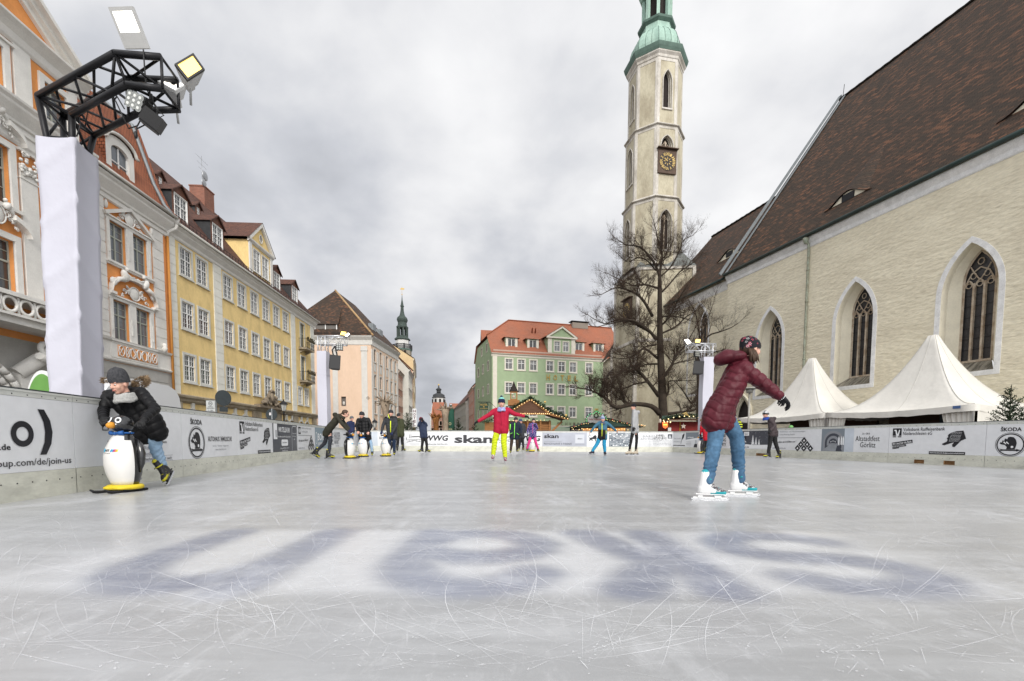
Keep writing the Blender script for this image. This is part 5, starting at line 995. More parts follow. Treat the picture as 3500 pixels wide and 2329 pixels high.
 d_ = (B0[3]-B0[0]).normalized(); m_ = (B0[0]+B0[3])/2+(B0[0]-B0[3])*.1; a = math.atan2(-d_.y, -d_.x); M = Matrix.Translation((m_.x-cx-.03, m_.y-cy, 13.4-GZ)) @ Matrix.Rotation(a, 4, 'Z')
 clock(M, 1.9, 2.3)
 # low buttress buildings at the left foot
 b = thing('buttress', 'stone buttress with dark slate cap left of the church tower', 'buttress', (11.2, 54, GZ)); q = MB(PLA); q.prism([(0, 0), (2.4, 0), (2.4, 11.5), (.9, 9.6), (0, 8.2)], 'y', -.6, .6); q.build('masonry', b); q = MB(SLATE); q.slab([(-.15, -.75, 8.1), (.95, -.75, 9.75), (.95, .75, 9.75), (-.15, .75, 8.1)], (0, 0, .15)); q.build('cap', b)
 b = thing('church_annex', 'low rough church annex behind the bare tree, beside the hotel', 'annex', (12.2, 57, GZ)); q = MB(PLA); q.box(0, 4, 0, 5, 0, 11.2); q.build('wall', b); q = MB(TOLD); q.quv([(-.4, -.4, 11), (4, -.4, 11), (4, 2.5, 14.2), (1.4, 2.5, 14.2)]); q.quv([(-.4, 5, 11), (-.4, -.4, 11), (1.4, 2.5, 14.2)]); q.build('roof', b)
tower()
# ---------------- hotel ----------------
HGR = mat('hotel_green', (.30, .38, .235), .9, .12, .9, .006, 25, fine=.03); HCR = mat('hotel_cream', (.60, .56, .48), .85, .1, 2, fine=.03)
CURT = mat('curtained_glass', (.13, .135, .14), .15, .6, 6, spec=.7, stretch=(8, 1, .3), c2=(.02, .02, .025))
def hotel():
 b = Bld('green_hotel', 'green three-storey hotel with cream window surrounds and orange tiled roof', 'hotel', (-3.33, 75), (17.73, 5), 0)
 U = [2.12, 4.25, 6.35, 9.3, 11.42, 13.52, 16.5]; T = [14.08, 10.24, 6.42]; hs = [(u+.2, u+1.32, zt-1.85, zt-.22) for u in U for zt in T]
 b.wall(HGR, 0, 24, GZ, 14.5, hs, side=None, depth=.2)
 for zt in T:
  for u in U: b.window('h', u+.2, zt-1.85, 1.12, 1.63, sur=.2, surm=HCR, nx=2, nz=1, tr=.36, rec=.12, glass=CURT)
 q = b.mb(HCR); q.box(.15, .85, -.05, .02, GZ, 14.3); q.box(.9, 19.6, -.06, .02, 2.9, 3.05); b.put(q, 'corner_strip'); q = b.mb(mat('hotel_plinth', (.33, .40, .30), .9, .1, 2)); q.box(.86, 19.6, -.04, .01, GZ, 2.89); b.put(q, 'plinth')
 q = b.mb(HCR); moulding(q, -.1, 24.2, [(.03, 14.2), (.08, 14.3), (.1, 14.5), (.3, 14.62), (.34, 14.75)]); b.put(q, 'cornice')
 q = b.mb(HGR); hs = [[(v, z), (v+.9, z), (v+.9, z+1.5), (v, z+1.5)] for z in (12.3, 8.4, 4.6) for v in (2.3, 6.4, 10.5)]+[[(v, 15.6), (v+.8, 15.6), (v+.8, 16.9), (v, 16.9)] for v in (3.4, 7.4)]
 q.sheet([(0, GZ), (14, GZ), (14, 15.2), (11.8, 17.7), (2.9, 17.7), (0, 14.7)], hs, lambda a, z: (-.0+a*.0, a, z)); so_ = b.put(q, 'side_wall')
 q = b.mb(HCR)
 for h in hs: q.box(-.05, .02, h[0][0]-.14, h[0][0], h[0][1]-.14, h[2][1]+.14); q.box(-.05, .02, h[1][0], h[1][0]+.14, h[0][1]-.14, h[2][1]+.14); q.box(-.048, .02, h[0][0], h[1][0], h[2][1], h[2][1]+.138); q.box(-.048, .02, h[0][0], h[1][0], h[0][1]-.138, h[0][1])
 q.build('window_surrounds', so_); q = b.mb(GLASS); q.poly([(.12, 0, 3), (.12, 14, 3), (.12, 14, 15), (.12, 0, 15)]); q.build('pane', so_)
 q = b.mb(TRED); q.quv([(-.2, -.35, 14.72), (24.4, -.35, 14.72), (24.4, 5.6, 21.6), (4.3, 5.6, 21.6), (-.25, 2.75, 18.1)]); q.quv([(-.3, 11.8, 18.0), (-.25, 2.75, 18.1), (4.3, 5.6, 21.6)]); q.quv([(24.4, 14.4, 15.2), (-.2, 14.4, 15.2), (-.3, 11.8, 18.0), (4.3, 5.6, 21.6), (24.4, 5.6, 21.6)]); rf = b.put(q, 'roof')
 q = b.mb(TRED); q.tube([(4.3, 5.6, 21.65), (24.4, 5.6, 21.65)], .13, 6); q.tube([(-.25, 2.75, 18.15), (4.3, 5.6, 21.65)], .12, 6); q.build('ridge_tiles', rf)
 for i in range(2): q = b.mb(TRED); q.tube([(8.0+i*.6, 3.6, 19.2), (8.0+i*.6, 3.4, 19.95), (8.0+i*.6, 3.2, 20.0)], .12, 6); q.build('vent_cowl', rf)
 q = b.mb(BRICK); q.box(16.2, 19.3, 5.0, 6.3, 21, 22.0); q.use(IRON); q.box(16.0, 19.5, 4.9, 6.4, 22.2, 22.3); q.box(16.3, 16.4, 5, 6.2, 22, 22.2); q.box(19.1, 19.2, 5, 6.2, 22, 22.2); q.build('chimney', rf)
 q = b.mb(mat('snow_guard_grey', (.40, .28, .22), .6)); q.box(.2, 19.6, -.1, -.06, 15.05, 15.3); 
 q.build('snow_guard', rf)
 for u in (2.85, 6.6, 15.0, 18.75):
  q = b.mb(HGR); y0 = .95; q.sheet([(u-.3, 15.7), (u+1.75, 15.7), (u+1.75, 17.65), (u-.3, 17.65)], [[(u+.1, 15.95), (u+1.35, 15.95), (u+1.35, 17.4), (u+.1, 17.4)]], lambda a, z: (a, y0, z)); q.poly([(u-.3, y0, 15.7), (u-.3, y0+2.2, 17.65), (u-.3, y0, 17.65)]); q.poly([(u+1.75, y0, 15.7), (u+1.75, y0+2.2, 17.65), (u+1.75, y0, 17.65)]); d = b.put(q, 'hipped_dormer')
  q = b.mb(HCR); q.box(u-.28, u+.1, y0-.05, y0+.01, 15.75, 17.6); q.box(u+1.35, u+1.73, y0-.05, y0+.01, 15.75, 17.6); q.build('side_panel', d)
  q = b.mb(TRED); m_ = u+.72; q.quv([(u-.7, y0-.3, 17.55), (u+2.15, y0-.3, 17.55), (m_, y0+.9, 18.5)]); q.quv([(u-.7, y0-.3, 17.55), (m_, y0+.9, 18.5), (m_, y0+2.6, 18.5), (u-.7, y0+1.9, 17.6)]); q.quv([(u+2.15, y0-.3, 17.55), (m_, y0+.9, 18.5), (m_, y0+2.6, 18.5), (u+2.15, y0+1.9, 17.6)]); q.build('roof', d)
  b.window('hd', u+.1, 15.95, 1.25, 1.45, y=y0, sur=0, nx=1, nz=1, tr=.02, rec=.1, sill=False, mun=False, glass=CURT)
 q = b.mb(HGR); hs = [[(10.9, 15.65), (11.85, 15.65), (11.85, 17.25), (10.9, 17.25)], [(12.5, 15.65), (13.45, 15.65), (13.45, 17.25), (12.5, 17.25)]]; y0 = .15
 q.sheet([(9.75, 14.9), (14.6, 14.9), (14.6, 17.95), (12.2, 19.5), (9.75, 17.95)], hs, lambda a, z: (a, y0, z)); q.poly([(9.75, y0, 14.9), (9.75, 3.1, 18.0), (9.75, y0, 18.0)]); q.poly([(14.6, y0, 14.9), (14.6, 3.1, 18.0), (14.6, y0, 18.0)]); d = b.put(q, 'gabled_dormer')
 q = b.mb(HCR); q.box(9.7, 10.4, y0-.06, y0+.01, 15.0, 17.8); q.box(13.95, 14.65, y0-.06, y0+.01, 15.0, 17.8); q.box(9.4, 14.95, y0-.3, y0+.01, 17.75, 18.0)
 for s_ in (-1, 1): q.slab([(12.2+s_*2.9, y0-.3, 17.95), (12.2, y0-.3, 19.8), (12.2, y0-.3, 19.5), (12.2+s_*2.4, y0-.3, 17.95)], (0, .3, 0))
 q.build('pediment', d); q = b.mb(TRED)
 for s_ in (-1, 1): q.quv([(12.2+s_*3.0, y0-.32, 17.95), (12.2, y0-.32, 19.86), (12.2, 4.4, 19.86), (12.2+s_*3.0, 3.4, 18.1)])
 q.build('roof', d)
 for u in (10.9, 12.5): b.window('hg', u, 15.65, .95, 1.6, y=y0, sur=.16, surm=HCR, nx=2, nz=1, tr=.38, rec=.1, sill=False, glass=CURT)
 q = b.mb(mat('sign_gold', (.36, .24, .06), .5))
 for i, ch in enumerate('HOTEL'):
  text(q, ch, Matrix.Translation((9.72+i*1.28, -.14, 11.15)) @ Matrix.Rotation(R(90), 4, 'X'), .62, .95, .03)
 b.put(q, 'sign_lettering'); q = b.mb(mat('sign_bronze', (.12, .10, .07), .5))
 for i, ch in enumerate('SCHWIBBOGEN'): text(q, ch, Matrix.Translation((11.6+i*.75, -.08, 3.35)) @ Matrix.Rotation(R(90), 4, 'X'), .38, .55, .015)
 b.put(q, 'sign_lettering')
hotel()
# ---------------- peach house ----------------
PEA = mat('peach_render', (.66, .49, .365), .9, .12, .5, .006, 25, fine=.03, stretch=(1, 1, .5), c2=(.60, .44, .32)); PWH = mat('peach_house_white', (.58, .565, .53), .85, .12, 1.5, fine=.04)
def peach():
 b = Bld('peach_house', 'large peach coloured house with pilasters and hipped old tiled roof', 'house', (-36, 70), (1, 0), 0)
 b.wall(PEA, 0, 14.54, GZ, 15.0, [(9.85, 10.6, 5.65, 7.1)], side=None, depth=.35)
 q = b.mb(PWH)
 for u0, u1 in ((8.65, 9.45), (13.05, 13.95), (3, 3.8)): q.box(u0, u1, -.07, .02, 1.2, 14.0); q.box(u0-.08, u1+.08, -.14, .02, 14.0, 14.2); q.box(u0-.05, u1+.05, -.11, .02, 14.2, 14.7)
 b.put(q, 'pilaster'); q = b.mb(PWH); moulding(q, 0, 14.75, [(.05, 14.9), (.08, 15.0), (.09, 15.6), (.25, 15.8), (.45, 16.05), (.5, 16.2)]); b.put(q, 'cornice'); q = b.mb(mat('grey_base', (.40, .39, .37), .9, .1, 2)); q.box(0, 14.56, -.05, .02, GZ, 1.2); b.put(q, 'plinth')
 q = b.mb(mat('niche_dark', (.14, .13, .12), .9)); q.poly([(9.85, .33, 5.65), (10.6, .33, 5.65), (10.6, .33, 7.1), (9.85, .33, 7.1)]); q.use(PWH); q.ball((10.2, .2, 6.1), (.2, .1, .3), 8, 6); b.put(q, 'niche')
 q = b.mb(IRON); q.tube([(14.0+.18*math.cos(t), -.1, 6.9+.18*math.sin(t)) for t in np.linspace(0, 6.28, 10)], .03, 4); b.put(q, 'wall_ring')
 # side towards the street: its own frame through a matrix
 s = Bld.__new__(Bld); s.A, s.d = frame((-21.46, 70), (.61, 14)); s.u0 = 0; s.root = b.root; s.pro = {}; T_ = Matrix.Translation((s.A.x+36, s.A.y-70, 0)) @ Matrix.Rotation(math.atan2(s.d.y, s.d.x), 4, 'Z')
 so_ = thing('side_wing', None, None); so_.parent = b.root; so_.matrix_local = T_; s.root = so_
 TZ = [14.62, 10.7, 6.65]; UU = [1.1, 3.8, 6.98, 9.3, 11.7]
 s.wall(PEA, 0, 13.9, GZ, 15.0, [(u+.12, u+1.02, zt-2.0, zt-.1) for u in UU for zt in TZ], depth=.25, name='side_wall')
 for zt in TZ:
  for u in UU: s.window('p', u+.12, zt-2.0, .9, 1.9, sur=.14, surm=PWH, nx=1, nz=2, rec=.2, frm=IRON)
 q = s.mb(PWH)
 for u in (.05, 2.55, 5.4, 8.45, 10.7, 13.0): q.box(u, u+.7, -.09, .02, 1.2, 14.3)
 for u in UU:
  for z in (11.1, 7.1): q.box(u+.1, u+1.05, -.03, .01, z, z+1.2)
 moulding(q, -.1, 14, [(.05, 14.9), (.08, 15.0), (.09, 15.6), (.25, 15.8), (.45, 16.05), (.5, 16.2)]); q.build('side_pilasters', so_)
 q = b.mb(TOLD); e = 16.2; A_, B_, C_, D_ = (-.5, -.5, e), (15.05, -.5, e), (15.7, 14.3, e), (-.5, 14.3, e); P1, P2 = (7.0, 6.0, 24.9), (7.4, 14.3, 24.9)
 q.quv([A_, B_, P1]); q.quv([B_, C_, P2, P1]); q.quv([D_, A_, P1, P2]); rf = b.put(q, 'roof'); q = b.mb(mat('hip_tiles', (.40, .26, .13), .8, .3, 3)); q.tube([B_, P1], .16, 6); q.build('hip_ridge', rf)
 q = b.mb(mat('niche_dark', None)); q.box(5.9, 9.3, .35, .8, 17.1, 17.95); q.use(FRAMEW)
 for x in (5.9, 7.5, 9.2): q.box(x, x+.12, .3, .37, 17.1, 18.0)
 q.use(TOLD); q.quv([(5.6, .1, 18.0), (9.6, .1, 18.0), (8.9, 3.6, 21.6), (6.4, 3.6, 21.6)]); q.build('shed_dormer', rf)
 q = b.mb(IRON)
 for z in (16.5, 16.75): q.tube([(-.5, -.3, z), (15, -.3, z)], .02, 4)
 for i in range(32): q.box(-.4+i*.5, -.37+i*.5, -.32, -.28, 16.3, 16.8)
 q.build('snow_guard', rf)
 q = b.mb(ZINC)
 for k in range(3): y = 3+k*3.2; x = 15.0-.1; 
 for k in range(2): q.box(12.6, 13.4, 5+k*4, 6.6+k*4, 18.3, 19.4)
 q.build('skylight', rf)
peach()
# ---------------- town hall tower and the street ----------------
def town_tower():
 cx, cy = -38.1, 160.; o = thing('town_hall_tower', 'distant town hall tower with green tiered Baroque spire and clock', 'tower', (cx, cy, GZ)); ph = R(22.5); M0 = Matrix.Translation((0, 0, -GZ))
 def oc(m, prof, nm, n=8, sm=False, p=ph): q = MB(m); q.M = M0; q.lathe(prof, n, smooth=sm, ph=p); return q.build(nm, o)
 oc(mat('town_stone', (.30, .27, .21), .95, .4, .8, fine=.2, c2=(.18, .155, .12)), [(3.1, GZ), (3.1, 31.3)], 'stone_shaft'); oc(mat('far_white', (.58, .57, .54), .9, .1, 1), [(2.3, 31.2), (2.3, 34.9)], 'white_drum')
 oc(PATD, [(3.15, 31.2), (3.3, 31.5), (3.3, 31.7), (3.2, 31.72)], 'gallery_ledge'); q = MB(IRON); q.M = M0
 for k in range(8):
  a, c = ph+R(45)*k, ph+R(45)*(k+1); A_ = Vector((3.2*math.cos(a), 3.2*math.sin(a), 0)); C_ = Vector((3.2*math.cos(c), 3.2*math.sin(c), 0)); q.tube([A_+Vector((0, 0, 33.2)), C_+Vector((0, 0, 33.2))], .12, 4); q.box(A_.x-.16, A_.x+.16, A_.y-.16, A_.y+.16, 31.6, 33.4)
  for i in range(1, 7): p = A_.lerp(C_, i/7); q.box(p.x-.06, p.x+.06, p.y-.06, p.y+.06, 31.6, 33.2)
 q.build('gallery', o); GR = mat('spire_green', (.055, .075, .065), .7, .4, 1, fine=.15)
 oc(GR, [(2.2, 34.7), (2.75, 35.0), (2.7, 35.3), (1.9, 36.0), (1.8, 36.3)], 'copper_roof')
 q = MB(GR); q.M = M0
 for k in range(8): a = ph+R(45)*k; q.M = M0 @ Matrix.Rotation(a, 4, 'Z'); q.box(1.5, 1.95, -.25, .25, 36.0, 39.3)
 q.build('lantern_posts', o); oc(GR, [(2.0, 39.0), (2.1, 39.4), (1.6, 39.9), (1.5, 40.9), (1.75, 41.3), (1.9, 41.9), (1.65, 42.6), (1.0, 43.2), (.75, 43.9), (.55, 45), (.5, 46.2), (.7, 46.5), (.5, 46.8), (.2, 48.5), (.05, 50.2)], 'spire')
 q = MB(GOLD); q.M = M0; q.ball((0, 0, 50.4), (.2, .2, .2), 8, 6); q.tube([(0, 0, 50.4), (0, 0, 53)], .05, 4); q.slab([(-.8, 0, 52.2), (.6, 0, 52), (.9, 0, 52.5), (-.2, 0, 52.7)], (0, .05, 0)); q.build('weather_vane', o)
 q = MB(CLF); q.M = M0; q.box(.0, 3.6, -3.35, -2.9, 25.2, 29); c = q.build('clock', o); q = MB(whm); q.M = M0 @ Matrix.Translation((1.8, -3.37, 27)) @ Matrix.Rotation(R(90), 4, 'X'); q.lathe([(1.35, 0), (1.35, .02)], 20, smooth=False); q.use(CLK); q.lathe([(.75, .02), (.75, .03)], 16, smooth=False)
 for i in range(12): a = R(30*i); q.box(1.0*math.cos(a)-.08, 1.0*math.cos(a)+.08, 1.0*math.sin(a)-.08, 1.0*math.sin(a)+.08, .02, .04)
 q.use(GOLD); q.box(-.05, .05, 0, 1.1, .03, .05); q.build('dial', c)
 q = MB(mat('dark_opening', None)); q.M = M0; q.box(1.1, 1.9, -3.0, -2.8, 29.3, 31); q.box(-1.9, -1.2, -3.0, -2.8, 29.3, 31); q.build('window', o)
town_tower()
def row(name, label, A, B, z1, m, wm, nf, nw, dep=9, roofm=None, rh=3.5, side=-1, first=1.2, gable=False, hw=1.1, hh=1.7, wz=None, grp='town houses along the street', rich=True):
 """street house from A (near) to B (far); side=+1 when the street is on the left of A->B"""
 a, c = (A, B) if side < 0 else (B, A)
 b = Bld(name, label, 'house', a, (c[0]-a[0], c[1]-a[1]), 0, grp); L_ = (Vector(c)-Vector(a)).length; fh = (z1-.8)/nf
 hs = []
 for f in range(nf):
  for k in range(nw): u = L_*(k+.5)/nw-hw/2; z = GZ+.9+f*fh; hs.append((u, u+hw, z+.1, z+.1+min(hh, fh-.9)))
 b.wall(m, 0, L_, GZ, z1, hs, depth=.2, side=dep)
 for (u, u1, z, z_) in hs: b.window('w', u, z, hw, z_-z, sur=.12, surm=wm, nx=1, nz=1, rec=.12, mun=False)
 q = b.mb(wm); moulding(q, -.05, L_+.05, [(.03, z1-.5), (.1, z1-.35), (.35, z1-.05), (.4, z1)]); 
 if rich: q.box(0, L_, -.08, .02, GZ+fh-.1, GZ+fh+.12)
 b.put(q, 'cornice'); rm = roofm or TRED; q = b.mb(rm)
 if gable:
  q.quv([(L_+.2, -.4, z1), (L_+.2, dep, z1), (L_/2, dep, z1+rh), (L_/2, -.4, z1+rh)]); q.quv([(-.2, dep, z1), (-.2, -.4, z1), (L_/2, -.4, z1+rh), (L_/2, dep, z1+rh)]); q.use(m); q.poly([(0, 0, z1), (L_, 0, z1), (L_/2, 0, z1+rh)]); q.poly([(0, dep, z1), (L_, dep, z1), (L_/2, dep, z1+rh)])
 else:
  q.quv([(-.2, -.4, z1), (L_+.2, -.4, z1), (L_+.2, dep/2, z1+rh), (-.2, dep/2, z1+rh)]); q.quv([(L_+.2, dep+.3, z1), (-.2, dep+.3, z1), (-.2, dep/2, z1+rh), (L_+.2, dep/2, z1+rh)]); q.use(m)
  for u in (0, L_): q.poly([(u, -.1, z1), (u, dep, z1), (u, dep/2, z1+rh-.1)])
 b.put(q, 'roof'); return b, L_
def C3(r, g, b_): return mat('render_%d_%d_%d' % (r*100, g*100, b_*100), (r, g, b_), .9, .15, .8, fine=.05)
row('street_house', 'narrow rose brown brick house right of the peach house', (-20.9, 84.2), (-21.5, 90), 13.2, C3(.40, .22, .16), C3(.50, .42, .35), 4, 3, roofm=TRED, rh=3.2, hw=.95)
bb, L_ = row('street_house', 'light grey white corner house with banded facade and HOTEL sign', (-20.4, 90.3), (-22.0, 101), 14.3, C3(.58, .57, .52), C3(.62, .61, .57), 4, 6, roofm=TRED, rh=5.0, hw=1.0)
q = bb.mb(whm); q.box(3, 3.08, -1.3, -.5, 3.2, 6.9); q.box(3, 3.06, -.55, 0, 4, 4.1); q.box(3, 3.06, -.55, 0, 6, 6.1); so_ = bb.put(q, 'hanging_sign'); q = bb.mb(mat('sign_maroon', (.12, .03, .05), .6))
for i, ch in enumerate('HOTEL'): text(q, ch, Matrix.Translation((2.99, -.9, 6.4-i*.7)) @ Matrix.Rotation(R(90), 4, 'X') @ Matrix.Rotation(R(-90), 4, 'Y') if 0 else Matrix.Translation((2.985, -.9, 6.4-i*.7)) @ Matrix.Rotation(R(-90), 4, 'Z') @ Matrix.Rotation(R(90), 4, 'X'), .5, .55, .03)
q.build('lettering', so_)
row('street_house', 'slim house with deep red attic between the white corner house and the yellow house', (-22.0, 101.2), (-23.4, 108), 15.6, C3(.55, .34, .24), C3(.6, .52, .42), 4, 3, roofm=TRED, rh=4.6)
row('street_house', 'tall ochre yellow house with bracketed eaves in the left street row', (-23.3, 108.2), (-25.4, 120), 19.6, C3(.58, .45, .26), C3(.62, .58, .46), 5, 4, roofm=TBR, rh=3)
row('street_house', 'tall beige house with dark overhanging eaves beyond the ochre one', (-25.5, 120.2), (-29.6, 140), 19.5, C3(.50, .44, .33), C3(.56, .54, .46), 5, 5, roofm=SLATE, rh=2.5)
row('street_house', 'last grey house of the left street row', (-29.9, 140.3), (-37.5, 176), 16.5, C3(.42, .40, .34), C3(.5, .5, .46), 4, 8, roofm=SLATE, rh=3)
row('street_house', 'narrow dark red stepped house next to the green hotel', (-5.5, 89.6), (-6.3, 94.4), 17.0, C3(.30, .09, .06), C3(.34, .12, .08), 5, 2, dep=7, roofm=TRED, rh=5.4, side=1, gable=True)
row('street_house', 'low grey green house beside the dark red one', (-6.9, 94.6), (-8.6, 104), 12.2, C3(.42, .45, .38), C3(.5, .5, .45), 4, 4, roofm=TBR, rh=3, side=1, dep=8)
row('street_house', 'salmon pink gabled house with brown tiled roof in the right street row', (-8.9, 104.3), (-11.2, 118), 12.6, C3(.58, .33, .26), C3(.6, .48, .4), 4, 5, roofm=TRED, rh=5.0, side=1)
row('street_house', 'long pale grey house with sagging brown roof in the right street row', (-11.9, 118.4), (-18.6, 148), 10.4, C3(.50, .49, .45), C3(.45, .45, .42), 3, 10, roofm=TBR, rh=5.5, side=1)
row('street_house', 'small pinkish house at the far right of the street', (-19.0, 148.5), (-25.5, 178), 9.6, C3(.50, .38, .32), C3(.5, .45, .4), 3, 8, roofm=TRED, rh=5, side=1)
row('street_house', 'red brick house with steep red roof closing the street', (-33.6, 190), (-29.2, 190), 9.5, C3(.33, .16, .12), C3(.45, .36, .28), 3, 4, roofm=TRED, rh=7, side=-1, dep=10, gable=False)
row('street_house', 'wide red roofed house right of the small white tower', (-27.4, 196), (-20, 196), 11, C3(.40, .16, .11), C3(.5, .4, .3), 3, 3, roofm=TRED, rh=5.5, side=-1, dep=10)
def small_tower():
 p = at(1500, 1420, 215); o = thing('white_tower', 'small distant white tower with black onion dome at the end of the street', 'tower', (p.x, p.y, GZ)); z = lambda y: at(1500, y, 215).z-GZ
 q = MB(C3(.58, .57, .54)); q.lathe([(5, 0), (5, z(1420)), (4.0, z(1400)), (4.0, z(1385)-.1)], 4, smooth=False, ph=R(45)); q.build('shaft', o)
 q = MB(C3(.58, .57, .54)); q.lathe([(2.9, z(1386)), (2.9, z(1360))], 8, smooth=False); q.build('drum', o); q = MB(mat('dark_opening', None))
 for k in range(8): a = R(22.5+45*k); q.box(2.7*math.cos(a)-.45, 2.7*math.cos(a)+.45, 2.7*math.sin(a)-.45, 2.7*math.sin(a)+.45, z(1380), z(1366))
 q.build('belfry_opening', o); q = MB(SLATE); q.lathe([(3.2, z(1361)), (3.0, z(1358)), (2.7, z(1355)), (2.8, z(1351)), (1.6, z(1346)), (.8, z(1344))], 12); q.lathe([(1.0, z(1344)), (1.0, z(1334))], 8); q.lathe([(1.4, z(1334)), (1.2, z(1330)), (.5, z(1327)), (.3, z(1322)), (.12, z(1317))], 8); q.build('onion_dome', o); q = MB(GOLD); q.ball((0, 0, z(1316)), .4, 6, 5); q.build('finial', o)
small_tower()
# ---------------- light masts ----------------
BLKT = mat('black_truss', (.018, .018, .02), .45, metal=.3); SILT = mat('silver_truss', (.62, .63, .65), .35, .1, 4, metal=.6); CLOTH = mat('white_stretch_cloth', (.52, .52, .585), .8, .05, 1.5, .004, 12)
HOUS = mat('lamp_housing', (.50, .50, .49), .5, .1, 6); HBLK = mat('lamp_black', (.02, .02, .021), .5); LAMPW = mat('lamp_glow_white', (1, 1, 1), .4, emit=(1, .93, .78), es=3.2); LAMPY = mat('lamp_glow_yellow', (1, .8, .3), .4, emit=(1, .55, .06), es=1.5)
def truss(q, A4, B4, r, rb, n, diag=True):
 """box truss between two squares of corner points"""
 for a, c in zip(A4, B4): q.tube([a, c], r, 8)
 for i in range(4):
  j = (i+1) % 4
  for k in range(n):
   p0, p1 = A4[i].lerp(B4[i], k/n), A4[i].lerp(B4[i], (k+1)/n); s0, s1 = A4[j].lerp(B4[j], k/n), A4[j].lerp(B4[j], (k+1)/n)
   q.tube([p0, s1] if k % 2 == 0 else [s0, p1], rb, 5)
  q.tube([A4[i], A4[j]], rb, 5); q.tube([B4[i], B4[j]], rb, 5)
def near_mast():
 o = thing('light_mast', 'near black truss light mast wrapped in white cloth behind the left boards', 'light mast', (-5.5, 5.8, GZ)); M = Matrix.Translation((5.5, -5.8, -GZ)); V = Vector
 Ptop = [at(129, 328, 5.6), at(245, 393, 5.63), at(321, 464, 6.06), at(214, 397, 6.03)]
 T4 = [at(123, 464, 5.585), at(254, 469, 5.60), at(336, 545, 6.08)]; T4.append(T4[0]+(T4[2]-T4[1])); T4[3].z = T4[0].z; B4 = [at(168, 1350, 5.585), at(279, 1358, 5.60), at(357, 1366, 6.08)]; B4.append(B4[0]+(B4[2]-B4[1])); ct = sum(T4, V())/4; cb_ = sum(B4, V())/4; Pc = [ct+(p-ct)*.66 for p in T4]; Pb = [cb_+(p-cb_)*.66 for p in B4]; Pb = [V((p.x, p.y, .9)) for p in Pb]
 Pk = [a.lerp(c, .2) for a, c in zip(Ptop, Pc)]
 q = MB(BLKT); q.M = M
 for a, m_, c in zip(Ptop, Pc, Pb): q.tube([a, m_-(m_-a)*.0, c, V((c.x, c.y, GZ))], .034, 8)
 for i in range(4): j = (i+1) % 4; q.tube([Ptop[i], Ptop[j]], .02, 6); q.tube([Ptop[i].lerp(Pc[i], .93), Ptop[j].lerp(Pc[j], .93)], .02, 6); q.tube([Ptop[i], Ptop[j].lerp(Pc[j], .93)], .016, 5)
 A_ = [at(393, 183, 5.0), at(433, 290, 4.97), at(487, 379, 5.36), at(446, 268, 5.37)]; E_ = [at(551, 196, 5.05), at(556, 304, 5.03), at(612, 375, 5.35), at(607, 275, 5.39)]
 truss(q, Ptop, A_, .034, .015, 4); truss(q, A_, E_, .034, .015, 1)
 for i in range(4): q.tube([A_[i], E_[(i+1) % 4]], .015, 5)
 q.build('truss', o)
 # cloth
 q = MB(CLOTH); q.M = M; nv, nh = 46, 10; r = random.Random(3); g = []
 import mathutils
 for i in range(nv+1):
  t = i/nv; row_ = []
  for s_ in range(4):
   a = T4[s_].lerp(B4[s_], t); c = T4[(s_+1) % 4].lerp(B4[(s_+1) % 4], t)
   for k in range(nh):
    p = a.lerp(c, k/nh); e = k/nh
    n_ = (c-a).cross(V((0, 0, 1))).normalized(); zig = abs(((t*9+(e if s_ % 2 == 0 else 1-e)) % 2)-1)
    d = .020*math.exp(-(zig/.12)**2)-.026*math.sin(math.pi*e)*1.0+.008*mathutils.noise.noise(V((p.x*3, p.y*3+s_*7, p.z*2.2)))
    if i == 0 or i == nv: d += 0
    if s_ == 3 or s_ == 0 and k < 2: d += .012*math.sin(p.z*5.2)
    row_.append(p+n_*d)
  g.append(q.addv(row_))
 m_ = 4*nh
 for i in range(nv):
  for k in range(m_): j = (k+1) % m_; q.face((g[i]+k, g[i]+j, g[i+1]+j, g[i+1]+k), True)
 q.build('cloth_cover', o)
 q = MB(HBLK); q.M = M; r = random.Random(5)
 for P_ in ([A_[1], at(560, 395, 5.1), at(470, 440, 5.1)], [at(395, 345, 5.1), at(430, 420, 5.1), at(440, 440, 5.15), at(470, 430, 5.1), at(490, 392, 5.1)], [at(490, 170, 4.98), at(494, 230, 5.0), at(500, 300, 5.05), at(520, 350, 5.1)], [at(468, 430, 5.1), at(466, 455, 5.1), at(464, 470, 5.1)], [at(385, 350, 5.1), at(400, 330, 5.1), at(425, 372, 5.0)], [at(270, 400, 5.7), at(275, 430, 5.6), at(262, 468, 5.6)], [at(262, 405, 5.6), at(300, 380, 5.6), at(290, 440, 5.7)]): q.tube(P_, .007, 5)
 q.ball(at(464, 462, 5.1), (.02, .02, .04), 6, 5); q.build('cable', o)
 return o
near_mast()
def slabbox(q, c4, back, depth, grow=0.):
 """box with front quad c4 (four corners) pushed back"""
 c = sum(c4, Vector())/4; q.slab([c+(p-c)*(1+grow) for p in c4], back*depth)
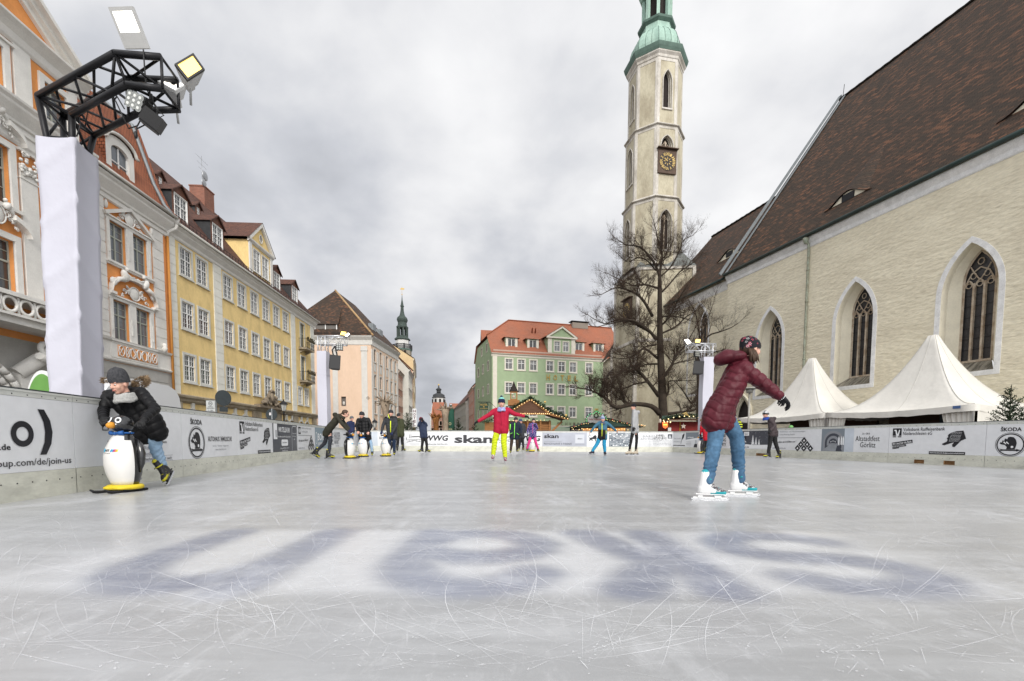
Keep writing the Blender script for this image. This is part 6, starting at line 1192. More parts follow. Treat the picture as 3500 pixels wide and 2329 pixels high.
def flood(label, px, Y, glow, full, hs=.16, grp='floodlights on the masts', bm=HOUS, frm=HBLK, Ys=None, part_glow=None):
 """floodlight from its four front corners"""
 Ys = Ys or [Y]*4; C4 = [at(x, y, yy) for (x, y), yy in zip(px, Ys)]; c = sum(C4, Vector())/4; n = (C4[1]-C4[0]).cross(C4[2]-C4[1]).normalized()
 if n.y < 0: n = -n
 o = thing('floodlight', label, 'floodlight', c, 0, grp); M = Matrix.Translation(-c)
 q = MB(bm); q.M = M; e = c+n*.03; F_ = [p+n*.02 for p in C4]; B_ = [c+(p-c)*.55+n*hs for p in C4]; b0 = q.addv(F_+B_)
 q.face([b0+4, b0+5, b0+6, b0+7])
 for i in range(4): j = (i+1) % 4; q.face((b0+i, b0+j, b0+4+j, b0+4+i))
 B2 = [c+(p-c)*.3+n*(hs+.1) for p in C4]; q.slab([p for p in [c+(p-c)*.35+n*hs for p in C4]], n*.08)
 q.build('housing', o)
 q = MB(frm); q.M = M; 
 for i in range(4): j = (i+1) % 4; a, d = C4[i], C4[j]; q.slab([a, d, c+(d-c)*.8, c+(a-c)*.8], n*.03)
 q.build('rim', o)
 G4 = [c+(p-c)*.82+n*.006 for p in C4]
 if part_glow is not None: a = part_glow; G4 = [G4[0], G4[1], G4[1].lerp(G4[2], a), G4[0].lerp(G4[3], a)]; q = MB(bm); q.M = M; f = [c+(p-c)*.82+n*.004 for p in C4]; q.poly([f[0].lerp(f[3], a), f[1].lerp(f[2], a), f[2], f[3]]); q.build('finned_lower_half', o)
 q = MB(glow); q.M = M; q.poly(G4); q.build('lamp_glass', o)
 q = MB(bm); q.M = M; q.tube([c+n*(hs*.6)+Vector((0, 0, 0)), c+n*(hs+.1)-Vector((0, 0, .16))], .012, 6); q.build('bracket', o)
 return o
k_ = 1/2.24
flood('tall white floodlight standing upright on top of the near mast', [(825*k_, 55*k_), (1012*k_, 48*k_), (1140*k_, 372*k_), (955*k_, 375*k_)], 4.95, LAMPW, 1, .07, frm=HOUS, Ys=[4.85, 4.85, 5.0, 5.0], part_glow=.62)
flood('glowing yellow floodlight with black rim at the tip of the near mast', [(1335*k_, 490*k_), (1480*k_, 405*k_), (1568*k_, 530*k_), (1435*k_, 615*k_)], 4.9, LAMPY, 1, .26, Ys=[4.85, 4.95, 5.0, 4.9])
flood('pale floodlight pointing down behind the yellow one on the near mast', [(1205*k_, 620*k_), (1290*k_, 600*k_), (1430*k_, 645*k_), (1345*k_, 697*k_)], 5.3, LAMPW, 1, .14, Ys=[5.3, 5.5, 5.5, 5.3], frm=HOUS)
def par():
 C4 = [at(975*k_, 680*k_, 5.0), at(1118*k_, 745*k_, 5.0), at(1085*k_, 872*k_, 5.04), at(950*k_, 800*k_, 5.04)]; c = sum(C4, Vector())/4; n = (C4[1]-C4[0]).cross(C4[2]-C4[1]).normalized(); n = n if n.y > 0 else -n
 o = thing('stage_light', 'square black stage light with nine round lenses under the near mast', 'stage light', c); M = Matrix.Translation(-c); q = MB(HBLK); q.M = M; q.slab(C4, n*.10); q.tube([C4[0]+n*.05, C4[0]+n*.05+Vector((0, 0, .1)), C4[1]+n*.05+Vector((0, 0, .1)), C4[1]+n*.05], .01, 5); q.build('housing', o)
 for i in range(3):
  for j in range(3):
   p = C4[0].lerp(C4[1], .22+.28*i).lerp(C4[3].lerp(C4[2], .22+.28*i), .2+.3*j); q = MB(mat('lens', (.35, .36, .34), .15, spec=.9, metal=.4)); q.M = M @ Matrix.Translation(p-n*.012) @ (n.to_track_quat('Z', 'Y')).to_matrix().to_4x4(); q.lathe([(.036, 0), (.036, .014)], 12); q.use(HBLK); q.lathe([(.040, .012), (.026, -.002)], 12, cap=False); q.use(mat('lens_core', (.75, .76, .72), .2)); q.lathe([(.014, -.004), (.014, .002)], 8); q.build('lens', o)
 p0 = at(1172*k_, 925*k_, 5.1); o = thing('spotlight', 'small black hooded spotlight hanging from the end of the near mast', 'stage light', p0); q = MB(HBLK); q.M = Matrix.Rotation(R(35), 4, 'Y') @ Matrix.Rotation(R(30), 4, 'Z'); q.box(-.085, .085, -.10, .10, -.07, .07); q.slab([(-.075, -.09, -.07), (.075, -.09, -.07), (.075, .09, -.07), (-.075, .09, -.07)], (0, 0, -.02)); q.build('hood', o); q = MB(HBLK)
 for s_ in (-1, 1): q.tube([(s_*.04, 0, .0), (s_*.05, 0, .12), (0, 0, .20)], .012, 5)
 q.tube([(0, 0, .18), (-.01, 0, .27)], .015, 6); q.build('yoke', o)
par()
def mast(label, xs, Y, ztop, xa, side, seam=None):
 """silver truss mast with cloth; xs = pixel edges of the cloth, xa = pixel ends of the arm"""
 a, c = at(xs[0], 1300, Y), at(xs[1], 1300, Y); w = c.x-a.x; o = thing('light_mast', label, 'light mast', ((a.x+c.x)/2, Y, GZ)); h = w/2
 q = MB(SILT); C_ = [Vector((s_*h*.8, t*h*.8, 0)) for s_, t in ((-1, -1), (1, -1), (1, 1), (-1, 1))]; zt = ztop-GZ
 truss(q, [p+Vector((0, 0, zt-.75)) for p in C_], [p+Vector((0, 0, zt)) for p in C_], .024, .010, 2)
 x0, x1 = at(xa[0], 1190, Y).x-(a.x+c.x)/2, at(xa[1], 1190, Y).x-(a.x+c.x)/2
 B4 = [Vector((0, t*h*.8, z)) for t, z in ((-1, zt), (1, zt), (1, zt-.34), (-1, zt-.34))]; truss(q, [p+Vector((x0, 0, 0)) for p in B4], [p+Vector((x1, 0, 0)) for p in B4], .024, .010, 5); q.build('truss', o)
 q = MB(CLOTH); n = 26; g = []
 for i in range(n+1):
  z = (zt-.62)*(1-i/n); g.append(q.addv([(sx*h*(1.02+.03*math.sin(z*3+sx)), sy*h*(1.02+.03*math.sin(z*4.1+sy)), z) for sx, sy in ((-1, -1), (0, -1.03), (1, -1), (1, 0), (1, 1), (0, 1), (-1, 1), (-1, 0))]))
 for i in range(n):
  for k in range(8): j = (k+1) % 8; q.face((g[i]+k, g[i]+j, g[i+1]+j, g[i+1]+k), False)
 if seam: q.box(-h*1.07, h*1.07, -h*1.09, h*1.07, zt-seam, zt-seam+.03)
 q.build('cloth_cover', o)
mast('far left silver light mast with white cloth in front of the peach house', (1091, 1122), 19.2, 4.84, (1091, 1183), 1, 1.6)
mast('right silver light mast with white cloth in front of the bare tree', (2397, 2431), 21.8, 5.12, (2349, 2441), -1)
flood('yellow glowing floodlight on the far left mast', [(1165, 1131), (1186, 1134), (1182, 1149), (1160, 1146)], 18.9, LAMPY, 1, .22)
flood('pale tilted floodlight right of the yellow one on the far left mast', [(1176, 1149), (1190, 1136), (1197, 1141), (1186, 1153)], 18.8, LAMPW, 1, .2)
flood('white floodlight turned left on the right mast', [(2336, 1161), (2352, 1157), (2366, 1172), (2350, 1180)], 21.5, LAMPW, 1, .22)
flood('bright yellow floodlight on top of the right mast', [(2377, 1158), (2397, 1159), (2394, 1174), (2373, 1172)], 21.5, LAMPY, 1, .22)
def speaker(label, x0, x1, y0, y1, Y, rz):
 a, c = at(x0, y0, Y), at(x1, y1, Y); w = (c.x-a.x)*.92; h = a.z-c.z; m = (a+c)/2; o = thing('loudspeaker', label, 'loudspeaker', m, rz, 'loudspeakers hung from the masts'); q = MB(mat('speaker_black', (.022, .022, .023), .65, .2, 20)); q.M = Matrix.Rotation(R(4), 4, 'Y')
 q.prism([(-w/2, -w*.35), (w/2, -w*.35), (w*.3, w*.4), (-w*.3, w*.4)], 'z', -h/2, h/2); q.build('cabinet', o); q = MB(mat('speaker_grille', (.035, .035, .036), .6)); q.box(-w*.46, w*.46, -w*.36, -w*.352, -h*.46, h*.46); q.lathe([(.03, 0), (.02, .01)], 8, (0, 0, 0)) if 0 else None; q.build('grille', o)
 q = MB(HBLK); q.tube([(-w*.15, 0, h/2-.02), (-w*.25, 0, h/2+.22), (0, 0, h/2+.38)], .03, 6); q.tube([(w*.2, 0, h/2-.02), (w*.05, 0, h/2+.25), (0, 0, h/2+.38)], .03, 6); q.build('yoke', o)
 o2 = thing('stage_light', 'small LED stage light above the loudspeaker of the '+label.split('from the ')[1], 'stage light', (m.x+(.22 if rz > 0 else -.10), m.y-.1, m.z+h/2+.32), R(20)); q = MB(HBLK); q.box(-.14, .14, -.05, .05, -.13, .13); q.build('housing', o2); q = MB(mat('lens', None))
 for i in range(3):
  for j in range(3): q.box(-.11+.08*i, -.05+.08*i, -.056, -.05, -.10+.08*j, -.04+.08*j)
 q.build('lens_grid', o2)
speaker('black loudspeaker hanging from the far left mast', 1126, 1166, 1216, 1264, 18.9, R(14)); speaker('black loudspeaker hanging from the right mast', 2366, 2402, 1236, 1280, 21.5, R(-8))
# ---------------- tents ----------------
TEN = mat('tent_fabric', (.70, .68, .63), .7, .12, .8, .022, 2.6, fine=.02); TBK = mat('booth_brown', (.085, .05, .035), .8, .25, 3, stretch=(1, 1, 6)); ALU = mat('aluminium', (.5, .5, .5), .4, metal=.7)
def tent(i, label):
 d = Vector((.28, -1, 0)).normalized(); A = Vector((15.30, 31.1, 0))+d*(6.5*i); o = thing('pagoda_tent', label, 'tent', (A.x, A.y, GZ), math.atan2(d.y, d.x), 'white peaked tents along the church wall'); w, dep, ze, zp = 6.46, 5.2, 2.12-GZ, 5.72-GZ
 q = MB(TEN); n, m = 22, 16; cx_, cy_ = w/2, dep/2; r0 = .14; g = []
 per = [(k/m*w, 0) for k in range(m)]+[(w, k/m*dep) for k in range(m)]+[(w-k/m*w, dep) for k in range(m)]+[(0, dep-k/m*dep) for k in range(m)]
 for a in range(n+1):
  t = a/n; row_ = []
  for k, (x, y) in enumerate(per):
   e = (k % m)/m; sag = -.10*math.sin(math.pi*e)*(1-t)*math.sin(math.pi*min(1, t*1.6+.0)); px = cx_+(x-cx_)*(1-t)+(r0*(x-cx_)/max(abs(x-cx_), abs(y-cy_), .01))*t; py = cy_+(y-cy_)*(1-t)+(r0*(y-cy_)/max(abs(x-cx_), abs(y-cy_), .01))*t
   droop = -.13*math.sin(math.pi*e)*(1-t)**3; z = ze+(zp-ze)*t**2.15+sag+droop+.012*math.sin(x*9+y*7)*(1-t); row_.append((px, py, z))
  g.append(q.addv(row_))
 N_ = len(per)
 for a in range(n):
  for k in range(N_): j = (k+1) % N_; q.face((g[a]+k, g[a]+j, g[a+1]+j, g[a+1]+k), True)
 q.face([g[n]+k for k in range(N_)]); cv_ = q.build('canopy', o); q2 = MB(mat('tent_seam', (.5, .485, .44), .7))
 for k in (0, m//2, m, m+m//2, 2*m, 3*m): q2.tube([q.v[g[a]+k] for a in range(n+1)], .012, 4)
 q2.build('seam', cv_)
 q = MB(TEN)
 vt, vb = [], []
 for k, (x, y) in enumerate(per):
  e = (k % m)/m; dz = -.13*math.sin(math.pi*e); ox, oy = (x-cx_)/cx_, (y-cy_)/cy_; s_ = .02+.02*math.sin(k*1.9); vt.append((x+ox*.01, y+oy*.01, ze+dz+.004)); vb.append((x+ox*s_, y+oy*s_, ze+dz-.27+.02*math.sin(k*2.3)))
 a0 = q.addv(vt); b0 = q.addv(vb)
 for k in range(N_): j = (k+1) % N_; q.face((a0+k, a0+j, b0+j, b0+k), True)
 q.build('valance', o)
 for x, y in ((.05, .05), (w-.05, .05), (w-.05, dep-.05), (.05, dep-.05)): q = MB(ALU); q.box(x-.03, x+.03, y-.03, y+.03, 0, ze); q.build('leg', o)
 def curtain(u0, u1, y, zt, zb, amp, nm='curtain', ub0=None, ub1=None):
  q = MB(TEN); n = 40; ub0 = u0 if ub0 is None else ub0; ub1 = u1 if ub1 is None else ub1; tt = []; mm_ = []; bb_ = []
  for k in range(n+1): e = k/n; f = amp*math.sin(e*n*.9)+amp*.5*math.sin(e*31); tt.append((u0+(u1-u0)*e, y+f*.6, zt)); bb_.append((ub0+(ub1-ub0)*e, y+f, zb))
  a = q.addv(tt); b_ = q.addv(bb_)
  for k in range(n): q.face((a+k, a+k+1, b_+k+1, b_+k), True)
  q.build(nm, o)
 if i == 0: curtain(5.3, 6.46, .12, ze-.1, 0, .07, ub0=5.7, ub1=6.46)
 else: curtain(0, 1.1, .12, ze-.1, 0, .07, ub1=.7); curtain(5.2, 6.4, .15, ze-.1, 0, .05, ub0=5.7); curtain(0, 1, 0, 0, 0, 0) if 0 else None
 q = MB(TBK); q.box(.3, w-.3, dep-1.0, dep-.9, 0, ze-.05)
 for k in range(10): q.box(.5+k*.57, .95+k*.57, dep-1.02, dep-1.0, 1.25, 1.45) if 0 else None
 q.build('booth_wall', o)
 q = MB(mat('booth_dark', (.02, .016, .013), .8)); 
 for k in range(9): q.box(.6+k*.6, 1.05+k*.6, dep-1.03, dep-1.0, 1.32, 1.62)
 q.build('shelf_openings', o)
 if i == 1:
  q = MB(mat('screen', (.05, .07, .09), .2, spec=.8)); q.box(2.9, 4.3, dep-1.3, dep-1.22, ze-.6, ze-.2); q.build('screen', o)
  q = MB(TEN); q.poly([(w+.01, .2, ze-.1), (w+.01, dep, ze-.1), (w+.01, dep, 0), (w+.01, .2, 0)]); q.build('side_wall', o)
  q = MB(mat('label_blue', (.08, .14, .30), .5)); q.box(5.75, 6.02, -.05, -.045, ze-.16, ze-.04); q.build('maker_label', o)
tent(0, 'white pagoda tent farther away, beside the church portal'); tent(1, 'white pagoda tent nearer the right picture edge, partly behind a small fir')
# ---------------- market huts ----------------
WD = mat('hut_wood', (.33, .15, .05), .7, .4, 2.5, fine=.12, stretch=(1, 1, 9)); WDD = mat('hut_wood_dark', (.12, .06, .035), .8, .4, 2.5, fine=.12, stretch=(1, 1, 9)); RDW = mat('hut_red', (.20, .018, .015), .7, .25, 3); SHN = tilemat('shingles', [(.10, .07, .05), (.16, .11, .08), (.2, .14, .10)], .12, .14, patch=(.1, .07, .05)); GRO = mat('green_felt', (.05, .09, .07), .85, .2, 2)
BULB = mat('bulb_warm', (1, .8, .45), .4, emit=(1, .70, .30), es=2.6); BULG = mat('bulb_green', (.1, .9, .3), .4, emit=(.1, 1, .35), es=1.3); NEED = mat('fir_needles', (.022, .05, .02), .8, .45, 6, fine=.3); NEED2 = mat('fir_needles_light', (.05, .085, .04), .8, .4, 6, fine=.3); INSIDE = mat('lit_interior', (.9, .5, .2), .8, emit=(1, .42, .10), es=.55); INS2 = mat('hut_interior', (.25, .10, .04), .8, .4, 4)
RIB = mat('ribbon_red', (.5, .02, .03), .5); SILV = mat('star_silver', (.6, .5, .42), .4)
def garland(q, P_, r, dens, rr, mats=(NEED, NEED2)):
 for a, c in zip(P_, P_[1:]):
  a, c = Vector(a), Vector(c); n = int((c-a).length*dens)
  for i in range(n):
   p = a.lerp(c, (i+rr.random())/n)+Vector((rr.uniform(-r, r), rr.uniform(-r, r), rr.uniform(-r, r)))*.4; v = Vector((rr.uniform(-1, 1), rr.uniform(-1, 1), rr.uniform(-1, 1))).normalized()*r; s_ = v.cross(Vector((rr.random(), rr.random(), 1))).normalized()*r*.18
   q.use(mats[rr.randrange(len(mats))]); q.poly([p-s_, p+v-s_*.2, p+v+s_*.2, p+s_])
def bulbs(q, P_, sp, s_=.019, m=BULB, jit=.02, rr=rnd):
 q.use(m)
 for a, c in zip(P_, P_[1:]):
  a, c = Vector(a), Vector(c); n = max(1, int((c-a).length/sp))
  for i in range(n): p = a.lerp(c, (i+.5)/n); q.ball((p.x+rr.uniform(-jit, jit), p.y, p.z+rr.uniform(-jit, jit)), s_, 6, 4)
def hut1():
 Y = 27.5; X0 = at(1705, 1400, Y).x; o = thing('market_hut', 'wooden Christmas market hut with bell turret, garlands and warm light bulbs', 'market hut', (at(1813, 1400, Y).x, Y, GZ)); z = lambda y: at(1813, y, Y).z-GZ; x = lambda px: at(px, 1400, Y).x-at(1813, 1400, Y).x
 rr = random.Random(2); zr, ze = z(1362), z(1429); L_, R_ = x(1690), x(1944); L2, R2 = x(1725), x(1888)
 q = MB(WD); q.box(L2, R2, .9, 3.6, 0, ze-.15); q.build('wall', o)
 q = MB(INSIDE); q.box(x(1735), x(1800), .86, .9, .7, 1.45); q.build('counter_opening', o)
 q = MB(WD); 
 for px in (1727, 1765, 1805, 1850, 1882): q.box(x(px)-.05, x(px)+.05, .6, .72, 0, ze-.1)
 for k in range(14): q.box(x(1836), x(1886), .66, .69, .1+k*.12, .19+k*.12)
 q.prism([(x(1888), 1.2), (x(1925), ze-.25), (x(1925), ze-.1), (x(1885), 1.35)], 'y', .5, .62); q.build('post', o)
 q = MB(INS2); q.box(x(1833), x(1886), .88, .9, .6, 1.5); q.build('glazed_side', o)
 zb = z(1412)
 q = MB(WDD); q.prism([(x(1745), zb), (x(1885), zb), (0, zr-.12)], 'y', .05, .10); q.build('gable', o); q = MB(WD)
 q.slab([(x(1700), 0, z(1428)), (0, 0, zr), (0, 0, zr-.13), (x(1712), 0, z(1428)-.05)], (0, .06, 0)); q.slab([(R_, 0, z(1429)), (x(1885), 0, zb-.02), (0, 0, zr), (0, 0, zr-.13), (x(1882), 0, zb-.15), (R_, 0, z(1436))], (0, .06, 0)); q.box(x(1745), x(1885), -.01, .06, zb-.10, zb); q.build('barge_board', o)
 q = MB(SHN); q.quv([(x(1695), 0, z(1429)), (0, 0, zr+.02), (0, 4.2, zr+.02), (x(1695), 4.2, z(1429))]); q.quv([(0, 0, zr+.02), (x(1886), 0, zb+.02), (x(1886), 4.2, zb+.02), (0, 4.2, zr+.02)]); q.quv([(x(1886), 0, zb+.02), (R_, 0, z(1429)), (R_, 4.2, z(1429)), (x(1886), 4.2, zb+.02)]); q.build('roof', o)
 q = MB(NEED); garland(q, [(x(1696), -.05, z(1427)), (0, -.05, zr+.06), (x(1886), -.05, zb+.08), (R_, -.05, z(1427))], .16, 130, rr); garland(q, [(x(1640), .3, z(1444)), (x(1668), .3, z(1440)), (x(1700), .3, z(1428))], .14, 90, rr); q.use(GOLD)
 q.ball((x(1862), -.1, z(1375)), .07, 8, 6); q.ball((x(1934), -.1, z(1420)), .07, 8, 6); q.build('garland', o)
 q = MB(BULB); bulbs(q, [(x(1705), -.16, z(1432)), (0, -.16, zr-.06), (x(1886), -.16, zb-.04), (R_, -.16, z(1434))], .16); bulbs(q, [(x(1750), -.1, zb-.05), (x(1882), -.1, zb-.05)], .12); bulbs(q, [(x(1735), .5, zb-.42), (x(1870), .5, zb-.42)], .22); q.build('light_string', o)
 t = MB(WD); cxx = x(1756); t.box(cxx-.36, cxx+.36, 1.0, 1.7, z(1382), z(1363)); 
 for sx in (-.22, .16): t.box(cxx+sx, cxx+sx+.07, 1.1, 1.17, z(1363), z(1332)); t.box(cxx+sx, cxx+sx+.07, 1.5, 1.57, z(1363), z(1332))
 t.box(cxx-.225, cxx+.235, 1.095, 1.175, z(1363), z(1358)); t.box(cxx-.225, cxx+.235, 1.095, 1.175, z(1337), z(1331)); t.use(SHN); t.lathe([(.40, z(1332)), (.27, z(1322)), (.17, z(1312)), (.02, z(1295))], 4, (cxx, 1.34, 0), False, R(45)); tt = t.build('bell_turret', o); t = MB(SILV); t.lathe([(.10, z(1354)), (.06, z(1345)), (.01, z(1341))], 8, (cxx, 1.34, 0)); t.build('bell', tt)
 q = MB(WD); q.box(x(1655), x(1705), .5, 2.5, 0, z(1443)); q.build('side_shed', o)
hut1()
def hut2():
 Y = 38; xm = at(2040, 1400, Y).x; o = thing('market_hut', 'green roofed market stall with fairy lights and a Frohe Weihnachten sign', 'market hut', (xm, Y, GZ)); z = lambda y: at(2040, y, Y).z-GZ; x = lambda px: at(px, 1400, Y).x-xm; rr = random.Random(8)
 q = MB(GRO); q.slab([(x(1950), 0, z(1463)), (x(2030), 0, z(1440)), (x(2080), 0, z(1428)), (x(2155), 0, z(1448)), (x(2205), 0, z(1456))], (0, 5, .1)); q.build('roof', o)
 q = MB(mat('booth_dark', None)); q.prism([(x(1952), z(1466)), (x(2030), z(1443)), (x(2080), z(1432)), (x(2155), z(1451)), (x(2200), z(1462))], 'y', .05, .1); q.box(x(1955), x(2150), 1.2, 1.3, 0, z(1456)); q.build('gable', o)
 q = MB(WD); q.box(x(1958), x(2150), .5, 1.1, 0, .9); q.build('counter', o); q = MB(INSIDE); q.box(x(2000), x(2150), 1.1, 1.19, .9, z(1462)); q.build('lit_shelf', o)
 q = MB(NEED); P_ = [(x(1950), -.05, z(1464)), (x(2025), -.05, z(1443)), (x(2080), -.05, z(1434)), (x(2155), -.05, z(1452)), (x(2205), -.05, z(1458))]; garland(q, P_, .13, 90, rr); q.build('garland', o)
 q = MB(BULB); bulbs(q, P_, .2, .026, BULB, .05); bulbs(q, [(x(1955), -.1, z(1468)), (x(2150), -.1, z(1468))], .22, .03, BULB, .05); bulbs(q, [(x(2165), -.2, z(1452)), (x(2207), -.2, z(1454))], .16, .03); q.use(RIB); bulbs(q, [(p[0], -.16, p[2]+.05) for p in P_], .5, .06, RIB); q.use(SILV)
 for i in range(40): q.ball((x(1955)+i*.11, -.12, z(1468)-.05-.03*(i % 3)), (.03, .03, .07), 5, 4)
 q.build('light_string', o)
 c = x(2036); P2 = [(x(2003), z(1445)), (x(2003), z(1428)), (x(2013), z(1417)), (x(2027), z(1415)), (x(2036), z(1404)), (x(2047), z(1415)), (x(2062), z(1417)), (x(2070), z(1428)), (x(2070), z(1445))]
 q = MB(mat('sign_white', (.55, .55, .53), .6)); q.prism([(x(2008), z(1442)), (x(2010), z(1428)), (x(2024), z(1424)), (x(2036), z(1420)), (x(2050), z(1424)), (x(2064), z(1428)), (x(2066), z(1442)), (x(2058), z(1446)), (x(2048), z(1443)), (x(2036), z(1448)), (x(2024), z(1445)), (x(2015), z(1447))], 'y', -.22, -.18); so_ = q.build('sign_board', o)
 q = MB(mat('sign_red', (.35, .03, .03), .6)); text(q, 'Frohe Weihnachten', Matrix.Translation((c, -.23, z(1434))) @ Matrix.Rotation(R(90), 4, 'X'), 1.15, .17, .012); q.build('lettering', so_)
 q = MB(NEED); garland(q, [(a, -.25, b_) for a, b_ in P2], .12, 90, rr); q.tube([(c+.17*math.cos(t), -.3, z(1422)+.17*math.sin(t)) for t in np.linspace(0, 6.28, 12)], .05, 5); q.use(GOLD); q.box(c-.12, c+.16, -.28, -.24, z(1405), z(1398)); q.build('wreath', so_); q = MB(BULG); bulbs(q, [(a, -.36, b_) for a, b_ in P2], .14, .026, BULG); q.build('green_lights', so_)
hut2()
def hut3():
 Y = 31; xm = at(2330, 1400, Y).x; o = thing('market_hut', 'dark red market hut with a silver star under the big bare tree', 'market hut', (xm, Y, GZ)); z = lambda y: at(2330, y, Y).z-GZ; x = lambda px: at(px, 1400, Y).x-xm; rr = random.Random(9)
 q = MB(RDW); q.box(x(2302), x(2410), .9, 3.2, 0, z(1440)); q.build('wall', o); q = MB(mat('yellow_batten', (.45, .28, .03), .6)); q.box(x(2341), x(2343), .86, .9, 0, z(1440)); q.box(x(2305), x(2306), .86, .9, 0, z(1440)); q.build('batten', o)
 q = MB(WDD)
 for k in range(5): q.box(x(2275)+k*.15, x(2410), .1+.15*k, .16+.15*k, z(1436)+.02*k, z(1434)+.02*k)
 q.build('rafter', o); q = MB(GRO); q.slab([(x(2262), 0, z(1438)), (x(2320), 0, z(1423)), (x(2420), 0, z(1426)), (x(2420), 3.4, z(1420)), (x(2320), 3.4, z(1416))], (0, 0, .06)); q.build('roof', o)
 P_ = [(x(2258), -.05, z(1436)), (x(2290), -.05, z(1424)), (x(2330), -.05, z(1417)), (x(2375), -.05, z(1419)), (x(2410), -.05, z(1426))]; q = MB(NEED); garland(q, P_, .15, 110, rr); q.use(GOLD)
 c = Vector((x(2328), -.2, z(1415))); 
 for k in range(4): q.slab([c, c+Vector((.3+.05*k, 0, .12-.08*k)), c+Vector((.32+.05*k, 0, .08-.08*k))], (0, .03, 0))
 q.use(SILV); q.ball((x(2256), -.1, z(1440)), (.08, .06, .16), 7, 5); q.build('garland', o)
 q = MB(BULB); bulbs(q, [(a, -.18, b_-.12) for a, _, b_ in P_], .28, .034); bulbs(q, [(x(2265), -.1, z(1443)), (x(2295), -.1, z(1443))], .15, .04); q.build('light_string', o)
 q = MB(mat('lit_shield', (.8, .15, .04), .6, emit=(1, .12, .02), es=.7)); q.prism([(x(2263), z(1444)), (x(2282), z(1444)), (x(2283), z(1460)), (x(2274), z(1466)), (x(2266), z(1461))], 'y', -.1, -.06); so_ = q.build('shield_sign', o); q = MB(mat('shield_yellow', (.9, .6, .1), .6, emit=(1, .5, .05), es=.7)); q.box(x(2266), x(2280), -.115, -.1, z(1455), z(1451)); q.build('band', so_)
 q = MB(mat('sign_white', None)); q.box(x(2290), x(2301), .3, .33, z(1474), z(1462)); q.build('notice', o)
 q = MB(SILV); c = (x(2351), z(1456)); q.prism([(c[0]+(.20 if k % 2 == 0 else .09)*math.cos(R(90+36*k)), c[1]+(.20 if k % 2 == 0 else .09)*math.sin(R(90+36*k))) for k in range(10)], 'y', .7, .76); q.build('star', o)
hut3()
# ---------------- trees ----------------
BARK = mat('dark_bark', (.045, .034, .025), .95, .4, 3, .03, 14, fine=.25); TWIG = mat('twig_brown', (.06, .040, .028), .9, .3, 3)
def bare_tree(name, label, limbs, Y, seed, nlev=4, tw=1.0, sp=.5, loc=None, k0=26):
 rr = random.Random(seed); base = limbs[0][0][0]; o = thing(name, label, 'tree', (base.x, base.y, GZ)); M = Matrix.Translation((-base.x, -base.y, -GZ)); T = MB(BARK); T.M = M; C = MB(TWIG); C.M = M
 def smooth(P_):
  out_ = []
  for i in range(len(P_)-1):
   p0, p1, p2, p3 = P_[max(i-1, 0)], P_[i], P_[i+1], P_[min(i+2, len(P_)-1)]
   for k in range(3): t = k/3; out_.append(.5*((2*p1)+(p2-p0)*t+(2*p0-5*p1+4*p2-p3)*t*t+(3*p1-p0-3*p2+p3)*t**3))
  return out_+[P_[-1]]
 def grow(p, d, L_, r, lev):
  n = 4 if lev < 3 else 3; P_ = [p]; dd = d.copy()
  for i in range(n): dd = (dd+Vector((rr.uniform(-1, 1), rr.uniform(-1, 1), rr.uniform(-.7, .9)))*.30+Vector((0, 0, .06))).normalized(); P_.append(P_[-1]+dd*L_/n)
  q = C; q.tube(P_, [r*(1-.7*i/n) for i in range(n+1)], 4 if lev < 3 else 3, cap=False)
  if lev >= nlev: return
  m = (4, 5, 5, 4)[min(lev, 3)]
  for i in range(m):
   t = rr.uniform(.2, 1); k = min(int(t*n), n-1); pp = P_[k].lerp(P_[k+1], t*n-k); ax = Vector((rr.uniform(-1, 1), rr.uniform(-1, 1), rr.uniform(-1, 1))); nd_ = (dd+ax*.85).normalized(); grow(pp, nd_, L_*rr.uniform(.45, .75), r*.5, lev+1)
  grow(P_[-1], dd, L_*.6, r*.32, lev+1)
 for P_, r0, r1, on in limbs:
  S_ = smooth(P_); n = len(S_); T.tube(S_, [(r0+(r1-r0)*i/(n-1))*.84 for i in range(n)], 8 if r0 > .12 else 6)
  if not on: continue
  Ls = sum((S_[i+1]-S_[i]).length for i in range(n-1)); m = int(Ls/sp)
  for i in range(m):
   t = (.15+.85*(i+rr.random())/m) if on == 1 else (.35+.65*(i+rr.random())/m); k = min(int(t*(n-1)), n-2); d = (S_[k+1]-S_[k]).normalized(); ax = Vector((rr.uniform(-1, 1), rr.uniform(-1, 1), rr.uniform(-.5, 1))); nd_ = (d*.6+ax).normalized(); r_ = (r0+(r1-r0)*t); grow(S_[k], nd_, (1.0+.7*rr.random())*(1.25-.5*t)*tw, min(r_*.42, .045), 1)
  grow(S_[-1], (S_[-1]-S_[-2]).normalized(), 1.3*tw, r1, 1)
 T.build('trunk', o); C.build('crown', o); return o
def PX(L_, Y, dys): return [at(x, y, Y+dy) for (x, y), dy in zip(L_, dys)]
def s5(L_): return [(2050+x/3.646, 1050+y/3.646) for x, y in L_]
def s4(L_): return [(1950+x/2.851, 700+y/2.851) for x, y in L_]
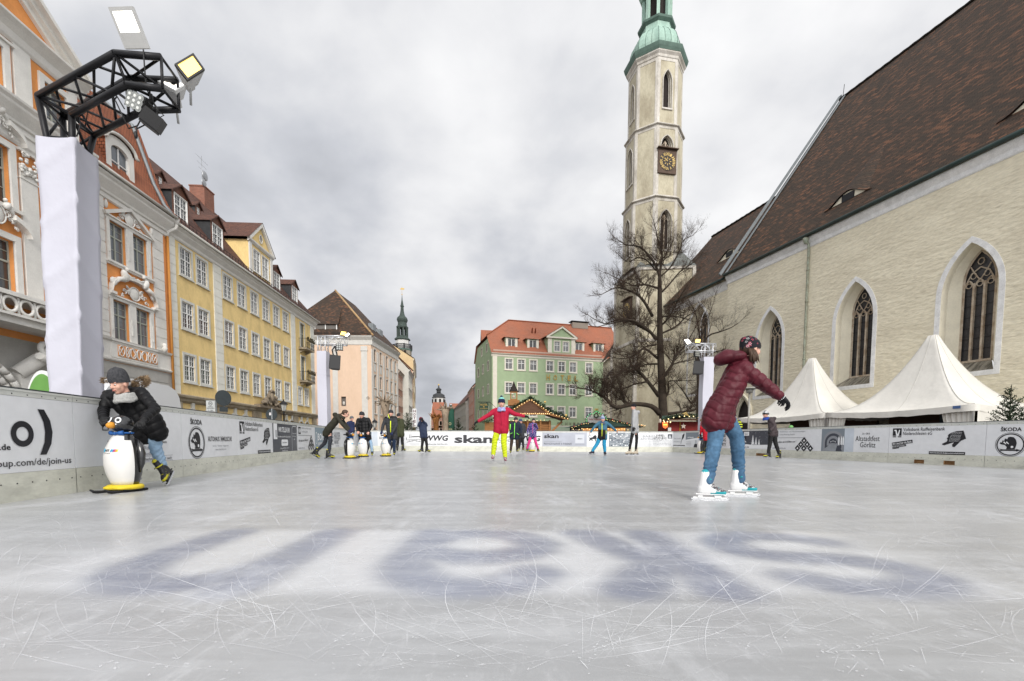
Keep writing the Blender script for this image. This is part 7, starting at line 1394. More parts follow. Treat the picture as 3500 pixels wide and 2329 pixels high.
def big_tree():
 Y = 35.5; limbs = []
 tr_ = [(2276, 1530), (2274, 1467), (2266, 1400), (2262, 1300), (2257, 1200), (2255, 1100), (2255, 1000), (2255, 930)]; limbs.append((PX(tr_, Y, [0]*8), .52, .15, 0)); limbs[0][0][0].z = GZ
 def add(L_, r0, r1, d0, d1, on=1): n = len(L_); limbs.append((PX(L_, Y, [d0+(d1-d0)*i/(n-1) for i in range(n)]), r0, r1, on))
 add(s5([(745, 1330), (640, 1235), (420, 1210), (200, 1250), (60, 1130), (-60, 1060), (-190, 1020)]), .26, .05, 0, -2.5, 2); add(s5([(440, 1205), (320, 1180), (270, 1060), (160, 1000), (40, 960)]), .12, .03, -.8, -2); add(s5([(735, 1110), (600, 930), (480, 800), (380, 740), (200, 860), (60, 900)]), .19, .03, 0, -2.2)
 add(s5([(600, 930), (440, 960), (280, 1020), (150, 1000)]), .09, .03, -.6, .6); add(s5([(722, 710), (560, 720), (400, 800), (250, 830)]), .10, .03, 0, 1.5); add(s5([(718, 640), (560, 520), (450, 590), (320, 640), (160, 630)]), .12, .03, 0, -1.6); add(s5([(700, 470), (560, 500), (480, 560), (300, 600)]), .09, .03, 0, 1.8)
 add(s5([(705, 410), (620, 300), (480, 200), (360, 160), (160, 200), (0, 240)]), .15, .03, 0, -2.0); add(s5([(770, 910), (900, 720), (940, 620), (1070, 470), (1150, 330)]), .15, .03, 0, -1); add(s5([(900, 720), (1020, 680), (1150, 660), (1300, 600)]), .07, .02, -.3, 1.2)
 add(s5([(835, 1335), (1000, 1310), (1180, 1285), (1330, 1200)]), .15, .04, 0, 1.5, 2); add(s5([(770, 330), (950, 240), (1080, 120), (1180, 60)]), .10, .03, 0, 1.2); add(s5([(790, 1180), (860, 1050), (860, 930), (1000, 920), (1180, 915)]), .09, .02, 0, -1)
 add(s4([(868, 700), (840, 620), (790, 530), (700, 430), (620, 400), (540, 390), (470, 350)]), .13, .03, 0, -1); add(s4([(868, 700), (885, 560), (890, 470), (850, 340), (828, 230), (800, 130)]), .13, .02, 0, .5); add(s4([(800, 1090), (720, 950), (640, 870), (520, 820), (440, 810), (330, 860)]), .14, .03, 0, -2); add(s4([(855, 815), (720, 780), (620, 790), (500, 740), (380, 680)]), .10, .02, 0, 1.5)
 add(s4([(835, 1300), (770, 1240), (660, 1180), (560, 1120), (430, 1130), (330, 1160), (220, 1110)]), .13, .03, 0, 1.5); add(s4([(880, 860), (960, 780), (1060, 660), (1130, 610), (1200, 560)]), .09, .02, 0, -1); add(s4([(880, 1180), (960, 1100), (1030, 960), (1090, 860), (1160, 760)]), .10, .02, 0, -1.5); add(s4([(888, 1090), (1000, 1090), (1080, 1100), (1190, 1140)]), .07, .02, 0, 1); add(s4([(880, 700), (980, 600), (1060, 450), (1100, 350), (1190, 300)]), .08, .02, 0, 1); add(s4([(830, 640), (740, 540), (650, 520), (560, 560), (480, 500)]), .08, .02, 0, 2); add(s4([(845, 600), (930, 480), (960, 380)]), .07, .02, 0, 0)
 bare_tree('linden_tree', 'tall bare tree with spreading dark branches in front of the church tower', limbs, Y, 11, 4, .76, .25)
big_tree()
def tree2():
 Y = 39; L_ = []
 def add(P_, r0, r1, d, on=1): L_.append((PX(P_, Y, [d*i/(len(P_)-1) for i in range(len(P_))]), r0, r1, on))
 add([(2392, 1540), (2386, 1420), (2388, 1330), (2384, 1240), (2392, 1160)], .26, .10, 0, 0); L_[0][0][0].z = GZ
 add([(2384, 1350), (2365, 1380), (2330, 1330), (2300, 1300)], .1, .03, -1); add([(2388, 1200), (2420, 1150), (2460, 1135), (2500, 1120), (2530, 1100)], .1, .02, -1.5); add([(2390, 1270), (2430, 1210), (2480, 1195), (2520, 1170)], .09, .02, 1); add([(2390, 1330), (2430, 1290), (2450, 1240)], .08, .02, 0); add([(2392, 1160), (2380, 1080), (2350, 1020)], .08, .02, 0); add([(2392, 1170), (2420, 1090), (2440, 1030)], .08, .02, 1)
 bare_tree('bare_tree', 'smaller bare tree right behind the right light mast', L_, Y, 5, 4, .8, .5)
tree2()
def fir(label, px, y0, Y, h, seed, w=.42, grp='small Christmas firs behind the boards', dens=1.):
 rr = random.Random(seed); p = at(px, y0, Y); o = thing('fir_tree', label, 'fir tree', (p.x, Y, GZ), 0, grp); q = MB(BARK); q.tube([(0, 0, 0), (0, 0, h)], [.035, .006], 6); q.build('trunk', o); q = MB(NEED); n = int(h*9)
 for i in range(n):
  t = .08+.9*i/n; z = h*t; m = 7 if t < .8 else 4
  for k in range(m):
   a = rr.uniform(0, 6.28); L_ = h*w*(1-t)*rr.uniform(.7, 1.1)+.05; d = Vector((math.cos(a), math.sin(a), .28+.5*t)); P_ = [Vector((0, 0, z)), Vector((0, 0, z))+d*L_*.5-Vector((0, 0, .06*L_)), Vector((0, 0, z))+d*L_]
   q.use(TWIG); q.tube(P_, [.008, .005, .003], 3, cap=False)
   garland(q, P_, .055, 80*dens, rr)
 q.build('needles', o)
fir('tall thin fir at the right picture edge in front of the tents', 3452, 1400, 10.6, 2.12, 1, .34); fir('bushy low fir at the right picture edge beside the taller one', 3492, 1400, 11.0, 1.55, 2, .5, dens=1.3)
fir('fir between the olive coat person and the navy coat person', 1392, 1440, 25.5, 2.35, 3, .5, dens=1.1); fir('small fir left of the green parasol board gap', 1372, 1440, 27.5, 1.9, 4, .5); fir('thin fir right of the closed green parasol', 1566, 1440, 27, 2.15, 5, .36); fir('small fir at the red coat girl right hand', 1622, 1440, 26, 1.75, 6, .42)
WDR = mat('driftwood', (.30, .235, .17), .9, .45, 3, .02, 14, fine=.2, stretch=(1, 1, .35)); RUS = mat('rust_wood', (.27, .11, .03), .85, .4, 4, .02, 14, fine=.2)
def root_stump(label, px, ytop, yj, Y, w, m, seed, lean=0.):
 rr = random.Random(seed); p = at(px, 1440, Y); zt = at(px, ytop, Y).z-GZ; zj = at(px, yj, Y).z-GZ; o = thing('root_sculpture', label, 'tree stump', (p.x, Y, GZ), 0, 'upturned root trunks on the square'); q = MB(m)
 q.tube([(0, 0, 0), (.02, 0, zj*.5), (lean*.5, 0, zj*.85), (lean, 0, zj)], [w*.55, w*.5, w*.55, w*.8], 12); q.ball((lean, 0, zj), (w*.95, w*.7, w*.4), 10, 7); q.build('trunk', o); q = MB(m)
 for i in range(34):
  a = rr.uniform(0, 6.28); L_ = rr.uniform(.25, .8)*w*2.2; d = Vector((math.cos(a), math.sin(a)*.7, rr.uniform(-.1, .8))); P_ = [Vector((lean, 0, zj))]
  for k in range(4): d = (d+Vector((rr.uniform(-1, 1), rr.uniform(-1, 1), rr.uniform(-.7, .9)))*.45).normalized(); P_.append(P_[-1]+d*L_/3)
  q.tube(P_, [w*.22, w*.16, w*.11, w*.07, w*.02], 6)
 q.build('roots', o)
root_stump('grey upturned root trunk behind the boy with the yellow zip', 1320, 1352, 1378, 26.5, .36, WDR, 1, -.05); root_stump('rust coloured upturned root trunk beside the navy coat person', 1490, 1398, 1428, 26.5, .28, RUS, 2); root_stump('pale upturned root trunk left of the closed green parasol', 1522, 1383, 1402, 25.5, .30, WDR, 3)
def closed_parasol():
 p = at(1541, 1440, 27.5); zt = at(1541, 1382, 27.5).z-GZ; o = thing('closed_parasol', 'closed dark green parasol with pale lettering on the square', 'parasol', (p.x, 27.5, GZ)); q = MB(mat('parasol_green', (.015, .07, .045), .8, .2, 3)); n = 24; g = []
 for z, r in ((.35, .24), (.6, .16), (1.0, .20), (1.6, .19), (zt-.35, .16), (zt-.12, .07), (zt-.05, .05)): g.append(q.addv([(r*(1+.22*math.sin(k*6.28*6/n))*math.cos(6.2832*k/n), r*(1+.22*math.sin(k*6.28*6/n))*math.sin(6.2832*k/n), z) for k in range(n)]))
 for a, c in zip(g, g[1:]):
  for k in range(n): j = (k+1) % n; q.face((a+k, a+j, c+j, c+k), True)
 q.build('canopy', o); q = MB(ALU); q.tube([(0, 0, 0), (0, 0, .4)], .03, 8); q.lathe([(.10, zt-.08), (.10, zt-.02), (.03, zt)], 8); q.build('pole', o)
 q = MB(mat('parasol_print', (.45, .42, .25), .7)); text(q, 'O', Matrix.Translation((-.02, -.245, 1.75)) @ Matrix.Rotation(R(90), 4, 'X'), .16, .18, .01); text(q, 'zka', Matrix.Translation((0, -.25, 1.45)) @ Matrix.Rotation(R(90), 4, 'X'), .22, .12, .01); q.build('lettering', o)
closed_parasol()
# ---------------- signs, lamps, van ----------------
POST = mat('galvanised', (.30, .32, .33), .45, .2, 5, metal=.5); SGN = mat('sign_face', (.50, .52, .52), .5, .08, 5); SGB = mat('sign_back', (.045, .055, .06), .55, .2, 5)
def bus_sign():
 Y = 21; p = at(741, 1440, Y); o = thing('bus_stop_sign', 'bus stop sign with H symbol and 9 - 18 h beside a round traffic sign', 'street sign', (p.x, Y, GZ)); z = lambda y: at(741, y, Y).z-GZ; x = lambda px: at(px, 1400, Y).x-p.x
 q = MB(POST); q.tube([(0, 0, 0), (0, 0, z(1372)), (.04, 0, z(1364)), (.12, 0, z(1361)), (x(760), 0, z(1361))], .035, 8); q.build('post', o); q = MB(SGN); q.box(x(707), x(737), -.04, -.02, z(1409), z(1369)); s_ = q.build('sign_plate', o); q = MB(inkm)
 R9 = Matrix.Rotation(R(90), 4, 'X'); c = x(722); q.tube([(c+.085*math.cos(t), -.045, z(1380)+.085*math.sin(t)) for t in np.linspace(0, 6.28, 20)], .009, 4); text(q, 'H', Matrix.Translation((c, -.046, z(1380))) @ R9, .08, .09, .02); text(q, 'Abfahrt', Matrix.Translation((c, -.046, z(1391))) @ R9, .22, .05, .01); text(q, 'Stadtrundfahrt', Matrix.Translation((c, -.046, z(1396))) @ R9, .36, .055, .01); text(q, '9 - 18 h.', Matrix.Translation((c, -.046, z(1404))) @ R9, .26, .06, .015)
 for a, b_ in (((x(708.5), z(1370.5)), (x(735.5), z(1370.5))), ((x(708.5), z(1407.5)), (x(735.5), z(1407.5)))): q.box(a[0], b_[0], -.045, -.04, a[1]-.006, a[1]+.006)
 q.build('lettering', s_)
 o2 = thing('round_traffic_sign', 'round traffic sign seen almost edge on, next to the bus stop sign', 'street sign', (p.x+x(764), Y, z(1361)+GZ)); q = MB(SGB); q.M = Matrix.Rotation(R(62), 4, 'Z') @ Matrix.Rotation(R(90), 4, 'X'); q.lathe([(.36, 0), (.36, .025)], 24, smooth=False); q.build('disc', o2); q = MB(SGB); q.M = Matrix.Rotation(R(62), 4, 'Z'); q.box(-.18, .18, -.03, 0, -.62, -.40); q.build('lower_plate', o2); q = MB(POST); q.tube([(0, .03, -.6), (0, .03, .3)], .03, 6); q.build('clamp', o2)
bus_sign()
def round_sign():
 Y = 28; p = at(929, 1440, Y); o = thing('round_sign_back', 'dark round sign back with a small red sticker on a grey post', 'street sign', (p.x, Y, GZ)); z = lambda y: at(929, y, Y).z-GZ; q = MB(POST); q.tube([(.04, -.05, 0), (.04, -.05, z(1397))], .035, 8); q.build('post', o); q = MB(SGB); q.M = Matrix.Translation((0, 0, z(1418))) @ Matrix.Rotation(R(90), 4, 'X'); q.lathe([(.35, 0), (.35, .02)], 26, smooth=False); q.build('disc', o)
 q = MB(whm); q.box(-.13, -.02, -.035, -.03, z(1420), z(1411)); q.use(mat('sticker_red', (.4, .05, .05), .5)); text(q, '5', Matrix.Translation((-.075, -.04, z(1415))) @ Matrix.Rotation(R(90), 4, 'X'), .05, .09, .02); q.build('sticker', o)
round_sign()
def lantern(label, px, yt, Y, h, grp='old street lanterns'):
 p = at(px, 1440, Y); o = thing('street_lantern', label, 'street lamp', (p.x, Y, GZ), 0, grp); q = MB(IRON); q.lathe([(.12, 0), (.12, .5), (.06, .6), (.05, h-.95), (.09, h-.9), (.04, h-.8)], 10); q.tube([(-.2, 0, h-1.0), (.2, 0, h-1.0)], .02, 5); q.build('post', o); q = MB(mat('lantern_glass', (.45, .46, .44), .15, spec=.8)); q.lathe([(.13, h-.75), (.23, h-.30)], 6, smooth=False); g = q.build('lamp_glass', o); q = MB(IRON)
 for k in range(6): a = R(60*k); q.tube([(.13*math.cos(a), .13*math.sin(a), h-.78), (.235*math.cos(a), .235*math.sin(a), h-.28)], .012, 4)
 q.lathe([(.31, h-.30), (.29, h-.26), (.10, h-.08), (.04, h-.05), (.05, h), (.005, h+.1)], 12); q.build('lamp_cap', o)
lantern('black street lantern in front of the yellow house right bay', 971, 1364, 33, 3.6); lantern('small street lantern between the boys with penguins and the peach house', 1281, 1430, 44, 2.75)
def van():
 Y = 15.5; A = at(622, 1400, Y); d = Vector((-.0553, 1, 0)).normalized(); o = thing('white_van', 'white van roof and rear seen behind the left boards', 'van', (A.x, A.y, GZ), math.atan2(d.y, d.x)); W_ = mat('van_white', (.62, .63, .64), .3, spec=.5, coat=.4)
 # local x forward (away), y left
 pr = [(0, .45), (0, 1.2), (-.02, 1.75), (-.10, 2.15), (-.25, 2.38), (-.6, 2.52), (-2.4, 2.52), (-3.0, 2.2), (-3.6, 1.35), (-4.2, 1.15), (-4.3, .45)]; q = MB(W_); q.prism(pr, 'y', .0, 1.9); q.build('body', o); q = MB(W_)
 for k in range(3): q.box(-2.4, -.6, .3+k*.55, .36+k*.55, 2.55, 2.58)
 q.box(-.04, .02, -.012, 1.91, 1.70, 1.76); q.build('roof_ribs', o); q = MB(GLASS); q.box(-.01, .02, .15, .85, 1.0, 1.65); q.box(-.01, .02, 1.05, 1.75, 1.0, 1.65); q.box(-2.9, -2.3, -.012, .0, 1.35, 1.95); q.box(-2.1, -.9, -.012, 0, 1.25, 1.62); q.build('window', o)
 for x in (-.7, -3.5):
  for y in (-.02, 1.72): q = MB(mat('tyre', (.02, .02, .02), .8)); q.M = Matrix.Translation((x, y+.2, .34)) @ Matrix.Rotation(R(90), 4, 'X'); q.lathe([(.34, 0), (.34, .22)], 18); q.build('wheel', o)
 q = MB(mat('tail_red', (.3, .01, .01), .3)); q.box(-.01, .025, .02, .14, .8, 1.4); q.box(-.01, .025, 1.76, 1.88, .8, 1.4); q.build('tail_light', o)
van()
def flag_arch():
 Y = 7.2; a, c = at(80, 1345, Y), at(196, 1345, Y); w = (c.x-a.x)*1.15; o = thing('popup_banner', 'green and white half round pop-up banner behind the left boards', 'banner', (a.x, Y, GZ), R(0)); zt = at(130, 1266, Y).z-GZ; zb = .0; A_ = [(w/2-w/2*math.cos(t), 1.05+(zt-1.05)*math.sin(t)) for t in np.linspace(0, math.pi, 25)]
 q = MB(mat('banner_white', (.66, .67, .66), .6)); q.prism([(0, zb)]+A_+[(w, zb)], 'y', 0, .03); q.build('rim', o); q = MB(mat('banner_green', (.13, .30, .07), .7, .15, 5)); c_ = (w/2, 1.05); q.sheet([(c_[0]+(x-c_[0])*.93, c_[1]+(z-c_[1])*.93) for x, z in A_], (), lambda x, z: (x, -.004, z)); p = q.build('green_panel', o)
 q = MB(mat('banner_white', None)); q.sheet([(.05, .9)]+[(w/2-w/2*.93*math.cos(t), 1.0+.22*math.sin(t)) for t in np.linspace(0, math.pi, 12)]+[(w-.05, .9)], (), lambda x, z: (x, -.008, z)); q.sheet([(w*.42, 1.2), (w*.62, 1.3), (w*.8, 1.18), (w*.70, 1.02+.2), (w*.55, 1.2)], (), lambda x, z: (x, -.008, z+.08)); q.build('white_shape', p)
flag_arch()
def post_lamp():
 Y = 19.6; p = at(2560, 1400, Y); o = thing('mushroom_heater', 'flat topped metal patio heater beside the church portal', 'patio heater', (p.x, Y, GZ)); zt = at(2565, 1326, Y).z-GZ; q = MB(mat('pewter', (.32, .31, .28), .5, .2, 5, metal=.4)); q.tube([(0, 0, 0), (0, 0, zt-.15)], .04, 8); q.lathe([(.12, zt-.22), (.16, zt-.06)], 12); q.build('pole', o); q = MB(mat('pewter', None)); q.lathe([(.33, zt-.05), (.32, zt-.03), (.08, zt+.02)], 18); q.build('reflector', o)
post_lamp()
def hotel_sign():
 Y = 30; p = at(1667, 1400, Y); p = at(1669, 1380, 60); o = thing('hanging_hotel_sign', 'dark green hanging sign reading HOTEL in gold letters', 'sign', (p.x, 60, p.z)); x = lambda px: at(px, 1390, 60).x-p.x; z = lambda y: at(1669, y, 60).z-p.z; q = MB(mat('sign_green', (.012, .04, .025), .5)); q.prism([(x(1637), z(1402)), (x(1640), z(1379)), (x(1669), z(1377)), (x(1670), z(1400)), (x(1668), z(1402))], 'y', -.05, .05); b_ = q.build('board', o); q = MB(IRON); q.tube([(x(1635), 0, z(1375)), (x(1674), 0, z(1375))], .05, 5); q.tube([(x(1645), 0, z(1378)), (x(1645), 0, z(1375))], .03, 4); q.tube([(x(1663), 0, z(1378)), (x(1663), 0, z(1375))], .03, 4); q.build('bracket', o); q = MB(mat('sign_gold', None)); R9 = Matrix.Rotation(R(90), 4, 'X'); c = x(1654)
 text(q, 'HOTEL', Matrix.Translation((c, -.06, z(1384))) @ R9, 1.0, .25, .02); text(q, 'SCHWIBBOGEN', Matrix.Translation((c, -.06, z(1397))) @ R9, 1.05, .15, .01); text(q, '&', Matrix.Translation((c, -.06, z(1390.5))) @ R9, .25, .2, .02); q.build('lettering', b_)
 q = MB(IRON); q.tube([(x(1674), 0, z(1375)), (x(1690), 15, z(1375))], .04, 4); q.build('wall_arm', o)
hotel_sign()
def bicycle():
 Y = 30.; p = at(1905, 1440, Y); o = thing('parked_bicycle', 'parked bicycle in front of the hotel plinth, mostly behind the boards', 'bicycle', (p.x, Y, GZ)); m = mat('bike_frame', (.3, .31, .32), .4, metal=.6)
 for x in (-.55, .55): q = MB(mat('tyre', None)); q.tube([(x+.34*math.cos(t), 0, .36+.34*math.sin(t)) for t in np.linspace(0, 6.283, 20)], .02, 5); q.use(m); [q.tube([(x, 0, .36), (x+.33*math.cos(t), 0, .36+.33*math.sin(t))], .003, 3) for t in np.linspace(0, 6, 12)]; q.build('wheel', o)
 q = MB(m); P_ = [(-.55, 0, .36), (-.12, 0, .32), (.42, 0, .78), (-.22, 0, .82), (-.12, 0, .32)]; q.tube(P_, .017, 6); q.tube([(-.55, 0, .36), (-.22, 0, .80)], .012, 5); q.tube([(.55, 0, .36), (.40, 0, .95)], .016, 6); q.build('frame', o); q = MB(HBLK); q.tube([(.40, -.28, 1.02), (.44, 0, .98), (.40, .28, 1.02)], .014, 5); q.ball((-.26, 0, .92), (.14, .07, .04), 8, 5); q.tube([(-.23, 0, .8), (-.25, 0, .9)], .013, 5); q.build('handlebar_and_saddle', o)
bicycle()
# ---------------- people ----------------
V = Vector
PEND = []      # (object, post-process) for the surfaces that are fused in one pass at the end
def cap(q, p0, p1, r0, r1=None, n=10):
 """closed tapered limb segment with rounded ends"""
 p0, p1 = V(p0), V(p1); r1 = r0 if r1 is None else r1; d = p1-p0
 if d.length < 1e-5: q.ball(p0, r0, n, 7); return
 d.normalize(); P_ = []; rs = []
 for a in (-90, -60, -30): P_.append(p0+d*r0*math.sin(R(a))); rs.append(max(r0*math.cos(R(a)), .0008))
 P_.append(p0); rs.append(r0); P_.append(p1); rs.append(r1)
 for a in (30, 60, 90): P_.append(p1+d*r1*math.sin(R(a))); rs.append(max(r1*math.cos(R(a)), .0008))
 q.tube(P_, rs, n)
def fuse(q, name, parent, voxel, smooth=4, post=None, loc=None):
 o = q.build(name, parent, loc); m = o.modifiers.new('r', 'REMESH'); m.mode = 'VOXEL'; m.voxel_size = voxel; m.use_smooth_shade = True
 if smooth: k = o.modifiers.new('s', 'SMOOTH'); k.iterations = smooth; k.factor = .6
 PEND.append((o, post)); return o
def flush():
 bpy.context.view_layer.update(); dg = bpy.context.evaluated_depsgraph_get()
 for o, post in PEND:
  me = bpy.data.meshes.new_from_object(o.evaluated_get(dg)); old = o.data; o.modifiers.clear()
  me.materials.clear()
  for m in old.materials: me.materials.append(m)
  o.data = me; bpy.data.meshes.remove(old); me.name = o.name
  n = len(me.vertices); co = np.empty(n*3); me.vertices.foreach_get('co', co); co = co.reshape(-1, 3); no = np.empty(n*3); me.vertices.foreach_get('normal', no); no = no.reshape(-1, 3)
  me.polygons.foreach_set('use_smooth', [True]*len(me.polygons)); me.polygons.foreach_set('material_index', [0]*len(me.polygons))
  if post:
   d, mi_ = post(co, no)
   if d is not None: me.vertices.foreach_set('co', (co+no*d[:, None]).ravel())
   if mi_ is not None:
    for p in me.polygons: p.material_index = int(np.bincount(mi_[list(p.vertices)]).argmax())
  me.update()
 PEND.clear()
def segd(co, a, b):
 a, b = np.array(a), np.array(b); ab = b-a; L_ = np.linalg.norm(ab); t = np.clip((co-a)@ab/(L_*L_), -.3, 1.3); return np.linalg.norm(co-(a+t[:, None]*ab), axis=1), t*L_
def quilt(segs, sp, amp, w=.014, chev=0., wr=.0, seed=0.):
 """padded jacket: seams across each segment (sleeves, body)"""
 def f(co):
  best = np.full(len(co), 9.); s_ = np.zeros(len(co))
  for a, b, r in segs:
   d, t = segd(co, a, b); d = d/r; k = d < best; best[k] = d[k]; s_[k] = t[k]
   if chev: lat = (co[:, 0]*.5+co[:, 1]); s_[k] += (chev*np.abs(np.sin(lat*9)))[k]
  ph = (s_/sp) % 1; dd = np.minimum(ph, 1-ph)*sp; return -amp*np.exp(-(dd/w)**2)+amp*.35*np.sin(ph*math.pi)
 return f
def wrink(co, amp, sc=(14, 14, 30), seed=0.): return amp*(np.sin(co[:, 0]*sc[0]+seed+2*np.sin(co[:, 2]*sc[2]*.6+seed))*np.sin(co[:, 2]*sc[2]+1.7*np.sin(co[:, 1]*sc[1]+seed)+2.2*co[:, 0]*sc[0]*.4))
SKIN = mat('skin', (.60, .36, .27), .55, .12, 14, spec=.35, c2=(.58, .29, .22)); LIP = mat('lips', (.42, .14, .12), .5); EYEW = mat('eye_white', (.72, .70, .68), .25, spec=.6); EYED = mat('iris_dark', (.04, .03, .025), .15, spec=.7); BROW = mat('eyebrow', (.10, .06, .04), .8)
def knit(name, c, c2=None, sc=55): return mat(name, c, .95, .25, sc, .006, sc*2.2, c2=c2, fine=.15)
def cloth(name, c, rough=.75, spec=.25): return mat(name, c, rough, .14, 7, .0035, 26, spec=spec, fine=.03)
def headframe(f, tilt=0., roll=0.):
 f = V((f[0], f[1], 0)).normalized(); r = V((-f.y, f.x, 0))*-1; u = V((0, 0, 1)); M = Matrix.Rotation(-tilt, 3, r) if tilt else Matrix.Identity(3); f2 = M @ f; u2 = M @ u
 if roll: M = Matrix.Rotation(roll, 3, f2); r = M @ r; u2 = M @ u2
 return f2, r, u2
def ell(q, c, f, r, u, fr, rr_, ur, n=12, m=8):
 q.ball(c, (rr_, fr, ur), n, m, rot=Matrix((r, f, u)).transposed())
def head_prims(q, c, f, r, u, k):
 """k = head height / 0.22"""
 P = lambda a, b, d: c+f*a*k+r*b*k+u*d*k
 ell(q, P(-.004, 0, .026), f, r, u, .090*k, .074*k, .088*k); ell(q, P(.022, 0, -.030), f, r, u, .064*k, .058*k, .070*k); ell(q, P(.050, 0, -.078), f, r, u, .026*k, .030*k, .024*k)
 cap(q, P(.080, 0, .016), P(.096, 0, -.020), .009*k, .013*k); q.ball(P(.088, .012, -.024), .008*k, 7, 5); q.ball(P(.088, -.012, -.024), .008*k, 7, 5)
 for s_ in (-1, 1): ell(q, P(.055, s_*.036, -.022), f, r, u, .026*k, .024*k, .028*k); ell(q, P(.070, s_*.030, .030), f, r, u, .014*k, .026*k, .010*k); ell(q, P(-.002, s_*.075, -.005), f, r, u, .018*k, .010*k, .030*k)
 ell(q, P(.076, 0, -.052), f, r, u, .014*k, .022*k, .010*k); cap(q, P(-.015, 0, -.06), P(-.035, 0, -.15), .046*k, .05*k)
def face_bits(par, c, f, r, u, k, glasses=False, org=V(), smile=0., brow=BROW, eyes_down=False):
 P = lambda a, b, d: c+f*a*k+r*b*k+u*d*k-org
 q = MB(EYEW)
 for s_ in (-1, 1): q.use(EYEW); ell(q, P(.0735, s_*.030, .008), f, r, u, .008*k, .0135*k, .0055*k if eyes_down else .0075*k, 8, 6); q.use(EYED); ell(q, P(.0795, s_*.029, .005 if eyes_down else .008), f, r, u, .004*k, .0062*k, .0062*k, 8, 6)
 q.build('eyes', par); q = MB(brow)
 for s_ in (-1, 1): q.tube([P(.084, s_*.014, .030), P(.083, s_*.030, .035), P(.072, s_*.046, .030)], [.0035*k, .004*k, .002*k], 5)
 q.build('eyebrows', par); q = MB(LIP); q.tube([P(.080, -.021, -.053+smile), P(.090, -.008, -.055), P(.090, .008, -.055), P(.080, .021, -.053+smile)], [.003*k, .0062*k, .0062*k, .003*k], 6); q.build('lips', par)
 if glasses:
  q = MB(HBLK)
  for s_ in (-1, 1): q.tube([P(.094, s_*.031, .006)+(r*math.cos(t)*.021+u*math.sin(t)*.017)*k for t in np.linspace(0, 6.283, 13)], .0016*k, 4); q.tube([P(.094, s_*.052, .010), P(.0, s_*.080, .012)], .0016*k, 4)
  q.tube([P(.096, -.010, .008), P(.096, .010, .008)], .0016*k, 4); q.build('glasses', par)
def beanie(par, c, f, r, u, k, mats, org=V(), cuff=True, pom=None, slouch=0., low=.028, tall=1., bands=None):
 """knitted hat: dome with ribs and turned-up cuff; mats = [main, cuff]"""
 q = MB(mats[0]); n = 28; g = []; prof = [(.0, 1.0), (.02, 1.03), (.045, 1.01), (.07, .93), (.092, .76), (.106, .5), (.112, .22), (.1135, .02)]
 cz = c-f*.006*k-org
 for h, w in prof:
  t = h/.1135; ring_ = []
  for i in range(n): a = 6.28318*i/n; rib = 1+.018*math.cos(i*math.pi); ring_.append(cz+u*(low+h*tall)*k-f*slouch*t*t*k+r*math.cos(a)*.082*w*k*rib+f*math.sin(a)*.098*w*k*rib-u*(.012*(1-math.sin(a))*.5+.016*(1-math.sin(a))*(1-t)*.5)*k)
  g.append(q.addv(ring_))
 for i, (a, b) in enumerate(zip(g, g[1:])):
  if bands: q.use(bands[i])
  for j in range(n): l = (j+1) % n; q.face((a+j, a+l, b+l, b+j), True)
 q.face([g[-1]+j for j in range(n)]); h = q.build('hat', par)
 if cuff:
  q = MB(mats[1]); g = []
  for hh_, w in ((-.012, 1.0), (-.010, 1.07), (.022, 1.09), (.028, 1.04)): g.append(q.addv([cz+u*(low+hh_)*k+r*math.cos(a)*.083*w*k*(1+.02*math.cos(14*a))+f*math.sin(a)*.099*w*k*(1+.02*math.cos(14*a))-u*.014*(1-math.sin(a))*k for a in [6.28318*i/n for i in range(n)]]))
  for a, b in zip(g, g[1:]):
   for j in range(n): l = (j+1) % n; q.face((a+j, a+l, b+l, b+j), True)
  q.build('cuff', h)
 if pom: 
  q = MB(pom[0]); rr = random.Random(3); cc = cz+u*(low+.135)*k-f*slouch*k
  for i in range(260):
   d = V((rr.gauss(0, 1), rr.gauss(0, 1), rr.gauss(0, 1))).normalized(); q.use(pom[i % len(pom)]); s_ = d.cross(V((rr.random(), rr.random(), 1))).normalized()*.006*k; q.poly([cc-s_, cc+s_, cc+d*.042*k])
  q.ball(cc, .03*k, 8, 6); q.build('pompom', h)
 return h
def hand(q, w, d, pn, s, curl=.6, thumb=1, spread=1., rnd_=None):
 """palm, four curled fingers of unequal length and a side thumb; d points to the fingers, pn out of the palm"""
 d = d.normalized(); pn = (pn-d*pn.dot(d)).normalized(); sd = d.cross(pn).normalized()
 q.ball(w+d*.045*s, (.040*s, .020*s, .050*s), 10, 7, rot=Matrix((sd, pn, d)).transposed()); cap(q, w-d*.02*s, w+d*.03*s, .024*s, .027*s)
 for i, (off, L_) in enumerate(((-.030, .062), (-.010, .072), (.010, .068), (.029, .054))):
  p = w+d*.080*s+sd*off*s*1.05; dd = (d+sd*off*3*spread).normalized(); a = 0
  for j, fr in enumerate((.45, .32, .23)): a += curl*(.8 if j == 0 else .75); v = dd*math.cos(a)+pn*math.sin(a); e = p+v*L_*fr*s; cap(q, p, e, (.0098-.0011*j)*s, (.0090-.0011*j)*s, 7); p = e
 p = w+d*.030*s-sd*.034*s*thumb; v = (d*.65-sd*.75*thumb+pn*.35).normalized(); e = p+v*.035*s; cap(q, p, e, .0125*s, .011*s, 7); v = (d*.9-sd*.25*thumb+pn*.55).normalized(); cap(q, e, e+v*.028*s, .0105*s, .0085*s, 7)
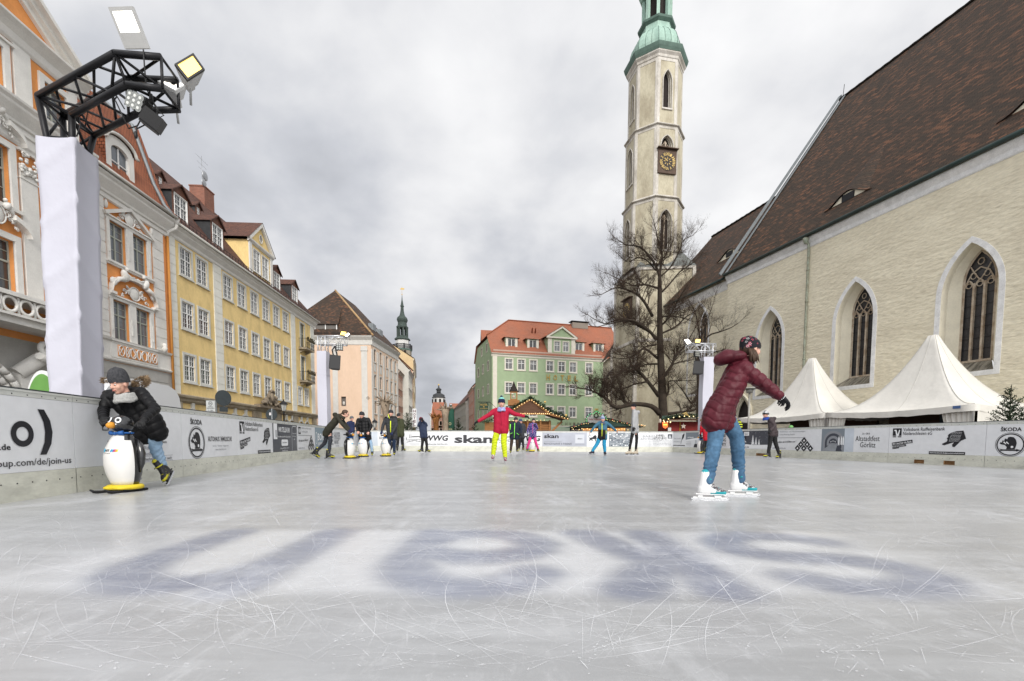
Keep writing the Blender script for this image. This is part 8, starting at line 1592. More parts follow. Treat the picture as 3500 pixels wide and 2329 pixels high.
def skate(par, base, toe, s, mats, up=V((0, 0, 1)), kind='rec', org=V()):
 """ice skate standing on base; toe = direction; mats: boot, trim, accent, blade"""
 x = toe.normalized(); z = (up-x*up.dot(x)).normalized(); y = z.cross(x); M = Matrix.Translation(base-org) @ Matrix((x, y, z)).transposed().to_4x4() @ Matrix.Scale(s, 4)
 boot, trim, acc, bl = mats; q = MB(boot); q.M = M
 cap(q, (-.030, 0, .232), (-.034, 0, .12), .040, .046); cap(q, (.0, 0, .19), (.01, 0, .13), .034, .036); cap(q, (-.045, 0, .105), (.03, 0, .10), .042, .040); cap(q, (.02, 0, .095), (.115, 0, .078), .040, .032); cap(q, (-.05, 0, .085), (.12, 0, .072), .036, .030); cap(q, (.0, 0, .15), (.045, 0, .105), .036, .033); cap(q, (.11, 0, .076), (.135, 0, .074), .033, .027)
 if trim is not boot: q.use(trim)
 if acc is not boot: q.use(acc)
 Mi = M.inverted()
 def post(co, no):
  L_ = np.array([list(Mi[i]) for i in range(3)]); lc = co@L_[:, :3].T+L_[:, 3]; k = np.zeros(len(co), int)
  if trim is not boot: k[(lc[:, 0] > .015) & (lc[:, 0]*.55+lc[:, 2] > .125) & (lc[:, 2] < .165)] = 1
  if acc is not boot: k[(lc[:, 2] < .070+.016*(lc[:, 0] > .06)) & (lc[:, 0] > .01)] = 2 if trim is not boot else 1; k[(lc[:, 2] > .245)] = 2 if trim is not boot else 1
  return None, k
 o = fuse(q, 'ice_skate', par, .0075*s, 2, post)
 q = MB(acc if kind == 'rec' else trim); q.M = M
 for a in (0, 1, 2): q.tube([(.005+.035*a, -.034, .125-.018*a), (.02+.035*a, -.012, .147-.016*a), (.02+.035*a, .012, .147-.016*a), (.005+.035*a, .034, .125-.018*a)], .0035, 4)
 q.tube([(-.005, -.047, .185), (.03, -.02, .19), (.03, .02, .19), (-.005, .047, .185)], .008, 5); q.build('laces', o)
 q = MB(boot if kind == 'rec' and bl is not HBLK else bl); q.M = M
 q.prism([(-.105, .052), (.15, .052), (.16, .058), (-.105, .060)], 'y', -.026, .026); q.prism([(-.085, .055), (-.035, .055), (-.045, .024), (-.08, .024)], 'y', -.012, .012); q.prism([(.05, .055), (.12, .055), (.115, .024), (.065, .024)], 'y', -.012, .012); q.prism([(-.12, .030), (.165, .030), (.175, .036), (.165, .020), (-.12, .018)], 'y', -.006, .006); q.build('blade_holder', o)
 q = MB(mat('blade_steel', (.55, .56, .58), .25, metal=.9)); q.M = M; q.prism([(-.135, .020), (.175, .020), (.185, .028), (.19, .020), (.175, .006), (.15, .0), (-.12, .0), (-.135, .006)], 'y', -.002, .002); q.build('blade', o)
 return o
JUMP = {}
def person(label, s, hd, fdir, sh, el, ha, hip, kn, ft, C, tilt=0., grp=None, Y=None, hem=.12, puff=None, trou=1., jac=1., hands='glove', curl=.6, palm=None, hatk=None, scarf=None, hood=None, glasses=False, hair=None, vox=.011, toes=None, lift=None, colr=None, tcol=None, smile=.0, noleg=False, roll=0., ups=None, jpost=None, tpost=None, hands_fn=None, wrk=.004, hemflare=1.0, skmats=None, kind='rec', hk=None, an=None, body_top=True, eyes_down=False, shw=1.):
 """joints are places in metres; index 0/1 = the two sides; C = materials jacket, trousers, glove, hat, cuff"""
 base = (ft[0]+ft[1])/2; org = V((base.x, base.y, 0 if not noleg else GZ)); k = (hk or .215)/.22
 f, r, u = headframe(fdir, tilt, roll); B_ = MB(SKIN); B_.M = Matrix.Translation(-org)
 shm = (sh[0]+sh[1])/2; him = (hip[0]+hip[1])/2; up = [V((0, 0, 1))]*2 if ups is None else ups; ank = an or [ft[i]+up[i]*.15*s for i in (0, 1)]
 head_prims(B_, hd, f, r, u, k); cap(B_, hd-u*.11*k-f*.02, shm, .05*k, .06*s); cap(B_, shm, him, .09*s, .09*s)
 for i in (0, 1):
  cap(B_, shm.lerp(sh[i], .5), sh[i], .05*s, .035*s); cap(B_, sh[i], el[i], .035*s, .030*s); cap(B_, el[i], ha[i], .030*s, .022*s); cap(B_, him.lerp(hip[i], .7), kn[i], .065*s, .045*s); cap(B_, kn[i], ank[i], .045*s, .032*s)
  if hands == 'bare': hand(B_, ha[i], ha[i]-el[i], (palm[i] if palm else V((0, 0, -1))), s*.95, curl, 1 if i else -1)
 name = 'person'; o = fuse(B_, name, None, min(.0075, vox), 2, None, org); tag(o, label, 'person', grp)
 face_bits(o, hd, f, r, u, k, glasses, org, smile, eyes_down=eyes_down)
 M = Matrix.Translation(-org); jm, tm, gm, hm, cm = C
 # trousers
 if not noleg or True:
  q = MB(tm); q.M = M; cap(q, hip[0], hip[1], .088*s, .088*s, 12)
  for i in (0, 1):
   cap(q, hip[i], kn[i], .088*s*min(trou, 1.03), .066*s*trou, 12); cap(q, kn[i], ank[i]+up[i]*.015*s, .066*s*trou, .050*s*trou, 12)
  if tcol:
   for m in tcol[0]: q.use(m)
  def tp(co, no):
   d = wrink(co, wrk*.8, (22, 22, 48), 1.)
   for i in (0, 1): dd, t = segd(co, kn[i]-org, ank[i]-org); d += .003*np.sin(t*95+co[:, 0]*38+3*np.sin(co[:, 1]*30))*(dd < .11)*wrk/.004
   return d, (tcol[1](co) if tcol else None)
  fuse(q, 'trousers', o, vox, 3, tpost or tp)
 q = MB(jm); q.M = M; hl = him-V((0, 0, 1))*hem*s*.2
 thd = [(kn[i]-hip[i]).normalized() for i in (0, 1)]
 ax = (him-shm).normalized()
 for i in (0, 1):
  a = shm.lerp(sh[i], .62*shw)+ax*.04*s; b = him.lerp(hip[i], 1.0); cap(q, a, b, .098*s*jac, .108*s*jac*hemflare, 12); cap(q, b, b+(ax*.5+thd[i]*.5).normalized()*hem*s, .108*s*jac*hemflare, .110*s*jac*hemflare, 12)
  cap(q, shm.lerp(sh[i], .3), sh[i], .075*s*jac, .066*s*jac, 12); cap(q, sh[i], el[i], .066*s*jac, .055*s*jac, 12); cap(q, el[i], el[i].lerp(ha[i], .97), .055*s*jac, .043*s*jac, 12)
 cap(q, shm, him, .11*s*jac, .12*s*jac, 12); cap(q, shm+ax*-.01, hd-u*.125*k-f*.02, .07*s, .062*s, 12)
 if hood == 'down': ell(q, shm-f*.10*s+V((0, 0, .03*s)), f, r, u, .075*s, .115*s, .07*s)
 if colr:
  for m in colr[0]: q.use(m)
 segs = [(shm-org, him+ax*hem*s-org, .13)]+[(sh[i]-org, el[i]-org, .06) for i in (0, 1)]+[(el[i]-org, ha[i]-org, .055) for i in (0, 1)]; qf = quilt(segs, *(puff or (.09, .0))[:2], w=(puff[2] if puff and len(puff) > 2 else .014)) if puff else None
 def jp(co, no):
  d = wrink(co, wrk*(.5 if puff else 1.), (12, 12, 22), 0.)
  if qf is not None: d = d+qf(co)
  return d, (colr[1](co, org) if colr else None)
 fuse(q, 'jacket', o, vox, 3, jpost or jp)
 if hands == 'glove':
  for i in (0, 1):
   q = MB(gm); q.M = M; cap(q, ha[i]-(ha[i]-el[i]).normalized()*.05*s, ha[i]+(ha[i]-el[i]).normalized()*.01, .032*s, .030*s); hand(q, ha[i], ha[i]-el[i], (palm[i] if palm else V((0, 0, -1))), s*1.08, curl, 1 if i else -1); fuse(q, 'glove', o, .0055, 2)
 if hm is not None: beanie(o, hd, f, r, u, k, [hm, cm or hm], org, **(hatk or {}))
 if scarf: 
  q = MB(scarf); q.M = M
  for t in range(3): q.tube([hd-u*(.122+.026*t)*k-f*.012+r*math.cos(a)*(.072+.008*t)*k+f*math.sin(a)*(.078+.012*t)*k+u*.008*math.sin(3*a+t) for a in np.linspace(0, 6.283, 17)], .026*k, 8)
  fuse(q, 'scarf', o, .009, 2, lambda co, no: (wrink(co, .003, (60, 60, 90)), None))
 if hood and hood != 'down':
  q = MB(hood); q.M = M
  for t in range(2): q.tube([hd-u*(.12-.0*t)*k-f*(.045+.02*t)*k+r*math.cos(a)*(.095+.01*t)*k+f*math.sin(a)*.075*k+u*(.05*(math.sin(a) < 0)*-math.sin(a))*k for a in np.linspace(-math.pi*1.12, math.pi*.12, 13)], .034*k, 8)
  fuse(q, 'hood', o, .010, 2)
 if hair: hair(o, hd, f, r, u, k, org)
 if not noleg:
  for i in (0, 1):
   skate(o, ft[i], toes[i], s*1.0 if s > 1.1 else s*1.06 if s > .8 else s*1.16, skmats or SK_BLK, up[i], kind, org)
 return o
SK_BLK = (mat('skate_black', (.02, .02, .022), .45), mat('skate_grey', (.12, .12, .12), .5), mat('skate_yellow', (.55, .50, .03), .5), HBLK); SK_BLK = (SK_BLK[0], SK_BLK[0], SK_BLK[2], HBLK)
SK_WHT = (mat('skate_white', (.70, .70, .70), .35, spec=.5), mat('skate_pattern_dark', (.06, .05, .055), .5, .8, 60, c2=(.5, .5, .5), thr=(.5, .56)), mat('skate_teal', (.02, .28, .32), .45), whm); SK_RED = (SK_WHT[0], mat('skate_maroon', (.16, .02, .05), .5, .6, 60, c2=(.6, .6, .6), thr=(.5, .55)), mat('skate_maroon2', (.16, .02, .05), .5), whm); SK_BEI = (mat('skate_beige', (.42, .36, .28), .6), mat('skate_beige', None), mat('skate_beige', None), HBLK); SK_PUR = (mat('skate_dark_purple', (.02, .016, .03), .5), mat('skate_dark_purple', None), mat('skate_dark_purple', None), POST)
def J(o, sc, L_, Y, dys=None):
 """joints read off an enlarged detail: origin, scale, points; all at distance Y (+ dy each)"""
 dys = dys or [0]*len(L_); return [at(o[0]+x/sc, o[1]+y/sc, Y+d) for (x, y), d in zip(L_, dys)]
def G(o, sc, x, y): return atz(o[0]+x/sc, o[1]+y/sc, 0)
FUR = mat('fur_trim', (.34, .24, .14), .95, .5, 40, fine=.2, c2=(.12, .08, .05))
def fur_ring(c, f, r, u, rad, w, n=900, seed=1, a0=0., a1=6.28, sz=.05):
 def fn(o, hd, f_, r_, u_, k, org):
  q = MB(FUR); rr = random.Random(seed); q.use(FUR)
  for i in range(n):
   a = rr.uniform(a0, a1); p = c+r*math.cos(a)*rad[0]+f*math.sin(a)*rad[1]+u*(rr.uniform(-w, w)+rad[2]*math.sin(a))-org; d = (r*math.cos(a)+f*math.sin(a)+V((rr.uniform(-1, 1), rr.uniform(-1, 1), rr.uniform(-.6, 1)))*.7).normalized(); s_ = d.cross(V((rr.random(), 1, rr.random()))).normalized()*.005; q.poly([p-s_, p+s_, p+d*sz*rr.uniform(.5, 1.2)])
  q.build('fur_trim', o)
 return fn
def longhair(m, L_=.28, back=.05, w=.05, seed=0, side=0.):
 def fn(o, hd, f, r, u, k, org):
  q = MB(m); rr = random.Random(seed); ell(q, hd-f*.022*k+u*.03*k-org, f, r, u, .096*k, .083*k, .092*k)
  for i in range(46):
   a = rr.uniform(-1.9, 1.9); p = hd-f*(.045+.03*math.cos(a))*k+r*(math.sin(a)*.070+side)*k-u*.02*k-org; e = p-u*L_*rr.uniform(.7, 1.1)-f*back*rr.uniform(.2, 1.2)+r*rr.uniform(-w, w); m_ = p.lerp(e, .5)+V((rr.uniform(-.012, .012), rr.uniform(-.012, .012), 0)); q.tube([p, m_, e], [.012, .013, .003], 5)
  q.build('hair', o)
 return fn
HBR = mat('hair_brown', (.07, .04, .025), .6, .4, 30, fine=.3); HBL = mat('hair_blond', (.32, .20, .09), .6, .4, 30, fine=.3)
# ---- girl in the maroon jacket ----
def maroon_girl():
 o, s_ = (2200, 1080), 2.307; Y = 4.66; X = V((1, 0, 0))
 hd, sh0, sh1, el0, el1, ha0, ha1, hp0, hp1, kn0, kn1 = J(o, s_, [(842, 268), (790, 415), (735, 405), (950, 535), (925, 535), (1072, 632), (1040, 622), (590, 745), (610, 745), (562, 985), (735, 955)], Y, [0, -.13, .14, -.17, .30, -.20, .38, -.08, .08, -.10, .12])
 f0 = G(o, s_, 515, 1455); f1 = G(o, s_, 750, 1425); f0.x -= .02
 JM = mat('maroon_nylon', (.088, .008, .017), .55, .25, 6, .005, 30, spec=.28, c2=(.058, .005, .011)); DN = mat('blue_denim', (.026, .072, .135), .9, .55, 3.4, .003, 60, fine=.2, c2=(.085, .17, .27)); GL = mat('nordic_glove_black', (.012, .012, .014), .9)
 HM = mat('star_hat', (.012, .012, .016), .9)
 def jp(co, no):
  org_ = ((f0+f1)/2); org_ = V((org_.x, org_.y, 0)); A = (sh0+sh1)/2-org_; B_ = (hp0+hp1)/2-org_; ax = (B_-A).normalized(); d = np.zeros(len(co)); best = np.full(len(co), 9.); S_ = np.zeros(len(co)); ch = np.zeros(len(co))
  for n_, (a, b, r) in enumerate([(A-ax*.12, B_+ax*.25, .145), (sh0-org_, el0-org_, .062), (el0-org_, ha0-org_, .055), (sh1-org_, el1-org_, .062), (el1-org_, ha1-org_, .055)]):
   dd, t = segd(co, a, b); k = dd/r < best; best[k] = (dd/r)[k]; S_[k] = t[k]
   if n_ == 0: lat = co[:, 0]-(np.array(A)[0]+(t/(B_-A).length)*(B_-A).x); ch[k] = (np.abs(lat+.02)*.45)[k]
   else: ch[k] = 0
  sp = np.where(ch > 0, .085, .075); ph = ((S_+ch)/sp) % 1; q_ = np.minimum(ph, 1-ph)*sp; d = -.0065*np.exp(-(q_/.008)**2)+.0025*np.sin(ph*math.pi)+wrink(co, .003, (30, 30, 44))+wrink(co, .003, (55, 40, 25), 2.); return d, None
 def tp(co, no):
  org_ = ((f0+f1)/2); d = wrink(co, .0015, (25, 25, 40))
  for kn_, ft_, hp_ in ((kn0, f0, hp0), (kn1, f1, hp1)):
   a = kn_-V((org_.x, org_.y, 0)); b = ft_+V((0, 0, .2))-V((org_.x, org_.y, 0)); dd, t = segd(co, a, b); L_ = (b-a).length; d += .0042*np.sin(t*105+co[:, 0]*48+2.5*np.sin(co[:, 2]*31)+np.sin(co[:, 1]*40))*(dd < .10)*np.clip(t/L_+.25, .1, 1)
  return d, None
 def hair(ob, hd_, f, r, u, k, org):
  q = MB(HBR); rr = random.Random(4); ell(q, hd_-f*.022*k+u*.005*k-org, f, r, u, .086*k, .078*k, .085*k)
  for i in range(60):
   sd = 1 if i % 2 else -1; p = hd_+f*rr.uniform(-.07, -.002)*k+r*sd*.070*k-u*.01*k-org; e = p+f*rr.uniform(-.01, .045)-u*rr.uniform(.08, .15)+r*sd*rr.uniform(.0, .04); q.tube([p, p.lerp(e, .5)-u*.01+r*sd*.012, e], [.010, .011, .003], 5)
  q.build('hair', ob)
 p = person('girl in maroon padded jacket and blue jeans gliding right with her arm stretched forward', 1.12, hd, (1, .18), (sh0, sh1), (el0, el1), (ha0, ha1), (hp0, hp1), (kn0, kn1), (f0, f1), (JM, DN, GL, None, None), tilt=.10, hem=.10, jac=1.0, trou=1.0, toes=(V((1, -.06, -.03)), V((1, -.12, 0))), vox=.0085, jpost=jp, tpost=tp, hair=hair, skmats=SK_WHT, palm=[V((-.3, .2, -1))]*2, curl=.75, hk=.225, hemflare=1.12)
 org = p.location; f, r, u = headframe((1, .18), .10); k = .225/.22
 q = MB(JM); q.M = Matrix.Translation(-org); hc = at(2200+640/2.307, 1080+330/2.307, Y+.02)      # thrown-back hood
 ell(q, hc, V((.8, 0, .35)).normalized(), V((0, 1, 0)), V((-.35, 0, .8)).normalized(), .115, .115, .074); ell(q, at(2200+720/2.307, 1080+330/2.307, Y), V((.9, 0, .1)).normalized(), V((0, 1, 0)), V((-.1, 0, .9)).normalized(), .11, .13, .066)
 fuse(q, 'hood', p, .009, 3, lambda co, no: (wrink(co, .004, (26, 26, 40)), None))
 h = beanie(p, hd, f, r, u, k, [HM, HM], V(org), cuff=False, slouch=.045, low=.018, tall=1.02); q = MB(mat('star_pink', (.62, .10, .16), .8)); rr = random.Random(2); cz = hd-f*.006*k-V(org)
 for i in range(42):      # stars printed on the hat
  a = rr.uniform(0, 6.28); t = rr.uniform(.06, .92); prof = [(.0, 1.0), (.02, 1.03), (.045, 1.01), (.07, .93), (.092, .76), (.106, .5), (.1135, .02)]; hh = t*.108; w = np.interp(hh, [x for x, _ in prof], [y for _, y in prof])*1.035; c = cz+u*(.018+hh*1.02)*k-f*.045*t*t*k+r*math.cos(a)*.082*w*k+f*math.sin(a)*.098*w*k-u*.014*(1-math.sin(a))*(1-t*.5)*k; nn = (r*math.cos(a)+f*math.sin(a)+u*max(0, (hh-.04)/.06)).normalized(); e1 = nn.cross(u).normalized(); e2 = nn.cross(e1); R0 = rr.choice((.010, .014, .018)); a0 = rr.random()
  q.use([mat('star_pink', None), mat('star_white', (.55, .55, .55), .8), mat('star_pink', None)][i % 3]); O_ = [c+nn*.0015+(e1*math.cos(a0+R(36)*j)+e2*math.sin(a0+R(36)*j))*(R0 if j % 2 == 0 else R0*.45) for j in range(10)]; I_ = [c+nn*.0015+((p_-c-nn*.0015)*.68) for p_ in O_]
  b0 = q.addv(O_+I_)
  for j in range(10): l = (j+1) % 10; q.face((b0+j, b0+l, b0+10+l, b0+10+j))
 q.build('star_print', h)
 q = MB(whm); q.M = Matrix.Translation(-org)      # pattern bands on the glove cuff
 d = (ha0-el0).normalized(); e1 = d.cross(V((0, 0, 1))).normalized(); e2 = d.cross(e1)
 for t, rr_ in ((-.035, .0345), (-.012, .0335)): q.tube([ha0+d*t+(e1*math.cos(a)+e2*math.sin(a))*rr_ for a in np.linspace(0, 6.283, 15)], .004, 4)
 for i in range(12): a = 6.283*i/12; q.ball(ha0+d*.012+(e1*math.cos(a)+e2*math.sin(a))*.034, .0055, 5, 4); q.ball(ha0+d*.032+(e1*math.cos(a+.26)*1.2+e2*math.sin(a+.26)*.8)*.034, .005, 5, 4)
 q.build('knit_pattern', p); q = MB(mat('zip_pull', (.5, .5, .48), .4)); q.M = Matrix.Translation(-org); c = at(2200+722/2.307, 1080+672/2.307, Y-.13); q.tube([c, c-V((.01, 0, .05))], .006, 5); q.use(mat('maroon_dark', (.05, .004, .01), .5)); q.tube([c+V((.0, .005, 0)), c+V((-.035, .0, -.10))], .004, 4); q.build('pocket_zip', p)
maroon_girl()
PENG = []
PW = mat('penguin_white', (.70, .69, .665), .3, .06, 3, spec=.5, coat=.3); PBK = mat('penguin_black', (.012, .012, .013), .22, spec=.6, coat=.4); PY = mat('penguin_yellow', (.72, .55, .03), .45, .15, 9); PO = mat('beak_orange', (.62, .27, .03), .4); PBL = mat('bow_blue', (.015, .09, .30), .5); SKI = mat('skid_black', (.015, .015, .017), .6)
def penguin(label, loc, rz, sc=1.):
 o = thing('penguin_skating_aid', label, 'skating aid', loc, rz, 'penguin shaped skating aids'); S_ = Matrix.Scale(sc, 4)
 def shell(nm, prof, m1, m2, test, n=36):
  q = MB(m1); q.use(m1); q.use(m2); q.M = S_; g = []
  for r, z, dy in prof: g.append(q.addv([(r*math.cos(6.28318*k/n), dy+r*.92*math.sin(6.28318*k/n), z) for k in range(n)]))
  for i, (a, b) in enumerate(zip(g, g[1:])):
   z = (prof[i][1]+prof[i+1][1])/2
   for k in range(n): j = (k+1) % n; q.use(m1 if test(math.atan2(math.sin(6.28318*(k+.5)/n), math.cos(6.28318*(k+.5)/n)), z) else m2); q.face((a+k, a+j, b+j, b+k), True)
  q.face([g[0]+k for k in range(n)][::-1]); q.face([g[-1]+k for k in range(n)]); return q.build(nm, o)
 body = [(.118, .075, 0), (.135, .12, 0), (.158, .20, -.005), (.170, .29, -.01), (.168, .38, -.01), (.150, .47, -.005), (.118, .545, 0), (.088, .60, .005), (.072, .63, .008)]
 white = lambda a, z: abs(((a+math.pi/2+math.pi) % (2*math.pi))-math.pi) < (1.42 if z < .5 else 1.42-(z-.5)*7)
 b = shell('body', body, PW, PBK, white)
 q = MB(PBK); q.M = S_
 for s_ in (-1, 1): P_ = [(s_*.10, .05, .575), (s_*.150, .045, .50), (s_*.178, .035, .40), (s_*.180, .03, .30), (s_*.160, .03, .205)]; q.tube(P_, [.004, .030, .036, .028, .006], 8)
 q.build('wing', o)
 q = MB(PBK); q.M = S_; q.ball((0, -.0, .715), (.100, .105, .092), 20, 13); q.ball((0, -.06, .70), (.065, .06, .052), 14, 9); h = q.build('head', o)
 q = MB(PO); q.M = S_; q.tube([(0, -.10, .700), (0, -.135, .698), (0, -.158, .692), (0, -.166, .690)], [.036, .034, .022, .006], 12); q.build('beak', h)
 for s_ in (-1, 1):
  c = V((s_*.047, -.083, .752)); nn = V((s_*.42, -.78, .45)).normalized(); T_ = nn.to_track_quat('Z', 'Y').to_matrix().to_4x4(); q = MB(whm); q.M = S_ @ Matrix.Translation(c) @ T_ @ Matrix.Scale(.8, 4, (1, 0, 0)); q.lathe([(.034, .0), (.034, .006), (.030, .009)], 18); q.use(PBK); q.lathe([(.020, .009), (.018, .012)], 14); q.build('eye', h)
 q = MB(PBL); q.M = S_; q.ball((0, -.085, .615), (.022, .018, .018), 8, 6)
 for s_ in (-1, 1): q.tube([(s_*.01, -.088, .615), (s_*.04, -.08, .618), (s_*.075, -.058, .622)], [.008, .020, .026], 8)
 q.tube([(.085*math.cos(a), .005+.08*math.sin(a), .622) for a in np.linspace(0, 6.283, 20)], .010, 6); q.build('bow_tie', o)
 q = MB(PY); q.M = S_
 for s_ in (-1, 1): q.ball((s_*.055, -.045, .048), (.095, .125, .030), 16, 7)
 q.lathe([(.14, .028), (.158, .036), (.160, .058), (.148, .075), (.12, .078)], 26); q.build('feet', o)
 q = MB(SKI); q.M = S_
 for s_ in (-1, 1): q.tube([(s_*.085, .17, .014), (s_*.085, -.17, .012), (s_*.09, -.25, .02), (s_*.092, -.285, .045)], [.014, .018, .016, .008], 6); 
 q.box(-.12, .12, -.12, .12, .012, .03); q.build('skid', o)
 q = MB(SKI); q.M = S_; q.tube([(-.20, .045, .70), (.20, .045, .70)], .012, 8)
 for s_ in (-1, 1): q.tube([(s_*.115, .045, .70), (s_*.205, .045, .70)], .019, 8)
 q.build('handlebar', o)
 q = MB(inkm); q.M = S_      # maker's sticker
 def on(x, z):      # point on the white belly
  rr = np.interp(z, [p[1] for p in body], [p[0] for p in body]); a = -math.pi/2+x/rr; return V((rr*math.cos(a), np.interp(z, [p[1] for p in body], [p[2] for p in body])+rr*.92*math.sin(a)-.003, z))
 LG = Matrix.Translation((0, 0, .44)); cols = ((.0, .25, .55), (.05, .45, .7), (.25, .05, .3), (.6, .05, .12), (.7, .3, .02), (.75, .6, .05))
 for i, c in enumerate(cols): q.use(mat('sticker_%d' % i, c, .5)); x = .012+i*.012; q.poly([on(x, .425), on(x+.010, .425), on(x+.018, .452), on(x+.008, .452)])
 q.use(mat('sticker_1', None)); q.poly([on(-.075+.018*math.cos(a), .440+.020*math.sin(a)) for a in np.linspace(0, 5.9, 12)])
 t0 = MB(inkm); text(t0, 'AST', Matrix.Identity(4), .062, .022, .04, inkm); text(t0, 'www.ast.at', Matrix.Translation((.0, -.028, 0)), .09, .008, .01, inkm)
 for f_ in t0.f: q.use(inkm); q.poly([on(t0.v[i].x-.028, .440+t0.v[i].y)+V((0, -.001, 0)) for i in f_])
 q.build('sticker', b)
 return o
def copy_penguin(src, label, loc, rz):
 c = copy_tree(src); c.location = loc; c.rotation_euler = (0, 0, rz); c['label'] = label; return c
k4, k5, k6, k7 = ((1100, 1380), 5.8925), ((1700, 1380), 5.8925), ((2100, 1380), 5.8925), ((2500, 1380), 4.714)
p0 = penguin('large near penguin aid by the left boards, pushed by the kid in the grey scarf', at(429, 1670, 4.98)*1.0, R(-8)); p0.location.z = 0
p0.scale = (1.03, 1.03, 1.03)
def gp(k, x, y): return atz(k[0][0]+x/k[1], k[0][1]+y/k[1], 0)
copy_penguin(p0, 'penguin aid seen from its black side, pushed by the bent woman in olive', gp(k4, 560, 1105), R(78)); copy_penguin(p0, 'penguin aid in front of the boy with the red hat label', gp(k4, 838, 1070), R(-12)); copy_penguin(p0, 'penguin aid in front of the boy with the yellow zip', gp(k4, 1300, 1062), R(-8))
copy_penguin(p0, 'left one of the two small penguin aids among the far children', gp(k5, 532, 955), R(4)); copy_penguin(p0, 'penguin aid held by the girl in pink trousers', gp(k5, 695, 968), R(0)); copy_penguin(p0, 'black backed penguin aid far right, held by the child in the red jacket', gp(k6, 1745, 1010), R(-115))
def GJ(k, x, y): return gp(k, x, y)
def Pn(label, k, Y, s, P, fdir, C, toes, lift=None, fz=None, **kw):
 """P: head, shoulders, elbows, hands, hips, knees (pairs) as (x, y[, dy]); feet: two (x, y[, height, dy])"""
 g = lambda p, d=0.: at(k[0][0]+p[0]/k[1], k[0][1]+p[1]/k[1], Y+(p[2] if len(p) > 2 else d))
 hd = g(P[0]); J_ = [(g(P[1+2*i]), g(P[2+2*i])) for i in range(5)]
 ft = []
 for i in (0, 1):
  p = P[11+i]; q = g(p); ft.append(V((q.x, q.y, p[3] if len(p) > 3 else 0)) if not (len(p) > 3) else q)
 return person(label, s, hd, fdir, J_[0], J_[1], J_[2], J_[3], J_[4], ft, C, toes=[V(t) for t in toes], grp=None, **kw)
M_ = lambda n, c, **k: cloth(n, c, **k)
BLKJ = M_('black_nylon', (.006, .006, .007), rough=.55, spec=.22); LJN = mat('light_jeans', (.21, .33, .47), .9, .5, 3, .002, 70, fine=.1, c2=(.32, .44, .57)); BLG = M_('black_glove', (.012, .012, .013), rough=.6)
# kid leaning on the near penguin
kA = ((0, 1150), 2.613); Y = 5.35
GS = knit('grey_scarf', (.40, .40, .385)); GH = knit('charcoal_hat', (.03, .031, .035), (.07, .07, .075))
Pn('kid in black padded jacket and grey scarf leaning over the near penguin', kA, Y, 1.02, [(1070, 428, -.16), (968, 530), (1262, 505), (925, 665, -.10), (1385, 650, -.10), (925, 735, -.34), (1290, 745, -.34), (1270, 800, .12), (1370, 770, .10), (1180, 1060, .15), (1390, 1000, .20), (1190, 1290, .1, 0), (1535, 1262, .34, .1)], (-.22, -1), (BLKJ, LJN, BLG, GH, GH), ((.1, -1, 0), (.3, -.7, -.4)),
   ups=[V((0, 0, 1)), V((-.45, -.25, .86))], tilt=.30, hem=.12, puff=(.085, .006), hatk=dict(slouch=.02, tall=1.4, low=.03, cuff=False), scarf=GS, vox=.009, hk=.225, curl=1.1, palm=[V((0, .7, -.7))]*2, eyes_down=True, jac=1.02,
   hair=lambda o, hd, f, r, u, k, org: (fur_ring(at(480, 1310, Y+.10), f, r, u, (.07, .06, -.04), .035, 1200, 2, 0, 6.28, .05)(o, hd, f, r, u, k, org), fur_ring(at(368, 1300, Y+.12), f, r, u, (.03, .05, 0), .03, 300, 3, 0, 6.28, .04)(o, hd, f, r, u, k, org)))
OLV = M_('olive_coat', (.028, .027, .018)); DGJ = M_('dark_grey_jeans', (.03, .033, .042)); MIT = knit('navy_mitten', (.02, .02, .07))
kB = ((600, 1100), 3.137)
def ponytail(o, hd, f, r, u, k, org):
 q = MB(HBR); ell(q, hd-f*.024*k+u*.034*k-org, f, r, u, .098*k, .085*k, .093*k); rr = random.Random(1)
 for i in range(24): p = hd-f*.08-org+u*.03; e = p-f*.04+V((-.08+rr.uniform(-.03, .02), rr.uniform(-.05, .05), -.20+rr.uniform(-.04, .04))); q.tube([p, p.lerp(e, .5)-f*.03, e], [.012, .012, .003], 5)
 q.build('hair', o)
Pn('woman in olive parka bending forward to push a penguin, hair tied back', kB, 13.4, 1.02, [(1822, 990), (1738, 1030, -.14), (1760, 1020, .14), (1790, 1100, -.2), (1815, 1095, .2), (1850, 1165, -.18), (1868, 1155, .12), (1640, 1150, -.08), (1650, 1150, .08), (1600, 1300, .08), (1660, 1275, -.08), (1480, 1440, .10, .06), (1645, 1472, -.08, 0)], (1, .25), (OLV, DGJ, MIT, None, None), ((.8, .1, -.55), (1, .05, 0)), ups=[V((.55, 0, .83)), V((0, 0, 1))], tilt=.40, hem=.16, hood='down', glasses=True, hair=ponytail, vox=.011, trou=.85, jac=.95, curl=1.2, wrk=.005)
NAV = M_('navy_jacket', (.016, .024, .07)); BLT = M_('black_trousers', (.013, .013, .014)); BEG = knit('grey_beanie', (.14, .15, .16))
Pn('child in navy blue jacket and grey beanie behind the bent woman', k4, 20.5, .82, [(602, 305), (520, 385, -.1), (640, 390, .1), (500, 470, -.1), (650, 470, .1), (540, 540, -.15), (650, 540), (550, 560), (610, 560), (555, 720), (610, 720), (550, 905, 0, 0), (620, 905, 0, 0)], (.9, -.5), (NAV, BLT, BLG, BEG, BEG), ((.7, -.7, 0), (.7, -.7, 0)), vox=.014, hk=.20, hood='down')
RB = knit('black_beanie_red_label', (.035, .035, .038)); DK = knit('black_scarf', (.012, .012, .013))
